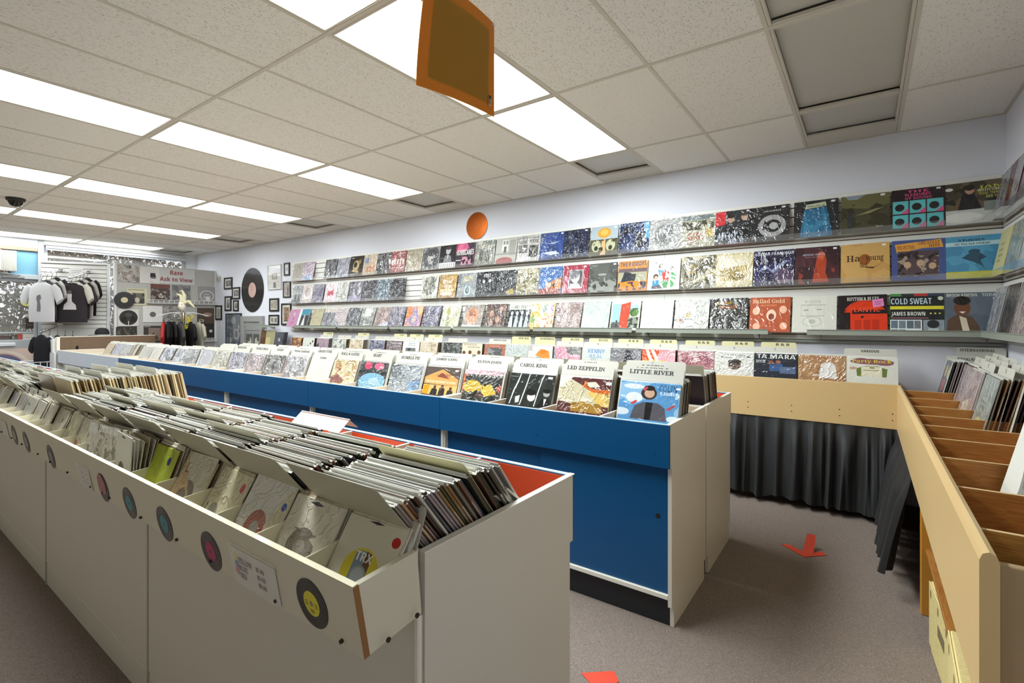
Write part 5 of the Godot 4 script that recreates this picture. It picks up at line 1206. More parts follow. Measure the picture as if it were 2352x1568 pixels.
	# the side that faces the wall: one row by the aisle end shows
	for k in 8:
		pack(24, "dark", Vector3(-0.925 - 0.18 - BIN * k - 0.01, 0.79, 1.50), Vector3(0, 0, 0.0135), 180, 16.0, "packed records in the %s bin on the wall side of the middle island" % ordinal(k), "packed rows on the wall side of the island", false, r)
		card("", leaning(Vector3(-0.925 - 0.18 - BIN * k - 0.01, 0.79, 1.80), 180, 14.0), 0.37, M.card_grey, "grey card standing at the back of the %s bin on the island's wall side" % ordinal(k), "cards on the wall side of the island")

func ordinal(k: int) -> String:
	var low := ["first", "second", "third", "fourth", "fifth", "sixth", "seventh", "eighth", "ninth", "tenth", "eleventh", "twelfth", "thirteenth", "fourteenth", "fifteenth", "sixteenth", "seventeenth", "eighteenth", "nineteenth"]
	if k < 19: return low[k]
	var tens := ["twent", "thirt", "fort", "fift", "sixt"]
	var q: int = (k + 1) / 10 - 2
	return tens[q] + "ieth" if (k + 1) % 10 == 0 else tens[q] + "y-" + low[k % 10]

func build_counter_records() -> void:
	# the white counter: rows lean towards the camera, so their tops and right hand spines show
	var r := RandomNumberGenerator.new(); r.seed = 51
	for k in 22:
		var x := -0.935 - 0.018 - 0.166 - BIN * k - (0.0 if k % 4 == 0 else 0.008)
		var upright := k == 7 or k == 8
		var lean := 12.0 if upright else 38.0
		var single := k < 3 or k == 7
		var n: int = [40, 34, 36, 34, 34, 30, 34, 56, 54, 40][k] if k < 10 else 36
		var span := 0.335 if not upright else 0.49
		if k == 1 or k == 2: span = 0.31
		var z0 := 3.885 if not upright else 3.945
		var step := Vector3(0, 0, -span / n)
		var start := Vector3(x, 0.79, z0)
		pack(n, "brown" if upright else ("dark" if k < 6 else "pale"), start, step, 180, lean, "from the camera end of the white counter's %s bin" % ordinal(k) if single else "packed records in the white counter's %s bin from the near end" % ordinal(k), "packed row in the white counter's %s bin" % ordinal(k) if single else "packed rows of the white counter", single, r, 0.006)
		# tall blank cards, seen from behind
		if not upright:
			card("", leaning(start + Vector3(r.randf_range(-0.004, 0.004), 0.0, 0.010), 180, lean + 0.5), 0.372 + r.randf_range(-0.006, 0.012), M.card_grey, "blank card leaning at the camera end of the white counter's %s bin" % ordinal(k), "blank cards at the camera end of the white counter's bins", 0.2, 0.02, "s", 0.02, 0.0, 0.318)
			var mids: Array = [[0.215], [], [0.1], [0.16], [0.14, 0.24], [0.12], [0.2]][k % 7]
			for q in mids.size():
				card("", leaning(start + Vector3(r.randf_range(-0.006, 0.006), 0.0, -mids[q]), 180, lean - 1.0), 0.35 + r.randf_range(-0.004, 0.012), M.card_cream if k == 0 else M.card_grey, "blank card standing %s the packed row of the white counter's %s bin" % [["within", "far within"][q], ordinal(k)], "blank cards within the white counter's rows", 0.2, 0.02, "s", 0.02, 0.0, 0.31)
		elif k == 7 or k == 8:
			for q in 3:
				card("", leaning(start + Vector3(r.randf_range(-0.006, 0.006), 0.012, -0.12 - 0.12 * q), 180, lean), 0.345, M.card, "white card rising %s in the brown upright row of the white counter's %s bin" % [["nearest", "midway", "farthest back"][q], ordinal(k)], "white cards in the brown upright rows", 0.2, 0.02, "s", 0.02, 0.0, 0.31)
	# the last records of the near rows slope down towards the aisle, their pictures hidden
	for k in 4:
		var x := -0.935 - 0.018 - 0.166 - BIN * k
		pack(9, "pale", Vector3(x - 0.006, 0.785 - 0.01, 3.535 - 0.01), Vector3(0, -0.0, -0.010), 180, 52.0, "flat leaning records at the aisle side of the white counter's %s bin" % ordinal(k), "flat leaning records of the white counter", false, r, 0.014)
	# a pink folded sleeve standing open on the third row
	var f := thing("folded_sleeve", "pink and white record sleeve folded open like a roof on the packed row", "record", Vector3(-1.845, 1.052, 3.665), 0.0)
	var b := MB.new(); b.xf = Transform3D(Basis(Vector3.RIGHT, 0.85), Vector3.ZERO); b.box(Vector3(0, -0.022, 0), Vector3(0.3, 0.05, 0.002)); obj("pink_flap", b, paint("c98a7c", 0.6), f)
	b = MB.new(); b.xf = Transform3D(Basis(Vector3.RIGHT, -0.85), Vector3(0, 0, 0)); b.box(Vector3(0, -0.026, 0), Vector3(0.3, 0.06, 0.002)); obj("white_flap", b, M.paper, f)

const S45 := 0.184
func build_singles() -> void:
	var r := RandomNumberGenerator.new(); r.seed = 61
	var fr := [
	["plain", "cream paper, yellow label and a red dot", "b d8d2bc;e d9c93a 50 64 29 29;p 7c8ea0 36 40 52 38 52 90 36 88;p 6a4a38 52 38 62 40 62 90 52 92;e 8e9698 50 68 13 13;e aab2b4 50 68 10.5 10.5;t f0f0ea n 36 40 28 11 TRX;e b9241d 88 18 6.5 6.5;p 2c3034 36 3 50 1 62 3 50 5"],
	["loose", "cream paper around a grey brown label", "b d6d0bc;e 7e766a 46 66 26 26;e a09a8e 46 66 10 10;n 8c8478 .4 1.4 302 24 44 44 46;p 3c444c 30 6 46 3 60 7 46 9;p d6d0bc 58 52 74 44 74 60"],
	["loose", "red RCA lettering and a red label", "b d4cbae;t a83a38 n 10 10 40 20 RCA;e ab3f3c 40 74 29 29;e a8aca8 40 78 13 13;t d8b0a8 n 22 54 36 6 RCA_VICTOR;e 2c50a8 90 26 5 6"],
	["loose", "cream paper, small grey label and a red dot", "b d5ccab;e 99978a 32 74 14 15;e 8c7c5c 52 50 7 7;e d5ccab 52 50 5.4 5.4;r 2a2a28 8 64 3 6;r 2a2a28 7 72 3 6;r 2a2a28 6 80 3 6;e c03028 84 22 6 8"],
	["loose", "peach paper lettered LA and a yellow dot", "b cfb187;t 4c4434 l 12 12 22 20 LA;e 8c7a6c 34 76 16 18;e d6bc50 78 34 7 8;t 8c4434 n 10 72 6 8 A"],
	["plain", "lime green paper and a dark blue dot", "b a9b43c;n 9ca634 .4 .5 306;e 20305c 74 24 7 8"],
	["plain", "white paper, a brown label peeping through its hole", "b d9d7c9;e 6b5b48 40 84 22 26;p 3c3c3c 30 6 46 4 60 7 46 9"],
	["crumpled", "grey blotches under crumpled plastic", "b c2beac;n 7c7868 .42 1.1 308;r d8d5c6 8 0 84 16"],
	["loose", "a mauve edge and white plastic", "b c8c0b8;n 7c605c .3 .8 309 0 20 60 80;r dcdad2 0 0 100 22"],
	["loose", "cream paper, pink label corner", "b d5cfb4;e c0605c 8 84 26 26;e d5cfb4 8 84 10 10"],
	["loose", "pale green tinted cream paper", "b d3cfa8;n c8c498 .4 .5 311;e a8a68c 34 66 18 20"],
	["loose", "cream paper with a salmon label at its foot", "b d6d0bd;e c08470 36 86 24 22;e 8c2c30 70 30 4 6"],
	["loose", "grey cream paper and a vague label", "b c9c4b4;e 9c9484 40 70 20 22"],
	["loose", "dull white paper with a dark mark", "b c6c2b6;p 54504a 30 30 38 24 40 40 32 46;n b4b0a4 .4 .6 314"],
	["loose", "white plastic over grey lettering", "b c4c2ba;r 8c8a84 10 20 40 6;e 8c8880 40 70 18 18"],
	["loose", "a lilac grey front", "b b8b0b0;n 9c9496 .4 .7 316"],
	["loose", "white and violet folds", "b c0bcc0;n a09ca4 .4 .8 317"],
	["loose", "a yellowish white front at the picture's edge", "b c8c4b0;n b4b09c .4 .6 318"]]
	for k in 24:
		var x := -0.938 - 0.013 - 0.095 - 0.198 * k
		var f: Array = fr[mini(k, 17)] if k < 18 else fr[12 + k % 6]
		var c := 0
		var key := "single%d" % (k if k < 18 else 12 + k % 6)
		if not pack_meshes.has(key): pack_meshes[key] = new_cell(f[2], 0.86)
		c = pack_meshes[key]
		var lean: float = [33.0, 31.0, 30.0, 30.0, 27.0, 20.0, 3.0, 8.0, 12.0, 20.0][k] if k < 10 else 22.0
		var z := 4.152 if k != 6 and k != 7 else 4.158
		var y := 0.824 if k != 6 and k != 7 else 0.84
		var turn := r.randf_range(-3, 3) if k < 5 else r.randf_range(-8, 6)
		if k < 18: sleeve(c, f[0], leaning(Vector3(x + r.randf_range(-0.003, 0.003), y, z), turn, lean, r.randf_range(-1.2, 1.2)), "front seven inch record in the tray: " + f[1], "front singles in the counter tray", S45, "single_sleeve", "single record")
		# the sleeves stacked behind it
		var n := 7 if k < 18 else 9
		for q in n:
			if k >= 14 and q > 3: break
			var alt := new_cell_for_stack(q + k)
			var tl := lean - q * 0.9 + r.randf_range(-1.0, 1.0)
			if k in [6, 7, 8]: tl = lean + q * 2.4
			sleeve(alt, "loose" if q % 2 == 0 else "plain", leaning(Vector3(x + r.randf_range(-0.004, 0.004), 0.824 + r.randf_range(0.0, 0.01), z - 0.006 - q * 0.0062), turn + r.randf_range(-2, 2), maxf(tl, 2.0), r.randf_range(-2, 2)), "%s seven inch sleeve, %s behind the front one in the tray's %s compartment" % [["ivory", "tan", "white", "brown cream", "stone", "dark brown", "chalk", "pale grey"][(q + k) % 8], ordinal(q), ordinal(k)], "singles stacked in the tray's %s compartment" % ordinal(k), S45, "single_sleeve", "single record")
		# index card with a capital letter
		card(["", "T", "", "S", "R", "", "P", "", "N", "M", "L", "K", "J", "H", "G", "F", "D", "C", "B", "A", "", "", "", ""][k], leaning(Vector3(x + 0.012, 0.826, 4.086), turn * 0.3, maxf(lean - 12.0, 8.0)), 0.205, M.card, "cream index card behind the singles in the tray's %s compartment" % ordinal(k), "index cards of the counter tray", 0.011, 0.016, "n", 0.02, 0.02, 0.176)
	# clear bags standing above the sleeves of the nearest compartments
	# printed discs and price signs fixed on the tray's face
	var tilt := rad_to_deg(atan2(0.024, 0.137))
	var ds := [[-1.083, "f", "e0d435", "yellow labelled", 0], [-1.519, "f", "b02a62", "pink labelled", 0], [-1.803, "f", "3f8c94", "teal labelled, nearer the pink one,", 0], [-2.075, "f", "4a8a90", "teal labelled, second from the pink one,", 0], [-2.322, "h", "a86c6c", "half red, torn looking", 0], [-2.981, "f", "8c8488", "grey violet labelled", 0], [-3.411, "f", "a8a49c", "grey labelled, beside the violet one,", 0], [-3.658, "f", "b0aca0", "grey labelled, beside the far price sign,", 0], [-4.08, "f", "9c988c", "grey labelled, at the picture's edge,", 0]]
	for d in ds:
		var t := thing("paper_disc", "small black %s record disc stuck on the tray's face" % d[3], "disc", Vector3.ZERO, 0, "record discs stuck on the counter tray")
		t.transform = leaning(Vector3(d[0], 0.856 if d[0] > -1.2 else 0.838, 4.1856 + ((0.856 if d[0] > -1.2 else 0.838) - 0.8685) * 0.175), 0, -tilt)
		var b := MB.new(); b.annulus(0.0, 0.051, 0.0012, 0.001, 40); obj("disc", b, M.vinyl, t)
		for q in 3:
			b = MB.new(); b.annulus(0.03 + q * 0.007, 0.0306 + q * 0.007, 0.0014, 0.0002, 40); obj("groove_band", b, paint("2a2a2b", 0.3), t)
		b = MB.new(); b.annulus(0.006, 0.026, 0.0017, 0.0005, 32); var lb := obj("disc_label", b, paint(d[2], 0.5), t)
		b = MB.new(); b.annulus(0.0, 0.006, 0.0016, 0.0004, 20); obj("spindle_hole", b, paint("8c8a70" if d[0] > -1.2 else "4c4a48", 0.5), t)
		if d[0] > -1.2:
			for q in 3:
				b = MB.new(); b.box(Vector3(-0.016, 0.003 - q * 0.004, 0.0018), Vector3(0.008, 0.0012, 0.0003)); b.box(Vector3(0.016, 0.003 - q * 0.004, 0.0018), Vector3(0.008, 0.0012, 0.0003)); b.box(Vector3(0, -0.013 - q * 0.003, 0.0018), Vector3(0.016 - q * 0.003, 0.001, 0.0003)); obj("print_line", b, M.ink, lb)
		if d[1] == "h":
			b = MB.new(); b.prism(PackedVector2Array([Vector2(-0.04, 0.03), Vector2(-0.02, 0.046), Vector2(0.01, 0.05), Vector2(0.035, 0.02), Vector2(0.03, -0.005), Vector2(-0.01, -0.01), Vector2(-0.036, -0.035), Vector2(-0.045, 0.0)]), 0.0006); b.xf.origin.z = 0.0018; var o := obj("red_paper", b, paint("a87070", 0.5), t); o.position.z = 0.0018
	var sg := thing("price_sign", "price card with yellow, blue and red dots in a clear pocket on the tray", "sign", Vector3.ZERO)
	sg.transform = leaning(Vector3(-1.303, 0.846, 4.1818), 0, -tilt)
	var b := MB.new(); b.box(Vector3(0, 0, 0.0014), Vector3(0.19, 0.086, 0.001)); obj("card", b, paint("dcdcd0", 0.5), sg)
	for q in 3:
		b = MB.new(); b.xf.origin = Vector3(-0.078 + 0.003 * (q % 2), 0.022 - q * 0.018, 0); b.annulus(0.0, 0.0105, 0.0022, 0.0003, 20); obj("dot", b, paint(["ddd04a", "2c4a9c", "b8343c"][q], 0.5), sg)
		lettering(sg, ["YELLOW", "BLUE", "RED"][q], [0.062, 0.038, 0.028][q], 0.013, Transform3D(Basis.IDENTITY, Vector3([-0.036, -0.048, -0.053][q], 0.018 - q * 0.019, 0.0024)), M.ink, "s")
		lettering(sg, ["$3.00", "$5.00", "$8.00"][q], 0.034, 0.013, Transform3D(Basis.IDENTITY, Vector3(0.03, 0.018 - q * 0.019, 0.0024)), M.ink, "s")
	b = MB.new(); b.box(Vector3(0, 0.004, 0.0036), Vector3(0.205, 0.1, 0.0006)); obj("clear_pocket", b, M.clear, sg)
	sg = thing("price_sign", "small price card in a yellowed pocket beside the torn red disc", "sign", Vector3.ZERO)
	sg.transform = leaning(Vector3(-2.52, 0.835, 4.1798), 0, -tilt)
	b = MB.new(); b.box(Vector3(0, 0, 0.0014), Vector3(0.13, 0.075, 0.001)); obj("card", b, paint("d6d4c4", 0.5), sg)
	for q in 3:
		b = MB.new(); b.box(Vector3(-0.02, 0.018 - q * 0.018, 0.0021), Vector3(0.03, 0.005, 0.0003)); b.box(Vector3(0.025, 0.018 - q * 0.018, 0.0021), Vector3(0.02, 0.005, 0.0003)); obj("print_line", b, paint("8a8878", 0.6), sg)
	b = MB.new(); b.box(Vector3(0, 0.002, 0.0034), Vector3(0.16, 0.095, 0.0006)); obj("clear_pocket", b, M.clear, sg)
	sg = thing("price_sign", "blank white card stuck on the tray at its far end in view", "sign", Vector3.ZERO)
	sg.transform = leaning(Vector3(-3.87, 0.845, 4.1816), 0, -tilt)
	b = MB.new(); b.box(Vector3(0, 0, 0.0014), Vector3(0.14, 0.085, 0.001)); obj("card", b, paint("d6d6ce", 0.5), sg)

func new_cell_for_stack(k: int) -> int:
	var key := "stack%d" % (k % 8)
	if not pack_meshes.has(key):
		pack_meshes[key] = new_cell("b %s;e %s 46 66 24 24;e a8a498 46 66 10 10" % [["d4cdb4", "c4b898", "d8d6cc", "b8a888", "ccc6ae", "8c7860", "d6d0c0", "c8c4b4"][k % 8], ["8c7c6c", "6c5c4c", "b06c5c", "5c6c7c", "7c746c", "4c4038", "a09080", "84786c"][k % 8]])
	return pack_meshes[key]

func build_wall_bin_records() -> void:
	var r := RandomNumberGenerator.new(); r.seed = 71
	# from the corner: place, plastic, look, print, letter, genre card, how full
	var fr := [
	[-.167, "flat", "yellow bubble lettering over a green arch", "b e0e0d4;e 8c5c64 50 20 42 12;e 8c5c64 30 16 16 11;e 8c5c64 74 24 18 11;t e4d040 s 12 11 76 18 Party_Rock;p 6c7c3c 24 48 40 38 60 38 76 48 76 56 24 56;r e4e2c8 30 46 40 36;e e4e2c8 50 46 20 6;r c8b078 46 42 10 7;t 5c4c28 n 47 43 8 5 52;p 6c7c3c 20 48 30 52 30 84 22 84;p 6c7c3c 80 48 70 52 70 84 78 84;r 9c9c7c 34 56 32 3;e c8a484 14 50 8 6", "VARIOUS", "", 3],
	[-.483, "loose", "a white vest on crinkled tan card", "b b48c64;n a47c54 .4 .5 401;t a84c38 n 28 8 46 5 STICKY_NOTES;p e8e6e2 48 40 58 30 70 28 78 44 82 100 44 100;r e0dcd4 12 28 6 8;r d8d0c4 32 86 14 6", "", "", 3],
	[-.805, "flat", "pale capitals above figures on black", "b 2a303a;t dcdcd4 n 6 3 90 20 TA_MARA;e 8c5444 40 40 6 8;e a06450 56 38 6 8;p 3c5c8c 36 48 66 46 70 80 36 82;p 5c6c8c 60 60 96 58 96 90 60 90;t c8ccd0 s 4 30 22 14 seen;n 44302c .35 .9 402 30 24 50 30", "T", "R & B", 4],
	[-1.12, "loose", "a man's drawn head under a lettered banner", "b d8d8d0;t 38383a n 34 9 44 6 Lou_Lewis;p 3c3c3e 16 22 90 18 92 24 20 28;r d8d8d0 24 21 60 4;e 6c5850 52 62 16 22;e 3c342f 52 46 17 13", "R", "R & B", 5],
	[-1.438, "loose", "dusky red shapes streaked with white", "b b07c80;n 98606a .45 .6 403;n ccb0b0 .35 .7 404", "L", "R & B", 6],
	[-1.777, "loose", "an orange and yellow sunburst", "b e09ca0;p d85830 0 0 50 0 60 60 0 80;p e4b020 0 60 60 50 70 100 0 100;e e8a8b0 76 40 30 34;p f0e0d0 10 0 20 0 40 90 30 90;p f0e4d8 26 0 36 0 56 70 46 76;e e8c050 60 70 18 14", "E", "R & B", 7],
	[-2.1, "crumpled", "a dark seated guitarist on grey", "b 86868a;n 6c6c72 .4 .5 405;p 3c3c40 40 96 48 40 60 34 74 50 80 96;e 3c3c40 60 22 12 16;e 9c9ca0 56 84 12 10", "A", "R & B", 6],
	[-2.417, "flat", "blue brush lettering on pale grey", "b c6cac4;t 6c90bc n 22 8 58 24 KENNY;t 84a4c4 n 28 38 46 22 REAL;n b0b8b4 .4 .6 406 0 60 100 40", "N", "BLUES", 5],
	[-2.748, "crumpled", "a pink swirl on grey foil", "b 8c8c8a;p d89cac 0 0 40 0 60 40 100 50 90 90 40 80 20 100 10 60;n 6c6c6c .4 .9 407 50 0 50 50;t e8c8d0 n 44 46 46 14 BLOSSOM", "B", "BLUES", 6],
	[-3.08, "flat", "an orange flower figure on white", "b dcdad0;p e08c40 30 60 50 20 84 30 90 70 60 100 50 70;e d87c30 62 36 16 14;r 6c706c 2 6 16 3;r 6c706c 2 16 16 3;r 6c706c 2 26 16 3;r 5c605c 4 84 20 8;e a8b09c 44 70 8 8", "", "POP INSTRUMENTAL", 4],
	[-3.4, "loose", "nothing but clear pale plastic", "b b8c0bc", "", "NEW AGE", 5],
	[-3.70, "flat", "a brown border round a grey portrait", "b a8705c;r 8c8c8c 16 26 66 74;n 5c5c5e .5 .7 410 16 26 66 74;t d8b4a0 s 24 8 44 8 Ornette", "VARIOUS JAZZ", "", 9],
	[-4.05, "flat", "brown script above small brown heads", "b d4cdb8;t 7c5c48 s 8 4 64 12 The_Very_Great;t 7c5c48 s 30 20 60 12 Jazz_Sessions;e 6c4838 12 66 8 14;e 6c4838 42 62 8 14;e 6c4838 86 60 8 14", "", "", 8],
	[-4.365, "crumpled", "a black and white street band", "b 6c706c;n 3c403c .5 .8 411", "T", "", 9],
	[-4.78, "loose", "cream folds like a bed sheet", "b cdbfa8;n b4a48c .42 .7 413;n dcd2c0 .35 .8 414", "R", "JAZZ", 8],
	[-5.11, "plain", "a white top with a grey photograph strip", "b d4d6d2;t 8c98a4 s 36 8 40 12 Kirk;t 8c98a4 s 32 24 44 10 Trane;r 6c7272 20 50 60 26;n 3c4040 .4 1.2 415 20 50 60 26", "M", "JAZZ", 6],
	[-5.44, "loose", "white script on a mauve grey photograph", "b 85797a;n 6c6062 .5 .6 416;t ded8d8 s 36 10 60 14 Gabriela;t ded8d8 s 46 34 44 14 James;n a89c9c .3 .7 417", "L", "JAZZ", 7],
	[-5.80, "crumpled", "blue silver glitter", "b 8e90a0;n 62647a .5 1 418", "J", "", 10],
	[-6.26, "loose", "a cream sheet with brown pencil heads", "b d2c6ac;p ece2cc 20 0 30 0 40 70 34 70;n b8a684 .4 .6 420;e 8c7860 50 84 20 14", "F", "JAZZ", 9],
	[-6.66, "crumpled", "grey brush strokes on white", "b ccd0c8;n 7c8078 .4 .9 421", "S", "", 8],
	[-7.1, "flat", "a plain mauve front", "b a08c96;n 94808a .4 .4 423;p 54444c 0 60 20 40 30 100 0 100", "J", "COUNTRY", 6],
	[-7.48, "plain", "black ink blots down its right side on white", "b d0d2ca;e 3c403c 70 50 6 10;e 3c403c 86 30 6 10;e 4c504c 50 70 4 6;e 3c403c 30 80 4 5", "", "", 5],
	[-7.83, "plain", "a brown crowded picture, last of the wall bins", "b 946850;n 6c4834 .5 .9 424;n c09468 .4 1 425;r c8a858 60 10 34 14", "", "", 6]]
	for k in fr.size():
		var f: Array = fr[k]
		var x: float = f[0]
		var lean := 9.0
		var z := 0.345
		var c := new_cell(f[3], 0.55)
		sleeve(c, f[1], leaning(Vector3(x, 0.824, z), r.randf_range(-1, 1), lean, r.randf_range(-0.5, 0.5)), "front record in the wall bins with " + f[2], "front records of the wall bins")
		var step := Vector3(0, 0, -0.0085)
		var n: int = f[6]
		pack(n, "dark", Vector3(x, 0.824, z - 0.008), step, 0, lean, "packed records behind the %s wall bin front from the corner" % ordinal(k), "packed rows of the wall bins", false, r)
		if f[4]:
			var txt: String = f[4]
			card(txt, leaning(Vector3(x - 0.01, 0.824, z - 0.012 - n * 0.0085), 0, lean), 0.368 if txt.length() < 3 else 0.375, M.card, "white card lettered %s behind the %s wall bin record from the corner" % [txt, ordinal(k)], "letter cards of the wall bins", 0.013 if txt.length() < 3 else 0.016 * txt.length(), 0.019, "l" if txt.length() < 3 else "n", 0.018, 0.0)
		if f[5]:
			card(f[5], leaning(Vector3(x + 0.012, 0.824, z - 0.034 - n * 0.0085), 0, lean - 2.0), 0.406, M.card_cream, "cream card lettered %s behind the %s wall bin record from the corner" % [f[5], ordinal(k)], "genre cards of the wall bins", minf(0.18, 0.02 * f[5].length()), 0.02, "s", 0.018, 0.03, 0.26)
	# right hand bin, from the corner towards the camera
	var side := [
	[0.27, 0.20, "flat", "yellow and red shapes on black, beside the corner", "b 2a2a30;e d8a83c 52 22 16 14;e c8bc6c 88 24 12 14;p b84450 34 44 76 40 84 60 60 70 34 62;p d8a860 10 90 40 84 50 100 8 100;p e0dcd8 30 100 40 70 60 100;r d8dadc 0 0 12 100", 6, 0.26],
	[0.70, 0.245, "loose", "a rose and white streaked front", "b b8b0b0;p a08488 16 0 34 0 30 70 10 80;p c08470 20 80 50 76 50 100 20 100", 5, 0.6],
	[1.09, 0.225, "loose", "a dusty pink wrinkled front", "b b8a4a2;n 9c8a88 .4 .6 432;p d4c8b4 20 60 60 50 70 100 16 100", 7, 1.0],
	[1.44, 0.235, "loose", "a grey green front with a yellow foot", "b a4aea8;n 8c9892 .4 .5 434;e d0cc8c 46 82 22 16;r 7c8884 20 40 40 4;r 7c8884 24 48 36 6", 14, 1.35],
	[2.72, 0.14, "plain", "a big white front with a torn grey photograph", "b dcdcd4;p 8c8c88 46 30 70 20 90 26 100 60 100 100 50 100 54 70;n 6c6c6a .4 .7 436 50 30 50 70", 6, 2.6],
	[3.32, 0.10, "plain", "a pale green front at the near end", "b a8b4a0;n 98a490 .4 .5 437;p d4dcd0 40 0 100 0 100 60", 3, 3.3]]
	for k in side.size():
		var f: Array = side[k]
		var c := new_cell(f[4])
		var lift := 0.82
		sleeve(c, f[2], leaning(Vector3(f[1], lift, f[0]), -90 + r.randf_range(-1, 1), 13.5), "right hand bin record: " + f[3], "front records of the right hand bin")
		pack(f[5], "dark", Vector3(f[1] + 0.012, lift, f[0]), Vector3(0.016 if k == 3 else 0.012, 0, 0), -90, 13.5, "in the right hand bin behind the grey green front" if k == 3 else "packed records in compartment %s of the right hand bin" % ordinal(k), "packed rows of the right hand bin", k == 3, r)
		for q in ([2, 3, 3, 4, 1, 0] as Array)[k]:
			var nm: String = [["REGGAE", "INTERNATIONAL"], ["I", "P", "B"], ["1", "T", "F"], ["I", "T", "L", "N"], ["W"], []][k][q]
			var big := nm.length() > 2
			var lb := "white card lettered %s, %s in compartment %s of the right hand bin" % [nm, ["front", "second", "third", "back"][q], ordinal(k)]
			if big: card(nm, leaning(Vector3(0.40 + 0.065 * q, lift, 0.16 - 0.08 * q), 0, 4.0), 0.335 + 0.06 * q, M.card, lb, "cards of the right hand bin", [0.10, 0.185][q], 0.019, "s", 0.02, -0.02, 0.26)
			else: card(nm, leaning(Vector3(f[1] + 0.05 + 0.04 * q, lift, f[0] + 0.03 * sin(q * 2.0)), -90, 12.0), 0.365 + 0.012 * q, M.card, lb, "cards of the right hand bin", 0.012, 0.02, "l", 0.02, 0.0)

# ---------------------------------------------------------------- on the walls and in the corner by the window
func record_disc(t: Node3D, r: float, label_mat: Material, vinyl: Material) -> void:
	# a record facing +z
	var b := MB.new(); b.annulus(0.0, r, 0.004, 0.004, 56); obj("vinyl", b, vinyl, t)
	for q in 5:
		b = MB.new(); var g := lerpf(0.42, 0.93, q / 4.0) * r; b.annulus(g, g + r * 0.012, 0.0046, 0.0006, 56); obj("groove_band", b, vinyl, t)
	b = MB.new(); b.annulus(r * 0.02, r * 0.34, 0.0052, 0.0012, 40); obj("label_disc", b, label_mat, t)

func frame(label: String, x0: float, x1: float, y0: float, y1: float, border: float, frame_mat: Material, ops: String, mount := 0.03, depth := 0.022, plane := 0, glazed := true) -> Node3D:
	# a framed picture on the back wall (plane 0, spans x) or on the sign board (plane 1, spans z)
	var w := absf(x1 - x0); var h := y1 - y0
	var at := Vector3((x0 + x1) / 2, (y0 + y1) / 2, 0.0) if plane == 0 else Vector3(-11.4, (y0 + y1) / 2, (x0 + x1) / 2)
	var t := thing("picture_frame", label, "picture frame", at, 0.0 if plane == 0 else PI / 2)
	var b := MB.new()
	for s in [-1.0, 1.0]:
		b.box(Vector3(s * (w / 2 - border / 2), 0, depth / 2), Vector3(border, h, depth), 0.003)
		b.box(Vector3(0, s * (h / 2 - border / 2), depth / 2), Vector3(w - 2 * border, border, depth), 0.003)
	obj("frame", b, frame_mat, t)
	b = MB.new(); b.box(Vector3(0, 0, depth * 0.25), Vector3(w - border, h - border, 0.004)); obj("mount", b, M.paper, t)
	var c := new_cell(ops)
	b = MB.new()
	var hw := w / 2 - border - mount; var hh := h / 2 - border - mount
	var z := depth * 0.25 + 0.003
	b.uv_at = cell_uv(c % 64, 0.03, 0.04); b.box(Vector3(0, 0, z - 0.0006), Vector3(2 * hw, 2 * hh, 0.001)); b.uv_at = Vector2(-1, -1)
	b.quad(Vector3(-hw, -hh, z), Vector3(hw, -hh, z), Vector3(hw, hh, z), Vector3(-hw, hh, z), cell_uv(c % 64, 0, 1), cell_uv(c % 64, 1, 1), cell_uv(c % 64, 1, 0), cell_uv(c % 64, 0, 0))
	obj("picture", b, cover_material(c, "plain"), t)
	if glazed:
		b = MB.new(); b.box(Vector3(0, 0, depth * 0.7), Vector3(w - border, h - border, 0.002)); obj("glazing", b, M.clear, t)
	return t

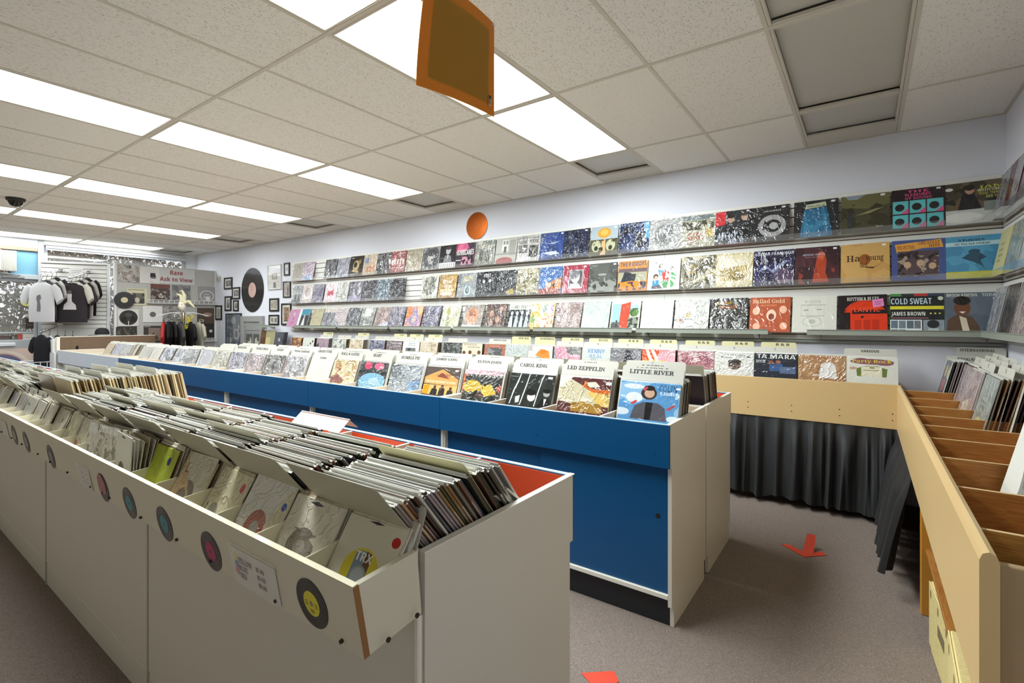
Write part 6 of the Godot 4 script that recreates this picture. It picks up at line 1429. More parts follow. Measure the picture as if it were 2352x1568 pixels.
func build_wall_things() -> void:
	var t := thing("copper_disc", "copper coloured record disc fixed high on the wall above the top row", "wall disc", Vector3(-4.232, 2.605, 0.004))
	t.rotation.x = -0.03
	var cop := metal("b4602c", 0.32)
	record_disc(t, 0.172, cop, cop)
	var b := MB.new(); b.annulus(0.0, 0.006, 0.007, 0.002, 12); obj("spindle_pin", b, M.chrome, t)
	t = thing("giant_record", "giant black record with a pink label on the wall above the grey frame", "wall disc", Vector3(-9.87, 2.0, 0.006))
	record_disc(t, 0.425, paint("c9a49a", 0.5), paint("191817", 0.16, 0.7))
	lettering(t, "7", 0.03, 0.05, Transform3D(Basis.IDENTITY, Vector3(0, 0.04, 0.006)), paint("8c5c54", 0.7), "s")
	var k := paint("1d1b1a", 0.4)
	frame("small black framed dark portrait, uppermost left of the giant record", -11.01, -10.67, 2.05, 2.29, 0.03, k, "b 55524e;n 33302e .5 .8 501;e a09890 50 40 14 16")
	frame("small black framed group photograph touching the giant record's left", -10.67, -10.35, 1.84, 2.08, 0.03, k, "b 6c6862;n 3a3734 .5 1 502;e c8c0b4 40 40 10 12;e c0b8ac 70 50 10 12")
	frame("narrow black framed profile portrait left of the giant record", -10.98, -10.71, 1.61, 1.91, 0.03, k, "b 9c968c;p 35312e 20 100 30 20 60 10 80 40 70 100;e c0b4a4 60 30 16 16")
	frame("smallest black framed portrait under the giant record's left side", -10.62, -10.41, 1.60, 1.82, 0.03, k, "b 66625c;n 3a3734 .5 .8 504;e b4aca0 50 36 14 16")
	frame("black framed pale figure drawing by the sign board's edge", -11.40, -11.12, 1.43, 1.73, 0.03, k, "b cfccc0;p a09a8c 36 96 44 20 60 20 66 96;e a8a090 52 16 8 9")
	frame("white panel with a small music picture, right of the giant record", -9.28, -8.82, 1.98, 2.43, 0.012, M.white_paint, "b d6d4cc;r f0f0f4 0 0 100 30;r 8c8a84 26 34 44 26;e c0bcb4 48 46 12 8;r d8d6ce 26 62 44 8;p 44403a 40 74 58 74 62 98 38 98;r b8b4aa 0 72 100 1", 0.012, 0.03)
	frame("small black framed picture highest beside the record wall", -8.73, -8.55, 2.21, 2.44, 0.028, k, "b b4b8b8;n 8c9090 .5 .8 507;e 6c7070 50 36 20 20;r d8dadc 0 70 100 30", 0.028)
	frame("black framed photograph of a long haired figure, second beside the record wall", -8.76, -8.52, 1.82, 2.11, 0.022, k, "b b8aca4;p 54484a 46 100 52 40 70 16 84 40 80 100;e 8c7870 68 24 12 12;n 9c8c84 .4 .7 508 0 0 40 100", 0.012)
	frame("black framed couple in grey, lower right of the giant record", -9.23, -8.91, 1.58, 1.82, 0.03, k, "b b4aea0;n 7c766a .5 .9 509;e 8c867a 36 50 20 30;e 948e80 62 52 20 30;r e0ded6 84 60 16 12", 0.018)
	frame("tall black framed sepia picture beside the pink record", -8.82, -8.50, 1.33, 1.72, 0.028, k, "b b08850;n 8c6434 .5 .6 510;e 4c4034 60 30 16 20;e d0b078 60 30 8 10;e 6c4828 40 70 16 20;r 3c2c1c 0 92 100 8", 0.04)
	frame("black framed disc and brown square under the grey couple", -9.25, -8.91, 1.33, 1.52, 0.028, k, "b d8d6cc;e 44423e 28 50 18 34;e d8d6cc 28 50 5 9;r 6c5848 58 20 30 62", 0.01)
	frame("large blue edged poster of musicians, partly hidden by the island records", -10.94, -10.29, 0.74, 1.56, 0.022, k, "b 3c4c60;n 2a3442 .5 .5 512;r 2f5c88 0 0 12 100;n a8a8ac .4 .9 513 24 24 70 70;e 8c8c92 50 16 16 10;p 5c5c64 34 30 66 26 74 60 30 64;r c0bcac 14 76 32 20;r a8acb0 54 38 30 26;e 50545a 68 50 10 10", 0.0)
	# brushed grey frame leaning on the wall
	t = frame("wide silver grey frame holding two white faces, under the giant record", -10.25, -9.42, 0.74, 1.50, 0.11, paint("9c9c9a", 0.4), "b 8e8e8c;r a4a4a2 0 0 100 30;r 5c5c5a 0 30 100 2;t b8b8b4 n 10 34 80 6 TWO_VIRGINS;r 24221f 8 44 38 50;r 24221f 54 44 38 50;e d8d4c0 30 72 12 18;e d8d4c0 74 72 12 18;e 24221f 24 60 8 10;e 24221f 82 58 8 10", 0.0, 0.05)
	t = thing("thermostat", "small beige thermostat on the wall beside the sign board", "thermostat", Vector3(-11.25, 2.28, 0.0))
	b = MB.new(); b.box(Vector3(0, 0, 0.015), Vector3(0.12, 0.11, 0.03), 0.006); obj("case", b, paint("bdb8a8", 0.5), t)
	b = MB.new(); b.box(Vector3(-0.02, 0.0, 0.031), Vector3(0.03, 0.06, 0.004), 0.001); obj("dial_window", b, paint("8c8878", 0.5), t)
	t = thing("wall_socket", "white wall plate low on the wall beside the sign board", "wall plate", Vector3(-11.2, 1.33, 0.0))
	b = MB.new(); b.box(Vector3(0, 0, 0.004), Vector3(0.07, 0.115, 0.008), 0.003); obj("plate", b, M.white_paint, t)
	b = MB.new(); b.box(Vector3(0, 0, 0.009), Vector3(0.01, 0.022, 0.008), 0.002); obj("toggle", b, M.white_paint, t)
	# things standing on the last wall bin
	t = thing("wooden_guitar_picture", "brown and olive picture board standing on the far end of the wall bins", "picture", Vector3(-8.98, 0.9, 0.06))
	var c := new_cell("b a8a27c;p 6c5034 0 0 36 0 40 100 0 100;n 5c4028 .4 .6 520 0 0 36 100;r c8bc88 40 26 30 74;p 4c3828 26 60 40 64 46 84 36 100 28 100 38 84 34 72 24 70")
	show_mesh("board", sleeve_mesh(c, "plain", 0.5, 0.01), t).transform = leaning(Vector3(-0.13, -0.16, 0.1), 0, 8)
	c = new_cell("b 54565e;n 44464e .4 .5 521;t c8c8cc s 34 30 34 14 Lady;p d8d8dc 40 46 60 40 66 52;r 8c8c94 6 84 30 12")
	sleeve(c, "plain", leaning(Vector3(-8.62, 0.90, 0.2), -3, 10), "dark grey record with white script leaning at the end of the wall bins", "")
	for q in 5: sleeve(c, "plain", leaning(Vector3(-8.615 + 0.004 * q, 0.90, 0.19 - 0.01 * q), -3, 10), "%s record standing behind the dark grey one with white script" % ordinal(q), "records behind the dark grey one")

func build_board() -> void:
	# the white board lettered Rare, in front of the shop window
	var t := thing("sign_board", "big grey white display board standing in front of the shop window", "display board", Vector3(-11.4, 0, 0))
	var b := MB.new(); b.span(Vector3(-0.03, 0.0, 0.03), Vector3(0.0, 2.455, 1.66), 0.003); obj("panel", b, paint("b9b7b1", 0.55), t)
	b = MB.new(); b.span(Vector3(-0.04, 0, 1.66), Vector3(0.01, 2.46, 1.70), 0.003); b.span(Vector3(-0.04, 0, 0.0), Vector3(0.005, 2.46, 0.03), 0.003); obj("edge_post", b, M.white_paint, t)
	var sg := thing("notice", "white sign lettered Rare Ask to View in dark red", "sign", Vector3(-11.398, 2.285, 0.72), PI / 2)
	b = MB.new(); b.box(Vector3(0, 0, 0.004), Vector3(0.64, 0.31, 0.006), 0.001); obj("sheet", b, paint("cfcdca", 0.6), sg)
	lettering(sg, "Rare", 0.215, 0.085, Transform3D(Basis.IDENTITY, Vector3(0, 0.07, 0.0075)), M.ink_red, "n")
	lettering(sg, "Ask to View", 0.56, 0.085, Transform3D(Basis.IDENTITY, Vector3(0, -0.06, 0.0075)), M.ink_red, "n")
	# records pinned or shelved on it: place along the board, foot height, plastic, look, print
	var rec := [
	[1.485, 2.125, "crumpled", "a pale reclining figure in crumpled plastic, top left of the sign board", "b b4aca4;n 8c847c .45 .7 530;e 3c3634 50 12 12 9"],
	[1.165, 2.12, "plain", "a small black flowerpot shape on white, left of the Rare sign", "b dad8d4;p 34323a 54 36 78 36 82 62 52 62;r 34323a 56 64 26 5;t 8c8c8c n 50 88 20 5 MYST"],
	[1.36, 1.70, "plain", "a cream border round a grey picture, behind the small hanging record", "b d0c9ac;r 6c6860 26 28 60 62;n 44423c .5 .8 533 26 28 60 62;e c8c0b0 50 70 12 16;r a09a7c 6 6 80 6"],
	[0.99, 1.80, "flat", "a white triangle and fanned lines, left on the white shelf", "b 4c3a34;r 6c3c34 0 0 100 24;n 8c847c .4 .9 534 0 24 100 76;p dedad2 40 80 52 52 64 80;p 4c3a34 46 76 52 62 58 76"],
	[0.64, 1.80, "loose", "grey mist in plastic, middle of the white shelf", "b 8c8a86;n 66646a .5 .6 535"],
	[0.18, 1.80, "flat", "a pale arch and a white tag, right on the white shelf", "b 9c9894;e c4bec0 50 60 44 36;e 8c8886 50 62 34 28;e b8b0b0 50 64 24 20;r e0dcd0 44 66 24 24;t 3c3a3a n 34 56 34 6 BLAR"],
	[1.49, 1.31, "plain", "a black round emblem in a thin black border", "b d2d0ca;e 33312f 50 50 44 44;e 4c4a46 50 34 16 12;e 22201e 30 60 14 16;e 22201e 70 60 14 16;r d2d0ca 48 70 4 24;e 3c3a37 50 60 10 8"],
	[1.115, 1.38, "plain", "plain white with a dark round hole in the middle", "b dcdad6;e 6a6460 50 52 16 16;r b8b4ac 20 14 10 2;r b8b4ac 52 14 10 2"],
	[0.80, 1.38, "crumpled", "grey foil behind the coat stand", "b a09c94;n 7c786f .45 .8 538"],
	[0.20, 1.36, "plain", "a dark brown front with an oval, right of the coat stand", "b 55463c;e 9c8470 60 44 28 14;r d8d4c8 10 76 28 14;r 55463c 14 79 20 8"],
	[0.20, 1.04, "plain", "black with a small white disc, low at the board's right", "b 2c2a28;e c8c4bc 80 50 10 10;p 8c8880 10 20 50 16 54 30 14 34;r 6c6860 30 44 14 14"],
	[1.52, 0.99, "plain", "a dark crowd scene, lowest left on the board", "b 3c3832;n 66605a .4 .9 540;e c0bab0 40 66 8 8;e c0bab0 70 66 8 8"],
	[1.10, 1.0, "plain", "a dusky building in a dark border", "b 45403c;r 8c7c70 24 14 60 76;p 5c4c44 30 84 40 50 50 40 56 54 66 60 78 84;r b8b4ac 4 4 30 3"],
	[0.78, 1.0, "plain", "dark grey, half hidden by the coats", "b 4a4846;n 3c3a38 .5 .6 541"]]
	for f in rec:
		var c := new_cell(f[4])
		sleeve(c, f[2], leaning(Vector3(-11.385, f[1], f[0]), 90, 1.0), "record on the sign board with " + f[3] if f[3].split(" ").size() < 11 else "board record with " + f[3], "records on the sign board")
	var hr := thing("hanging_record", "black record with a cream label hanging at the board's left edge", "record disc", Vector3(-11.36, 1.79, 1.56), PI / 2 - 0.15)
	record_disc(hr, 0.15, paint("c9bf9c", 0.5), M.vinyl)
	for q in 2:
		var at := Vector3(-11.39, [1.745, 0.985][q], [0.61, 0.3][q])
		var w: float = [1.22, 0.55][q]
		var sh := thing("ladder_rack", ["white ladder fronted rack holding the middle records of the board", "short white ladder fronted rack low on the board"][q], "shelf", at, PI / 2)
		b = MB.new()
		for y in [0.0, 0.065]: b.box(Vector3(0, y, 0.07), Vector3(w, 0.012, 0.012), 0.003)
		var n := int(w / 0.085)
		for i in n + 1: b.box(Vector3(-w / 2 + i * w / n, 0.032, 0.07), Vector3(0.012, 0.06, 0.01), 0.002)
		obj("ladder_front", b, M.white_paint, sh)
		b = MB.new(); b.box(Vector3(0, -0.003, 0.035), Vector3(w, 0.008, 0.07), 0.002); obj("base", b, M.white_paint, sh)
	# slatwall with the shirts, turned a little into the room about its right hand edge
	var turned := deg_to_rad(-27.0)
	var pv := Vector3(-11.6, 0, 1.72)
	var s := thing("slatwall_panel", "white slatwall board with shirts on rails, in front of the shop window", "slatwall", pv, turned)
	b = MB.new(); b.span(Vector3(-0.03, 1.28, 0.025), Vector3(0, 2.42, 0.92), 0.002); obj("backing", b, M.groove, s)
	for q in 15:
		b = MB.new(); b.span(Vector3(0.0, 2.41 - q * 0.0762 - 0.066, 0.03), Vector3(0.014, 2.41 - q * 0.0762, 0.915), 0.002); obj("slat", b, M.slat, s)
	b = MB.new(); b.span(Vector3(-0.04, 0.0, -0.01), Vector3(0.03, 2.45, 0.025), 0.004); obj("frame_edge", b, M.white_paint, s)
	b = MB.new(); b.span(Vector3(-0.04, 2.42, 0.025), Vector3(0.03, 2.455, 0.95), 0.004); obj("frame_edge", b, M.white_paint, s)
	b = MB.new(); b.span(Vector3(-0.03, 0.0, 0.025), Vector3(0.0, 1.28, 0.92), 0.002); obj("lower_panel", b, M.slat, s)
	var bt := Basis(Vector3.UP, turned)
	var tag_ := thing("notice", "small faint notice on the slats between the shirt rails", "sign", pv + bt * Vector3(0.017, 2.285, 0.45), PI / 2 + turned)
	b = MB.new(); b.box(Vector3(0, 0, 0), Vector3(0.2, 0.13, 0.003)); obj("sheet", b, paint("d6d6d4", 0.6), tag_)
	for q in 2:
		b = MB.new(); b.box(Vector3(0, 0.02 - q * 0.035, 0.002), Vector3(0.13, 0.008, 0.001)); obj("print_line", b, paint("a8a8a8", 0.7), tag_)
	var arms := [pv + bt * Vector3(0.014, 2.30, 0.65), pv + bt * Vector3(0.014, 2.29, 0.27), pv + bt * Vector3(0.014, 1.33, 0.66)]
	var swing := deg_to_rad(-46.0)
	var sb := Basis(Vector3.UP, swing)
	for q in 3:
		var a := thing("garment_rail", ["sloping chrome rail carrying the left shirts", "sloping chrome rail with a ball end carrying the right shirts", "lower chrome rail under the left shirts"][q], "rail", arms[q], swing)
		b = MB.new(); b.box(Vector3(0.01, 0.0, 0), Vector3(0.02, 0.05, 0.09), 0.003); obj("wall_plate", b, M.chrome, a)
		b = MB.new(); b.tube([Vector3(0.01, 0, 0), Vector3(0.45, -0.14, 0.0)], 0.009, 8); obj("bar", b, M.chrome, a)
		for i in 6:
			b = MB.new(); b.lathe([Vector2(0, -0.012), Vector2(0.012, -0.006), Vector2(0.012, 0.006), Vector2(0, 0.012)], 8, Vector3(0.08 + i * 0.07, 0.002 - i * 0.022, 0)); obj("stop_bead", b, M.chrome, a)
		if q == 1:
			b = MB.new(); b.lathe([Vector2(0, -0.025), Vector2(0.018, -0.018), Vector2(0.025, 0), Vector2(0.018, 0.018), Vector2(0, 0.025)], 12, Vector3(0.47, -0.145, 0.0)); obj("ball_end", b, M.chrome, a)
	var shirts := [
	[0, 0.43, -32.0, "c9c9cb", "white shirt with a grey printed figure, leftmost on the rails"],
	[0, 0.33, -42.0, "403c3e", "dark grey shirt second on the left rail"],
	[0, 0.22, -46.0, "b5b2ad", "light grey shirt third on the left rail"],
	[0, 0.12, -48.0, "232124", "black shirt last on the left rail"],
	[1, 0.43, -14.0, "353134", "charcoal shirt with a white printed figure, front of the right rail"],
	[1, 0.33, -40.0, "c4bfb4", "cream shirt second on the right rail"],
	[1, 0.24, -44.0, "2e2b2c", "black shirt third on the right rail"],
	[1, 0.15, -44.0, "a9a49c", "grey shirt fourth on the right rail"],
	[1, 0.06, -46.0, "211f20", "black shirt last on the right rail, against the slats"]]
	for f in shirts:
		var base: Vector3 = arms[f[0]]
		var at: Vector3 = base + sb * Vector3(f[1], -0.018 - f[1] * 0.31, 0)
		var o := shirt(f[4], at, 62.0 + f[2], f[3])
		if f[0] == 0 and f[1] > 0.4:
			b = MB.new(); b.prism(PackedVector2Array([Vector2(-0.03, -0.32), Vector2(0.03, -0.3), Vector2(0.045, -0.36), Vector2(0.02, -0.4), Vector2(0.035, -0.5), Vector2(0.03, -0.58), Vector2(-0.03, -0.58), Vector2(-0.02, -0.44), Vector2(-0.04, -0.37)]), 0.003)
			var pr := obj("printed_figure", b, paint("6c6a6c", 0.8), o); pr.position.z = 0.05
		if f[0] == 1 and f[1] > 0.4:
			b = MB.new(); b.prism(PackedVector2Array([Vector2(-0.09, -0.54), Vector2(0.1, -0.54), Vector2(0.09, -0.46), Vector2(0.035, -0.4), Vector2(0.03, -0.34), Vector2(0.035, -0.28), Vector2(0.0, -0.25), Vector2(-0.035, -0.28), Vector2(-0.03, -0.34), Vector2(-0.03, -0.4), Vector2(-0.08, -0.46)]), 0.003)
			var pr := obj("printed_figure", b, paint("c9c3c6", 0.8), o); pr.position.z = 0.051
			b = MB.new(); b.prism(PackedVector2Array([Vector2(-0.033, -0.27), Vector2(0.033, -0.27), Vector2(0.03, -0.22), Vector2(0.0, -0.205), Vector2(-0.03, -0.22)]), 0.003); pr = obj("printed_hair", b, paint("5c5458", 0.8), o); pr.position.z = 0.0515
	# a heap of clothes and the wire basket under the shirts
	var h := thing("cap", "black peaked cap lying on the brown board's top by the shirts", "cap", Vector3(-11.2, 1.17, 1.92), -0.4)
	b = MB.new(); b.lathe([Vector2(0.1, 0.0), Vector2(0.1, 0.04), Vector2(0.085, 0.085), Vector2(0.05, 0.11), Vector2(0, 0.118)], 20); obj("crown", b, paint("1f1d1f", 0.8), h)
	b = MB.new(); b.xf = Transform3D(Basis(Vector3.RIGHT, -PI / 2 + 0.15), Vector3(0, 0.004, 0)); b.prism(PackedVector2Array([Vector2(-0.09, -0.04), Vector2(-0.08, -0.13), Vector2(-0.03, -0.19), Vector2(0.03, -0.19), Vector2(0.08, -0.13), Vector2(0.09, -0.04)]), 0.006); obj("peak", b, paint("1f1d1f", 0.8), h)
	for q in 5:
		var bg := shirt(["dark bag like garment hanging lowest left by the door", "white garment hanging low beside the door", "striped dark garment on the lower rail", "grey garment on the lower rail", "black garment at the lower rail's end"][q], Vector3(-11.35 + 0.03 * q, 1.24 - 0.006 * q, 2.66 - 0.09 * q), 18.0 - q * 5.0, ["2a282c", "c8c6c8", "3c3a40", "8c8a8c", "222022"][q], 0.8)
	var bk := thing("wire_basket", "white wire basket standing behind the pale bins by the door", "basket", Vector3(-11.3, 0.0, 2.72))
	b = MB.new()
	for y in [0.45, 0.55, 0.65, 0.74]: b.tube([Vector3(-0.2, y, -0.16), Vector3(0.2, y, -0.16), Vector3(0.2, y, 0.16), Vector3(-0.2, y, 0.16), Vector3(-0.2, y, -0.16)], 0.006 if y < 0.7 else 0.014, 6)
	for i in 6:
		for z in [-0.16, 0.16]: b.cyl(Vector3(-0.2 + i * 0.08, 0.4, z), Vector3(-0.2 + i * 0.08, 0.74, z), 0.005, 6)
	for i in 5:
		for x in [-0.2, 0.2]: b.cyl(Vector3(x, 0.4, -0.16 + i * 0.08), Vector3(x, 0.74, -0.16 + i * 0.08), 0.005, 6)
	obj("basket_wires", b, M.white_paint, bk)
	for x in [-0.19, 0.19]:
		for z in [-0.15, 0.15]:
			b = MB.new(); b.cyl(Vector3(x, 0, z), Vector3(x, 0.42, z), 0.01, 8); obj("leg", b, M.white_paint, bk)
	# record decal board behind the lower door glass
	var dc := thing("round_poster", "poster of a big dark disc in a beige arch behind the lower door glass", "poster", Vector3(XW - 0.02, 0.22, 2.95), PI / 2)
	b = MB.new(); b.span(Vector3(-0.36, 0.0, -0.004), Vector3(0.36, 0.71, 0.0)); obj("sheet", b, paint("d9c2b4", 0.7), dc)
	var arcs := [[0.36, "e3d3c8"], [0.31, "c7a79a"], [0.285, "66607c"], [0.16, "5a5570"], [0.12, "d8b09c"]]
	for q in arcs.size():
		b = MB.new(); b.xf.origin = Vector3(-0.02, 0.33, 0); b.annulus(0.0, arcs[q][0], 0.0006 + q * 0.0006, 0.0005, 40); obj("ring", b, paint(arcs[q][1], 0.6), dc)
	var st := thing("door_sticker", "round yellow sticker on the upper door glass", "sticker", Vector3(XW - 0.04, 1.75, 2.66), PI / 2)
	b = MB.new(); b.annulus(0.0, 0.085, 0.001, 0.001, 32); obj("disc", b, paint("d8cf7c", 0.6), st)
	b = MB.new(); b.box(Vector3(0, 0, 0.0015), Vector3(0.12, 0.005, 0.0006)); b.box(Vector3(0, 0.03, 0.0015), Vector3(0.07, 0.02, 0.0006)); b.box(Vector3(0, -0.03, 0.0015), Vector3(0.02, 0.016, 0.0006)); obj("print_line", b, paint("5c5a3c", 0.6), st)
	var ntc := [["small dark opening hours card low on the upper door glass", 2.63, 1.36, 0.1, 0.18, "3c2a22"], ["white card above the dark one on the door glass", 2.64, 1.5, 0.1, 0.05, "c9c6be"], ["red card on the bottom edge of the upper door glass", 2.75, 1.13, 0.055, 0.1, "b8443c"], ["pale card on the bottom edge of the upper door glass", 2.64, 1.13, 0.15, 0.1, "cfc8c0"], ["dark strip at the lower left of the upper door glass", 2.95, 1.12, 0.2, 0.05, "4a3630"]]
	for n in ntc:
		var q := thing("door_card", n[0], "card", Vector3(XW - 0.035, n[2], n[1]), PI / 2)
		b = MB.new(); b.box(Vector3.ZERO, Vector3(n[3], n[4], 0.002)); obj("sheet", b, paint(n[5], 0.6), q)
		b = MB.new(); b.box(Vector3(0, -n[4] * 0.15, 0.0015), Vector3(n[3] * 0.7, 0.006, 0.0008)); obj("print_line", b, paint("8a8078", 0.6), q)

func shirt(label: String, at: Vector3, turn: float, hex: String, size := 1.0) -> Node3D:
	var t := thing("shirt", label, "shirt", at, deg_to_rad(turn), "clothes on rails and stands")
	t.scale = Vector3.ONE
	var k := size
	var cloth := paint(hex, 0.85, 0.2)
	var b := MB.new()
	var rows := []
	# bottom to top: half width, depth, height
	for s in [[0.235, 0.035, -0.76], [0.238, 0.05, -0.6], [0.232, 0.052, -0.42], [0.236, 0.05, -0.28], [0.225, 0.045, -0.2], [0.17, 0.036, -0.135], [0.1, 0.026, -0.105], [0.075, 0.018, -0.1]]:
		var line := PackedVector3Array()
		for j in 24:
			var a := -TAU * j / 24
			var wob := 1.0 + 0.12 * sin(a * 5.0 + s[2] * 6.0) * clampf(-s[2] - 0.2, 0.0, 0.5) * 2.0
			line.append(Vector3(cos(a) * s[0], s[2], sin(a) * s[1] * wob) * k)
		rows.append(line)
	b.grid(rows, true, true)
	for q in [-1.0, 1.0]:
		var sl := []
		for s in [[0.34, -0.42, 0.075], [0.315, -0.34, 0.078], [0.27, -0.24, 0.078], [0.2, -0.16, 0.06]]:
			sl.append(b.ring(Vector3(q * s[0], s[1], 0) * k, s[2] * k, 14, Basis(Vector3.BACK, q * 0.75), 0.42))
		b.grid(sl, true, true)
	obj("garment", b, cloth, t)
	b = MB.new(); b.lathe([Vector2(0.07, -0.108), Vector2(0.082, -0.1), Vector2(0.082, -0.088), Vector2(0.07, -0.085)], 16, Vector3.ZERO, Basis.from_scale(Vector3(1, 1, 0.36) * k)); obj("collar", b, cloth, t)
	b = MB.new(); b.tube([Vector3(-0.2, -0.15, 0) * k, Vector3(0, -0.07, 0) * k, Vector3(0.2, -0.15, 0) * k], 0.006, 6); b.tube([Vector3(0, -0.07, 0) * k, Vector3(0, -0.03, 0), Vector3(0.02, -0.012, 0), Vector3(0.016, 0.012, 0), Vector3(-0.004, 0.02, 0), Vector3(-0.016, 0.01, 0)], 0.003, 6); obj("hanger", b, paint("1c1c1e", 0.4), t)
	return t

func build_coat_stand() -> void:
	var o := Vector3(-10.4 - 0.35, 0, 0.84)
	var gold := metal("a08a4c", 0.4)
	var t := thing("coat_stand", "brass coat stand with curling white arms beside the sign board", "coat stand", o)
	var b := MB.new(); b.lathe([Vector2(0.2, 0), Vector2(0.2, 0.02), Vector2(0.06, 0.05), Vector2(0.03, 0.09)], 24); obj("base", b, gold, t)
	b = MB.new(); b.lathe([Vector2(0.022, 0.05), Vector2(0.022, 1.0), Vector2(0.03, 1.02), Vector2(0.03, 1.05), Vector2(0.022, 1.07), Vector2(0.022, 1.55), Vector2(0.0, 1.6)], 16); obj("pole", b, gold, t)
	for q in 4:
		var d := Vector3(cos(q * PI / 2 + 0.35), 0, sin(q * PI / 2 + 0.35))
		var pts := []
		for i in 9: 
			var f := i / 8.0
			pts.append(d * (0.04 + 0.36 * f) + Vector3(0, 1.56 + 0.05 * sin(f * PI * 0.8) * (1.0 - f) - 0.08 * f + 0.02 * f * f, 0))
		b = MB.new(); b.tube(pts, 0.008, 8)
		var curl := []
		for i in 12:
			var a := -0.4 + i * 0.45
			curl.append(d * (0.09 + 0.05 * cos(a)) + Vector3(0, 1.50 + 0.05 * sin(a), 0))
		b.tube(curl, 0.006, 6)
		obj("curled_arm", b, M.white_paint, t)
	for q in 7:
		var a: float = [0.25, 0.21, 0.17, 0.11, 0.05, -0.08, -0.22][q]
		shirt(["red and black jacket at the left of the coat stand", "black jacket next to the red one on the coat stand", "black jacket third on the coat stand", "black jacket in the middle of the coat stand", "grey collared jacket left of the brass pole", "dark jacket right of the brass pole", "cream garment at the right of the coat stand"][q], o + Vector3(0.06 * sin(q * 1.7), 1.47, a * 1.25), 158.0 + 3.0 * q, ["a33a38", "242222", "1f1d1e", "2a2828", "4a4846", "262424", "b5b09c"][q], 0.95)
	# carnival mask on top
	var m := thing("carnival_mask", "white carnival mask with jester horns on top of the coat stand", "mask", o + Vector3(0.03, 1.69, 0.03), 0.5)
	var rows := []
	for i in 13:
		var v := -PI / 2 + PI * i / 12.0
		var line := PackedVector3Array()
		for j in 15:
			var u := -PI / 2 + PI * j / 14.0
			var p := Vector3(sin(u) * cos(v) * 0.072, sin(v) * 0.1, cos(u) * cos(v) * 0.06)
			# nose, brow, eye hollows, lips, chin
			p.z += 0.03 * exp(-pow(p.x / 0.012, 2) - pow((p.y + 0.012) / 0.026, 2))
			p.z -= 0.016 * (exp(-pow((p.x - 0.028) / 0.014, 2) - pow((p.y - 0.022) / 0.01, 2)) + exp(-pow((p.x + 0.028) / 0.014, 2) - pow((p.y - 0.022) / 0.01, 2)))
			p.z += 0.008 * exp(-pow(p.x / 0.018, 2) - pow((p.y + 0.05) / 0.007, 2))
			line.append(p)
		rows.append(line)
	b = MB.new(); b.grid(rows); obj("face", b, paint("ddd6c4", 0.45), m)
	for q in [-1.0, 1.0]:
		b = MB.new(); b.xf.origin = Vector3(q * 0.028, 0.022, 0.046); b.annulus(0.0, 0.009, 0.0, 0.002, 14); obj("eye_hole", b, M.dark, m)
	b = MB.new(); b.xf.origin = Vector3(0, -0.05, 0.066); b.box(Vector3.ZERO, Vector3(0.026, 0.007, 0.006), 0.002); obj("lips", b, paint("a8705c", 0.5), m)
	for h in [[Vector3(0.0, 0.08, 0), Vector3(-0.02, 0.19, 0.0), Vector3(-0.1, 0.22, 0.0), Vector3(-0.11, 0.17, 0.0)], [Vector3(0.03, 0.08, 0), Vector3(0.05, 0.2, 0), Vector3(0.0, 0.28, 0), Vector3(-0.06, 0.27, 0)], [Vector3(0.05, 0.05, 0), Vector3(0.14, 0.08, 0), Vector3(0.22, 0.0, 0), Vector3(0.26, -0.04, 0)]]:
		b = MB.new(); b.tube(h, 0.042, 10, 0.006); var hn := obj("horn", b, paint("d2cba8", 0.6), m)
		b = MB.new(); b.lathe([Vector2(0, -0.012), Vector2(0.012, 0), Vector2(0, 0.012)], 8, h[3]); obj("bell", b, gold, hn)
	var fl := thing("flower_bunch", "bunch of yellow cloth flowers tied to the brass pole", "flowers", o + Vector3(0.06, 1.36, -0.05))
	var r := RandomNumberGenerator.new(); r.seed = 4
	for q in 7:
		b = MB.new()
		var at := Vector3(0.02 * sin(q * 2.0), -0.11 + 0.04 * q, 0.05 * cos(q * 1.3) - 0.02 * q + 0.05)
		for i in 6:
			var a := TAU * i / 6
			var bs := Basis(Vector3.UP, PI / 2) * Basis(Vector3.BACK, a)
			b.quad(at, at + bs * Vector3(0.03, -0.012, 0.012), at + bs * Vector3(0.045, 0, 0.004), at + bs * Vector3(0.03, 0.012, 0.012))
		obj("flower", b, paint("d6c22c", 0.7), fl)

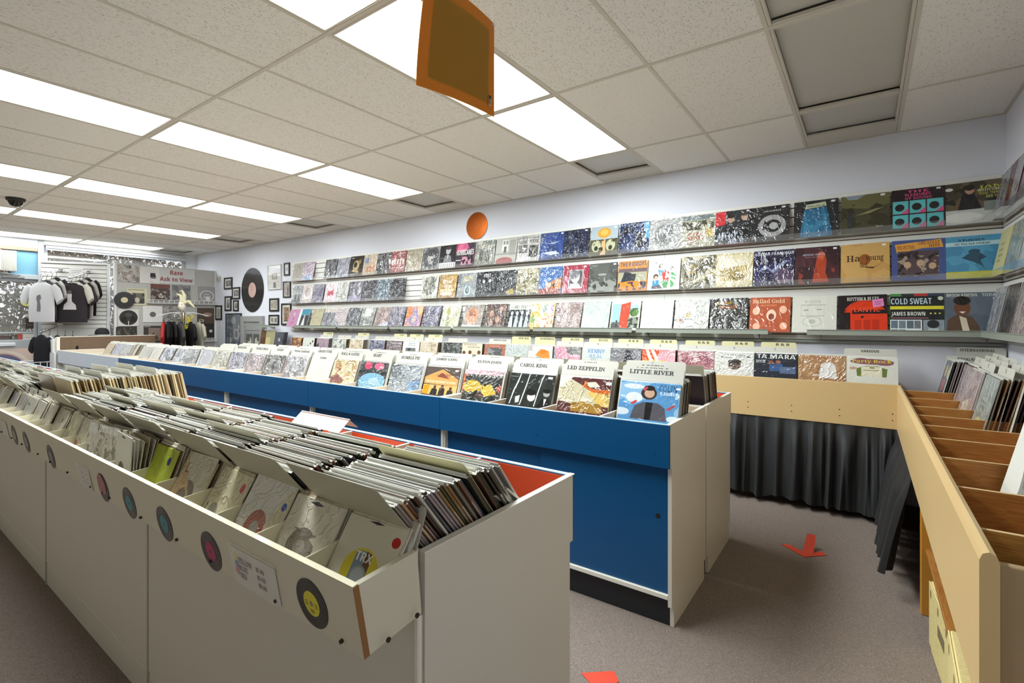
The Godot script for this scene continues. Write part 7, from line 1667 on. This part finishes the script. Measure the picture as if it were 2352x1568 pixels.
func build_loose_things() -> void:
	# the yellow sheet that hangs from the ceiling
	var t := thing("hanging_sheet", "amber yellow translucent sheet hanging from the ceiling by threads", "hanging sheet", Vector3(-1.40, 2.2, 3.22), 0.0)
	var m := paint("a87a10", 0.5); m.backlight_enabled = true; m.backlight = Color(0.6, 0.36, 0.03)
	var mk := func(z0: float, z1: float, y0: float, y1: float, off: float, b: MB) -> void:
		for side in 2:
			var rows := []
			for i in 9:
				var line := PackedVector3Array()
				for j in 11:
					var z := lerpf(z0, z1, j / 10.0); var y := lerpf(y0, y1, i / 8.0)
					var x := -0.055 * pow(z / 0.355, 2.0) + 0.05 * pow(y / 0.36, 1.5) * z / 0.355 + off + (0.0 if side == 0 else -0.0012)
					line.append(Vector3(x, y, z))
				if side == 0: line.reverse()
				rows.append(line)
			b.grid(rows)
	var b := MB.new(); mk.call(0.0, 0.355, 0.0, 0.365, 0.0, b); obj("sheet", b, m, t)
	b = MB.new(); mk.call(0.035, 0.315, 0.04, 0.325, -0.003, b); obj("inner_sheet", b, m, t)
	b = MB.new(); b.box(Vector3(0.003, 0.052, 0.03), Vector3(0.001, 0.042, 0.016)); var lb := obj("price_label", b, paint("c9b184", 0.6), t)
	b = MB.new(); b.box(Vector3(0.0036, 0.066, 0.03), Vector3(0.001, 0.012, 0.013)); b.box(Vector3(0.0036, 0.048, 0.026), Vector3(0.001, 0.02, 0.002)); b.box(Vector3(0.0036, 0.05, 0.034), Vector3(0.001, 0.024, 0.003)); obj("print_line", b, M.ink, lb)
	for z in [0.012, 0.34]:
		b = MB.new(); b.cyl(Vector3(-0.05 * pow(z / 0.355, 2) + 0.05 * z / 0.355, 0.355, z), Vector3(0.0, HC - 2.2, z), 0.0008, 5); obj("thread", b, paint("d8d8d0", 0.4), t)
		b = MB.new(); b.xf = Transform3D(Basis(Vector3.UP, PI / 2), Vector3(0.002 + (-0.05 * pow(z / 0.355, 2) + 0.05 * z / 0.355), 0.352, z)); b.annulus(0.003, 0.006, 0.001, 0.001, 12); obj("eyelet", b, M.chrome, t)
	# dome camera
	t = thing("dome_camera", "small black security dome on the ceiling near the far lamps", "camera", Vector3(-8.44, HC - 0.003, 3.42))
	b = MB.new(); b.lathe([Vector2(0.0, -0.035), Vector2(0.075, -0.035), Vector2(0.085, -0.02), Vector2(0.085, 0.0)], 24); obj("base", b, paint("2a2828", 0.5), t)
	b = MB.new(); b.lathe([Vector2(0.0, -0.1), Vector2(0.035, -0.093), Vector2(0.06, -0.07), Vector2(0.07, -0.036)], 24); obj("dome", b, paint("1c1614", 0.08), t)
	# red tape on the carpet
	t = thing("floor_tape", "red tape arrow on the carpet with one end curling up", "tape", Vector3.ZERO)
	b = MB.new(); b.quad(Vector3(-0.640, 0.002, 1.290), Vector3(-0.497, 0.002, 1.402), Vector3(-0.473, 0.002, 1.356), Vector3(-0.600, 0.002, 1.262)); b.quad(Vector3(-0.640, 0.0, 1.290), Vector3(-0.600, 0.0, 1.262), Vector3(-0.473, 0.0, 1.356), Vector3(-0.497, 0.0, 1.402)); obj("left_strip", b, M.red_tape, t)
	b = MB.new(); b.quad(Vector3(-0.510, 0.0025, 1.40), Vector3(-0.392, 0.0025, 1.296), Vector3(-0.425, 0.0025, 1.262), Vector3(-0.515, 0.0025, 1.338)); b.quad(Vector3(-0.510, 0.0, 1.40), Vector3(-0.515, 0.0, 1.338), Vector3(-0.425, 0.0, 1.262), Vector3(-0.392, 0.0, 1.296)); obj("right_strip", b, M.red_tape, t)
	b = MB.new()
	var rows := []
	for i in 7:
		var f := i / 6.0
		var bend := 0.5 * f
		rows.append(PackedVector3Array([Vector3(-0.522 + 0.02 * f, 0.003 + 0.075 * pow(f, 1.4), 1.335 - 0.12 * f), Vector3(-0.462 + 0.005 * f, 0.003 + 0.07 * pow(f, 1.4), 1.325 - 0.12 * f)]))
	b.grid(rows); obj("curled_strip", b, M.red_tape, t)
	t = thing("floor_tape", "short red tape strip on the carpet at the end of the white counter", "tape", Vector3.ZERO)
	b = MB.new(); b.quad(Vector3(-1.135, 0.002, 3.00), Vector3(-1.02, 0.002, 3.06), Vector3(-0.992, 0.002, 2.955), Vector3(-1.032, 0.002, 2.915)); b.quad(Vector3(-1.135, 0.0, 3.0), Vector3(-1.032, 0, 2.915), Vector3(-0.992, 0, 2.955), Vector3(-1.02, 0, 3.06)); obj("strip", b, M.red_tape, t)
	# storage boxes under the right hand bin
	var bx := [[Vector3(0.03, 0.0, 2.02), Vector3(0.36, 0.3, 0.42), "cream storage box on the floor under the right hand bin, farther one"], [Vector3(0.02, 0.0, 2.5), Vector3(0.38, 0.335, 0.5), "cream storage box with a hand hole under the right hand bin, nearer one"]]
	for q in bx.size():
		var s: Vector3 = bx[q][1]
		t = thing("storage_box", bx[q][2], "box", bx[q][0] + Vector3(s.x / 2, 0, s.z / 2), 0.06 - 0.1 * q)
		b = MB.new(); b.box(Vector3(0, s.y / 2, 0), Vector3(s.x - 0.01, s.y, s.z - 0.01), 0.004); obj("carton", b, M.cardboard, t)
		b = MB.new(); b.box(Vector3(-s.x / 2 + 0.002, s.y * 0.55, 0), Vector3(0.006, s.y * 0.88, s.z), 0.003); var fl := obj("front_panel", b, M.cardboard, t)
		for i in 3:
			b = MB.new(); b.box(Vector3(-s.x / 2 - 0.0012, s.y * 0.86, -s.z * 0.4 + i * s.z * 0.36), Vector3(0.0025, 0.03, 0.02), 0.001); obj("staple_tab", b, paint("8c7c4c", 0.6), fl)
		b = MB.new(); b.box(Vector3(-s.x / 2 - 0.0012, s.y * 0.62, 0.04), Vector3(0.0025, 0.045, 0.12), 0.001); obj("hand_hole", b, paint("7a6c4c", 0.8), fl)
	t = thing("cardboard_flap", "brown cardboard carton edge behind the cream boxes", "box", Vector3(0.2, 0.32, 1.75), 0.2)
	b = MB.new(); b.box(Vector3(0, 0.1, 0), Vector3(0.3, 0.2, 0.36), 0.004); obj("carton", b, paint("8a6a3c", 0.8), t)
	var c := new_cell("b a87468;n 94605a .4 .5 560;t c8a49c s 20 30 60 14 Songs")
	sleeve(c, "loose", leaning(Vector3(0.06, 0.32, 1.62), -90, 8), "pinkish brown record standing on the shelf under the right hand bin")

func _ready() -> void:
	# camera: at standing height beside the near counter, looking along the shop towards the window corner
	var cam := Camera3D.new(); cam.name = "camera"
	cam.projection = Camera3D.PROJECTION_FRUSTUM
	cam.near = 0.05; cam.far = 200.0
	cam.keep_aspect = Camera3D.KEEP_HEIGHT
	cam.size = 1568.0 / 1122.5 * cam.near
	cam.frustum_offset = Vector2((1176.0 - 1206.3) / 1122.5, (737.6 - 784.0) / 1122.5) * cam.near
	cam.position = Vector3(-0.207, 1.4, 4.723)
	cam.rotation_degrees = Vector3(0, 34.81, 0)
	add_child(cam)
	cam.current = true
	# sky: bright overcast; exposure
	var env := Environment.new()
	var sky_mat := ProceduralSkyMaterial.new()
	sky_mat.sky_top_color = Color("c9d6ea"); sky_mat.sky_horizon_color = Color("f2f2f0"); sky_mat.ground_horizon_color = Color("c9c6c0"); sky_mat.ground_bottom_color = Color("8c867c")
	sky_mat.sky_energy_multiplier = 1.1; sky_mat.ground_energy_multiplier = 1.0
	sky_mat.sun_angle_max = 0.0
	var sky := Sky.new(); sky.sky_material = sky_mat
	env.background_mode = Environment.BG_SKY; env.sky = sky
	env.tonemap_mode = Environment.TONE_MAPPER_LINEAR
	env.tonemap_exposure = 1.0
	env.sdfgi_enabled = true; env.ssao_enabled = true; env.ssil_enabled = true
	var we := WorldEnvironment.new(); we.name = "world"; we.environment = env; add_child(we)
	lamp_energy = 5.3
	blot.seed = 2; blot.frequency = 0.028; blot.fractal_octaves = 3
	rng.seed = 1
	make_materials()
	M.lamp = StandardMaterial3D.new()
	M.lamp.albedo_color = Color(0.9, 0.9, 0.88); M.lamp.emission_enabled = true; M.lamp.emission = Color(1.0, 0.985, 0.95); M.lamp.emission_energy_multiplier = 3.0
	# the room
	build_shell()
	build_ceiling()
	build_lamps()
	build_door()
	build_outside()
	# furniture
	build_record_wall()
	build_cabinets()
	build_skirt()
	# what stands on it
	build_wall_records()
	build_island_records()
	build_counter_records()
	build_singles()
	build_wall_bin_records()
	build_wall_things()
	build_board()
	build_coat_stand()
	build_loose_things()
	finish_sheets()
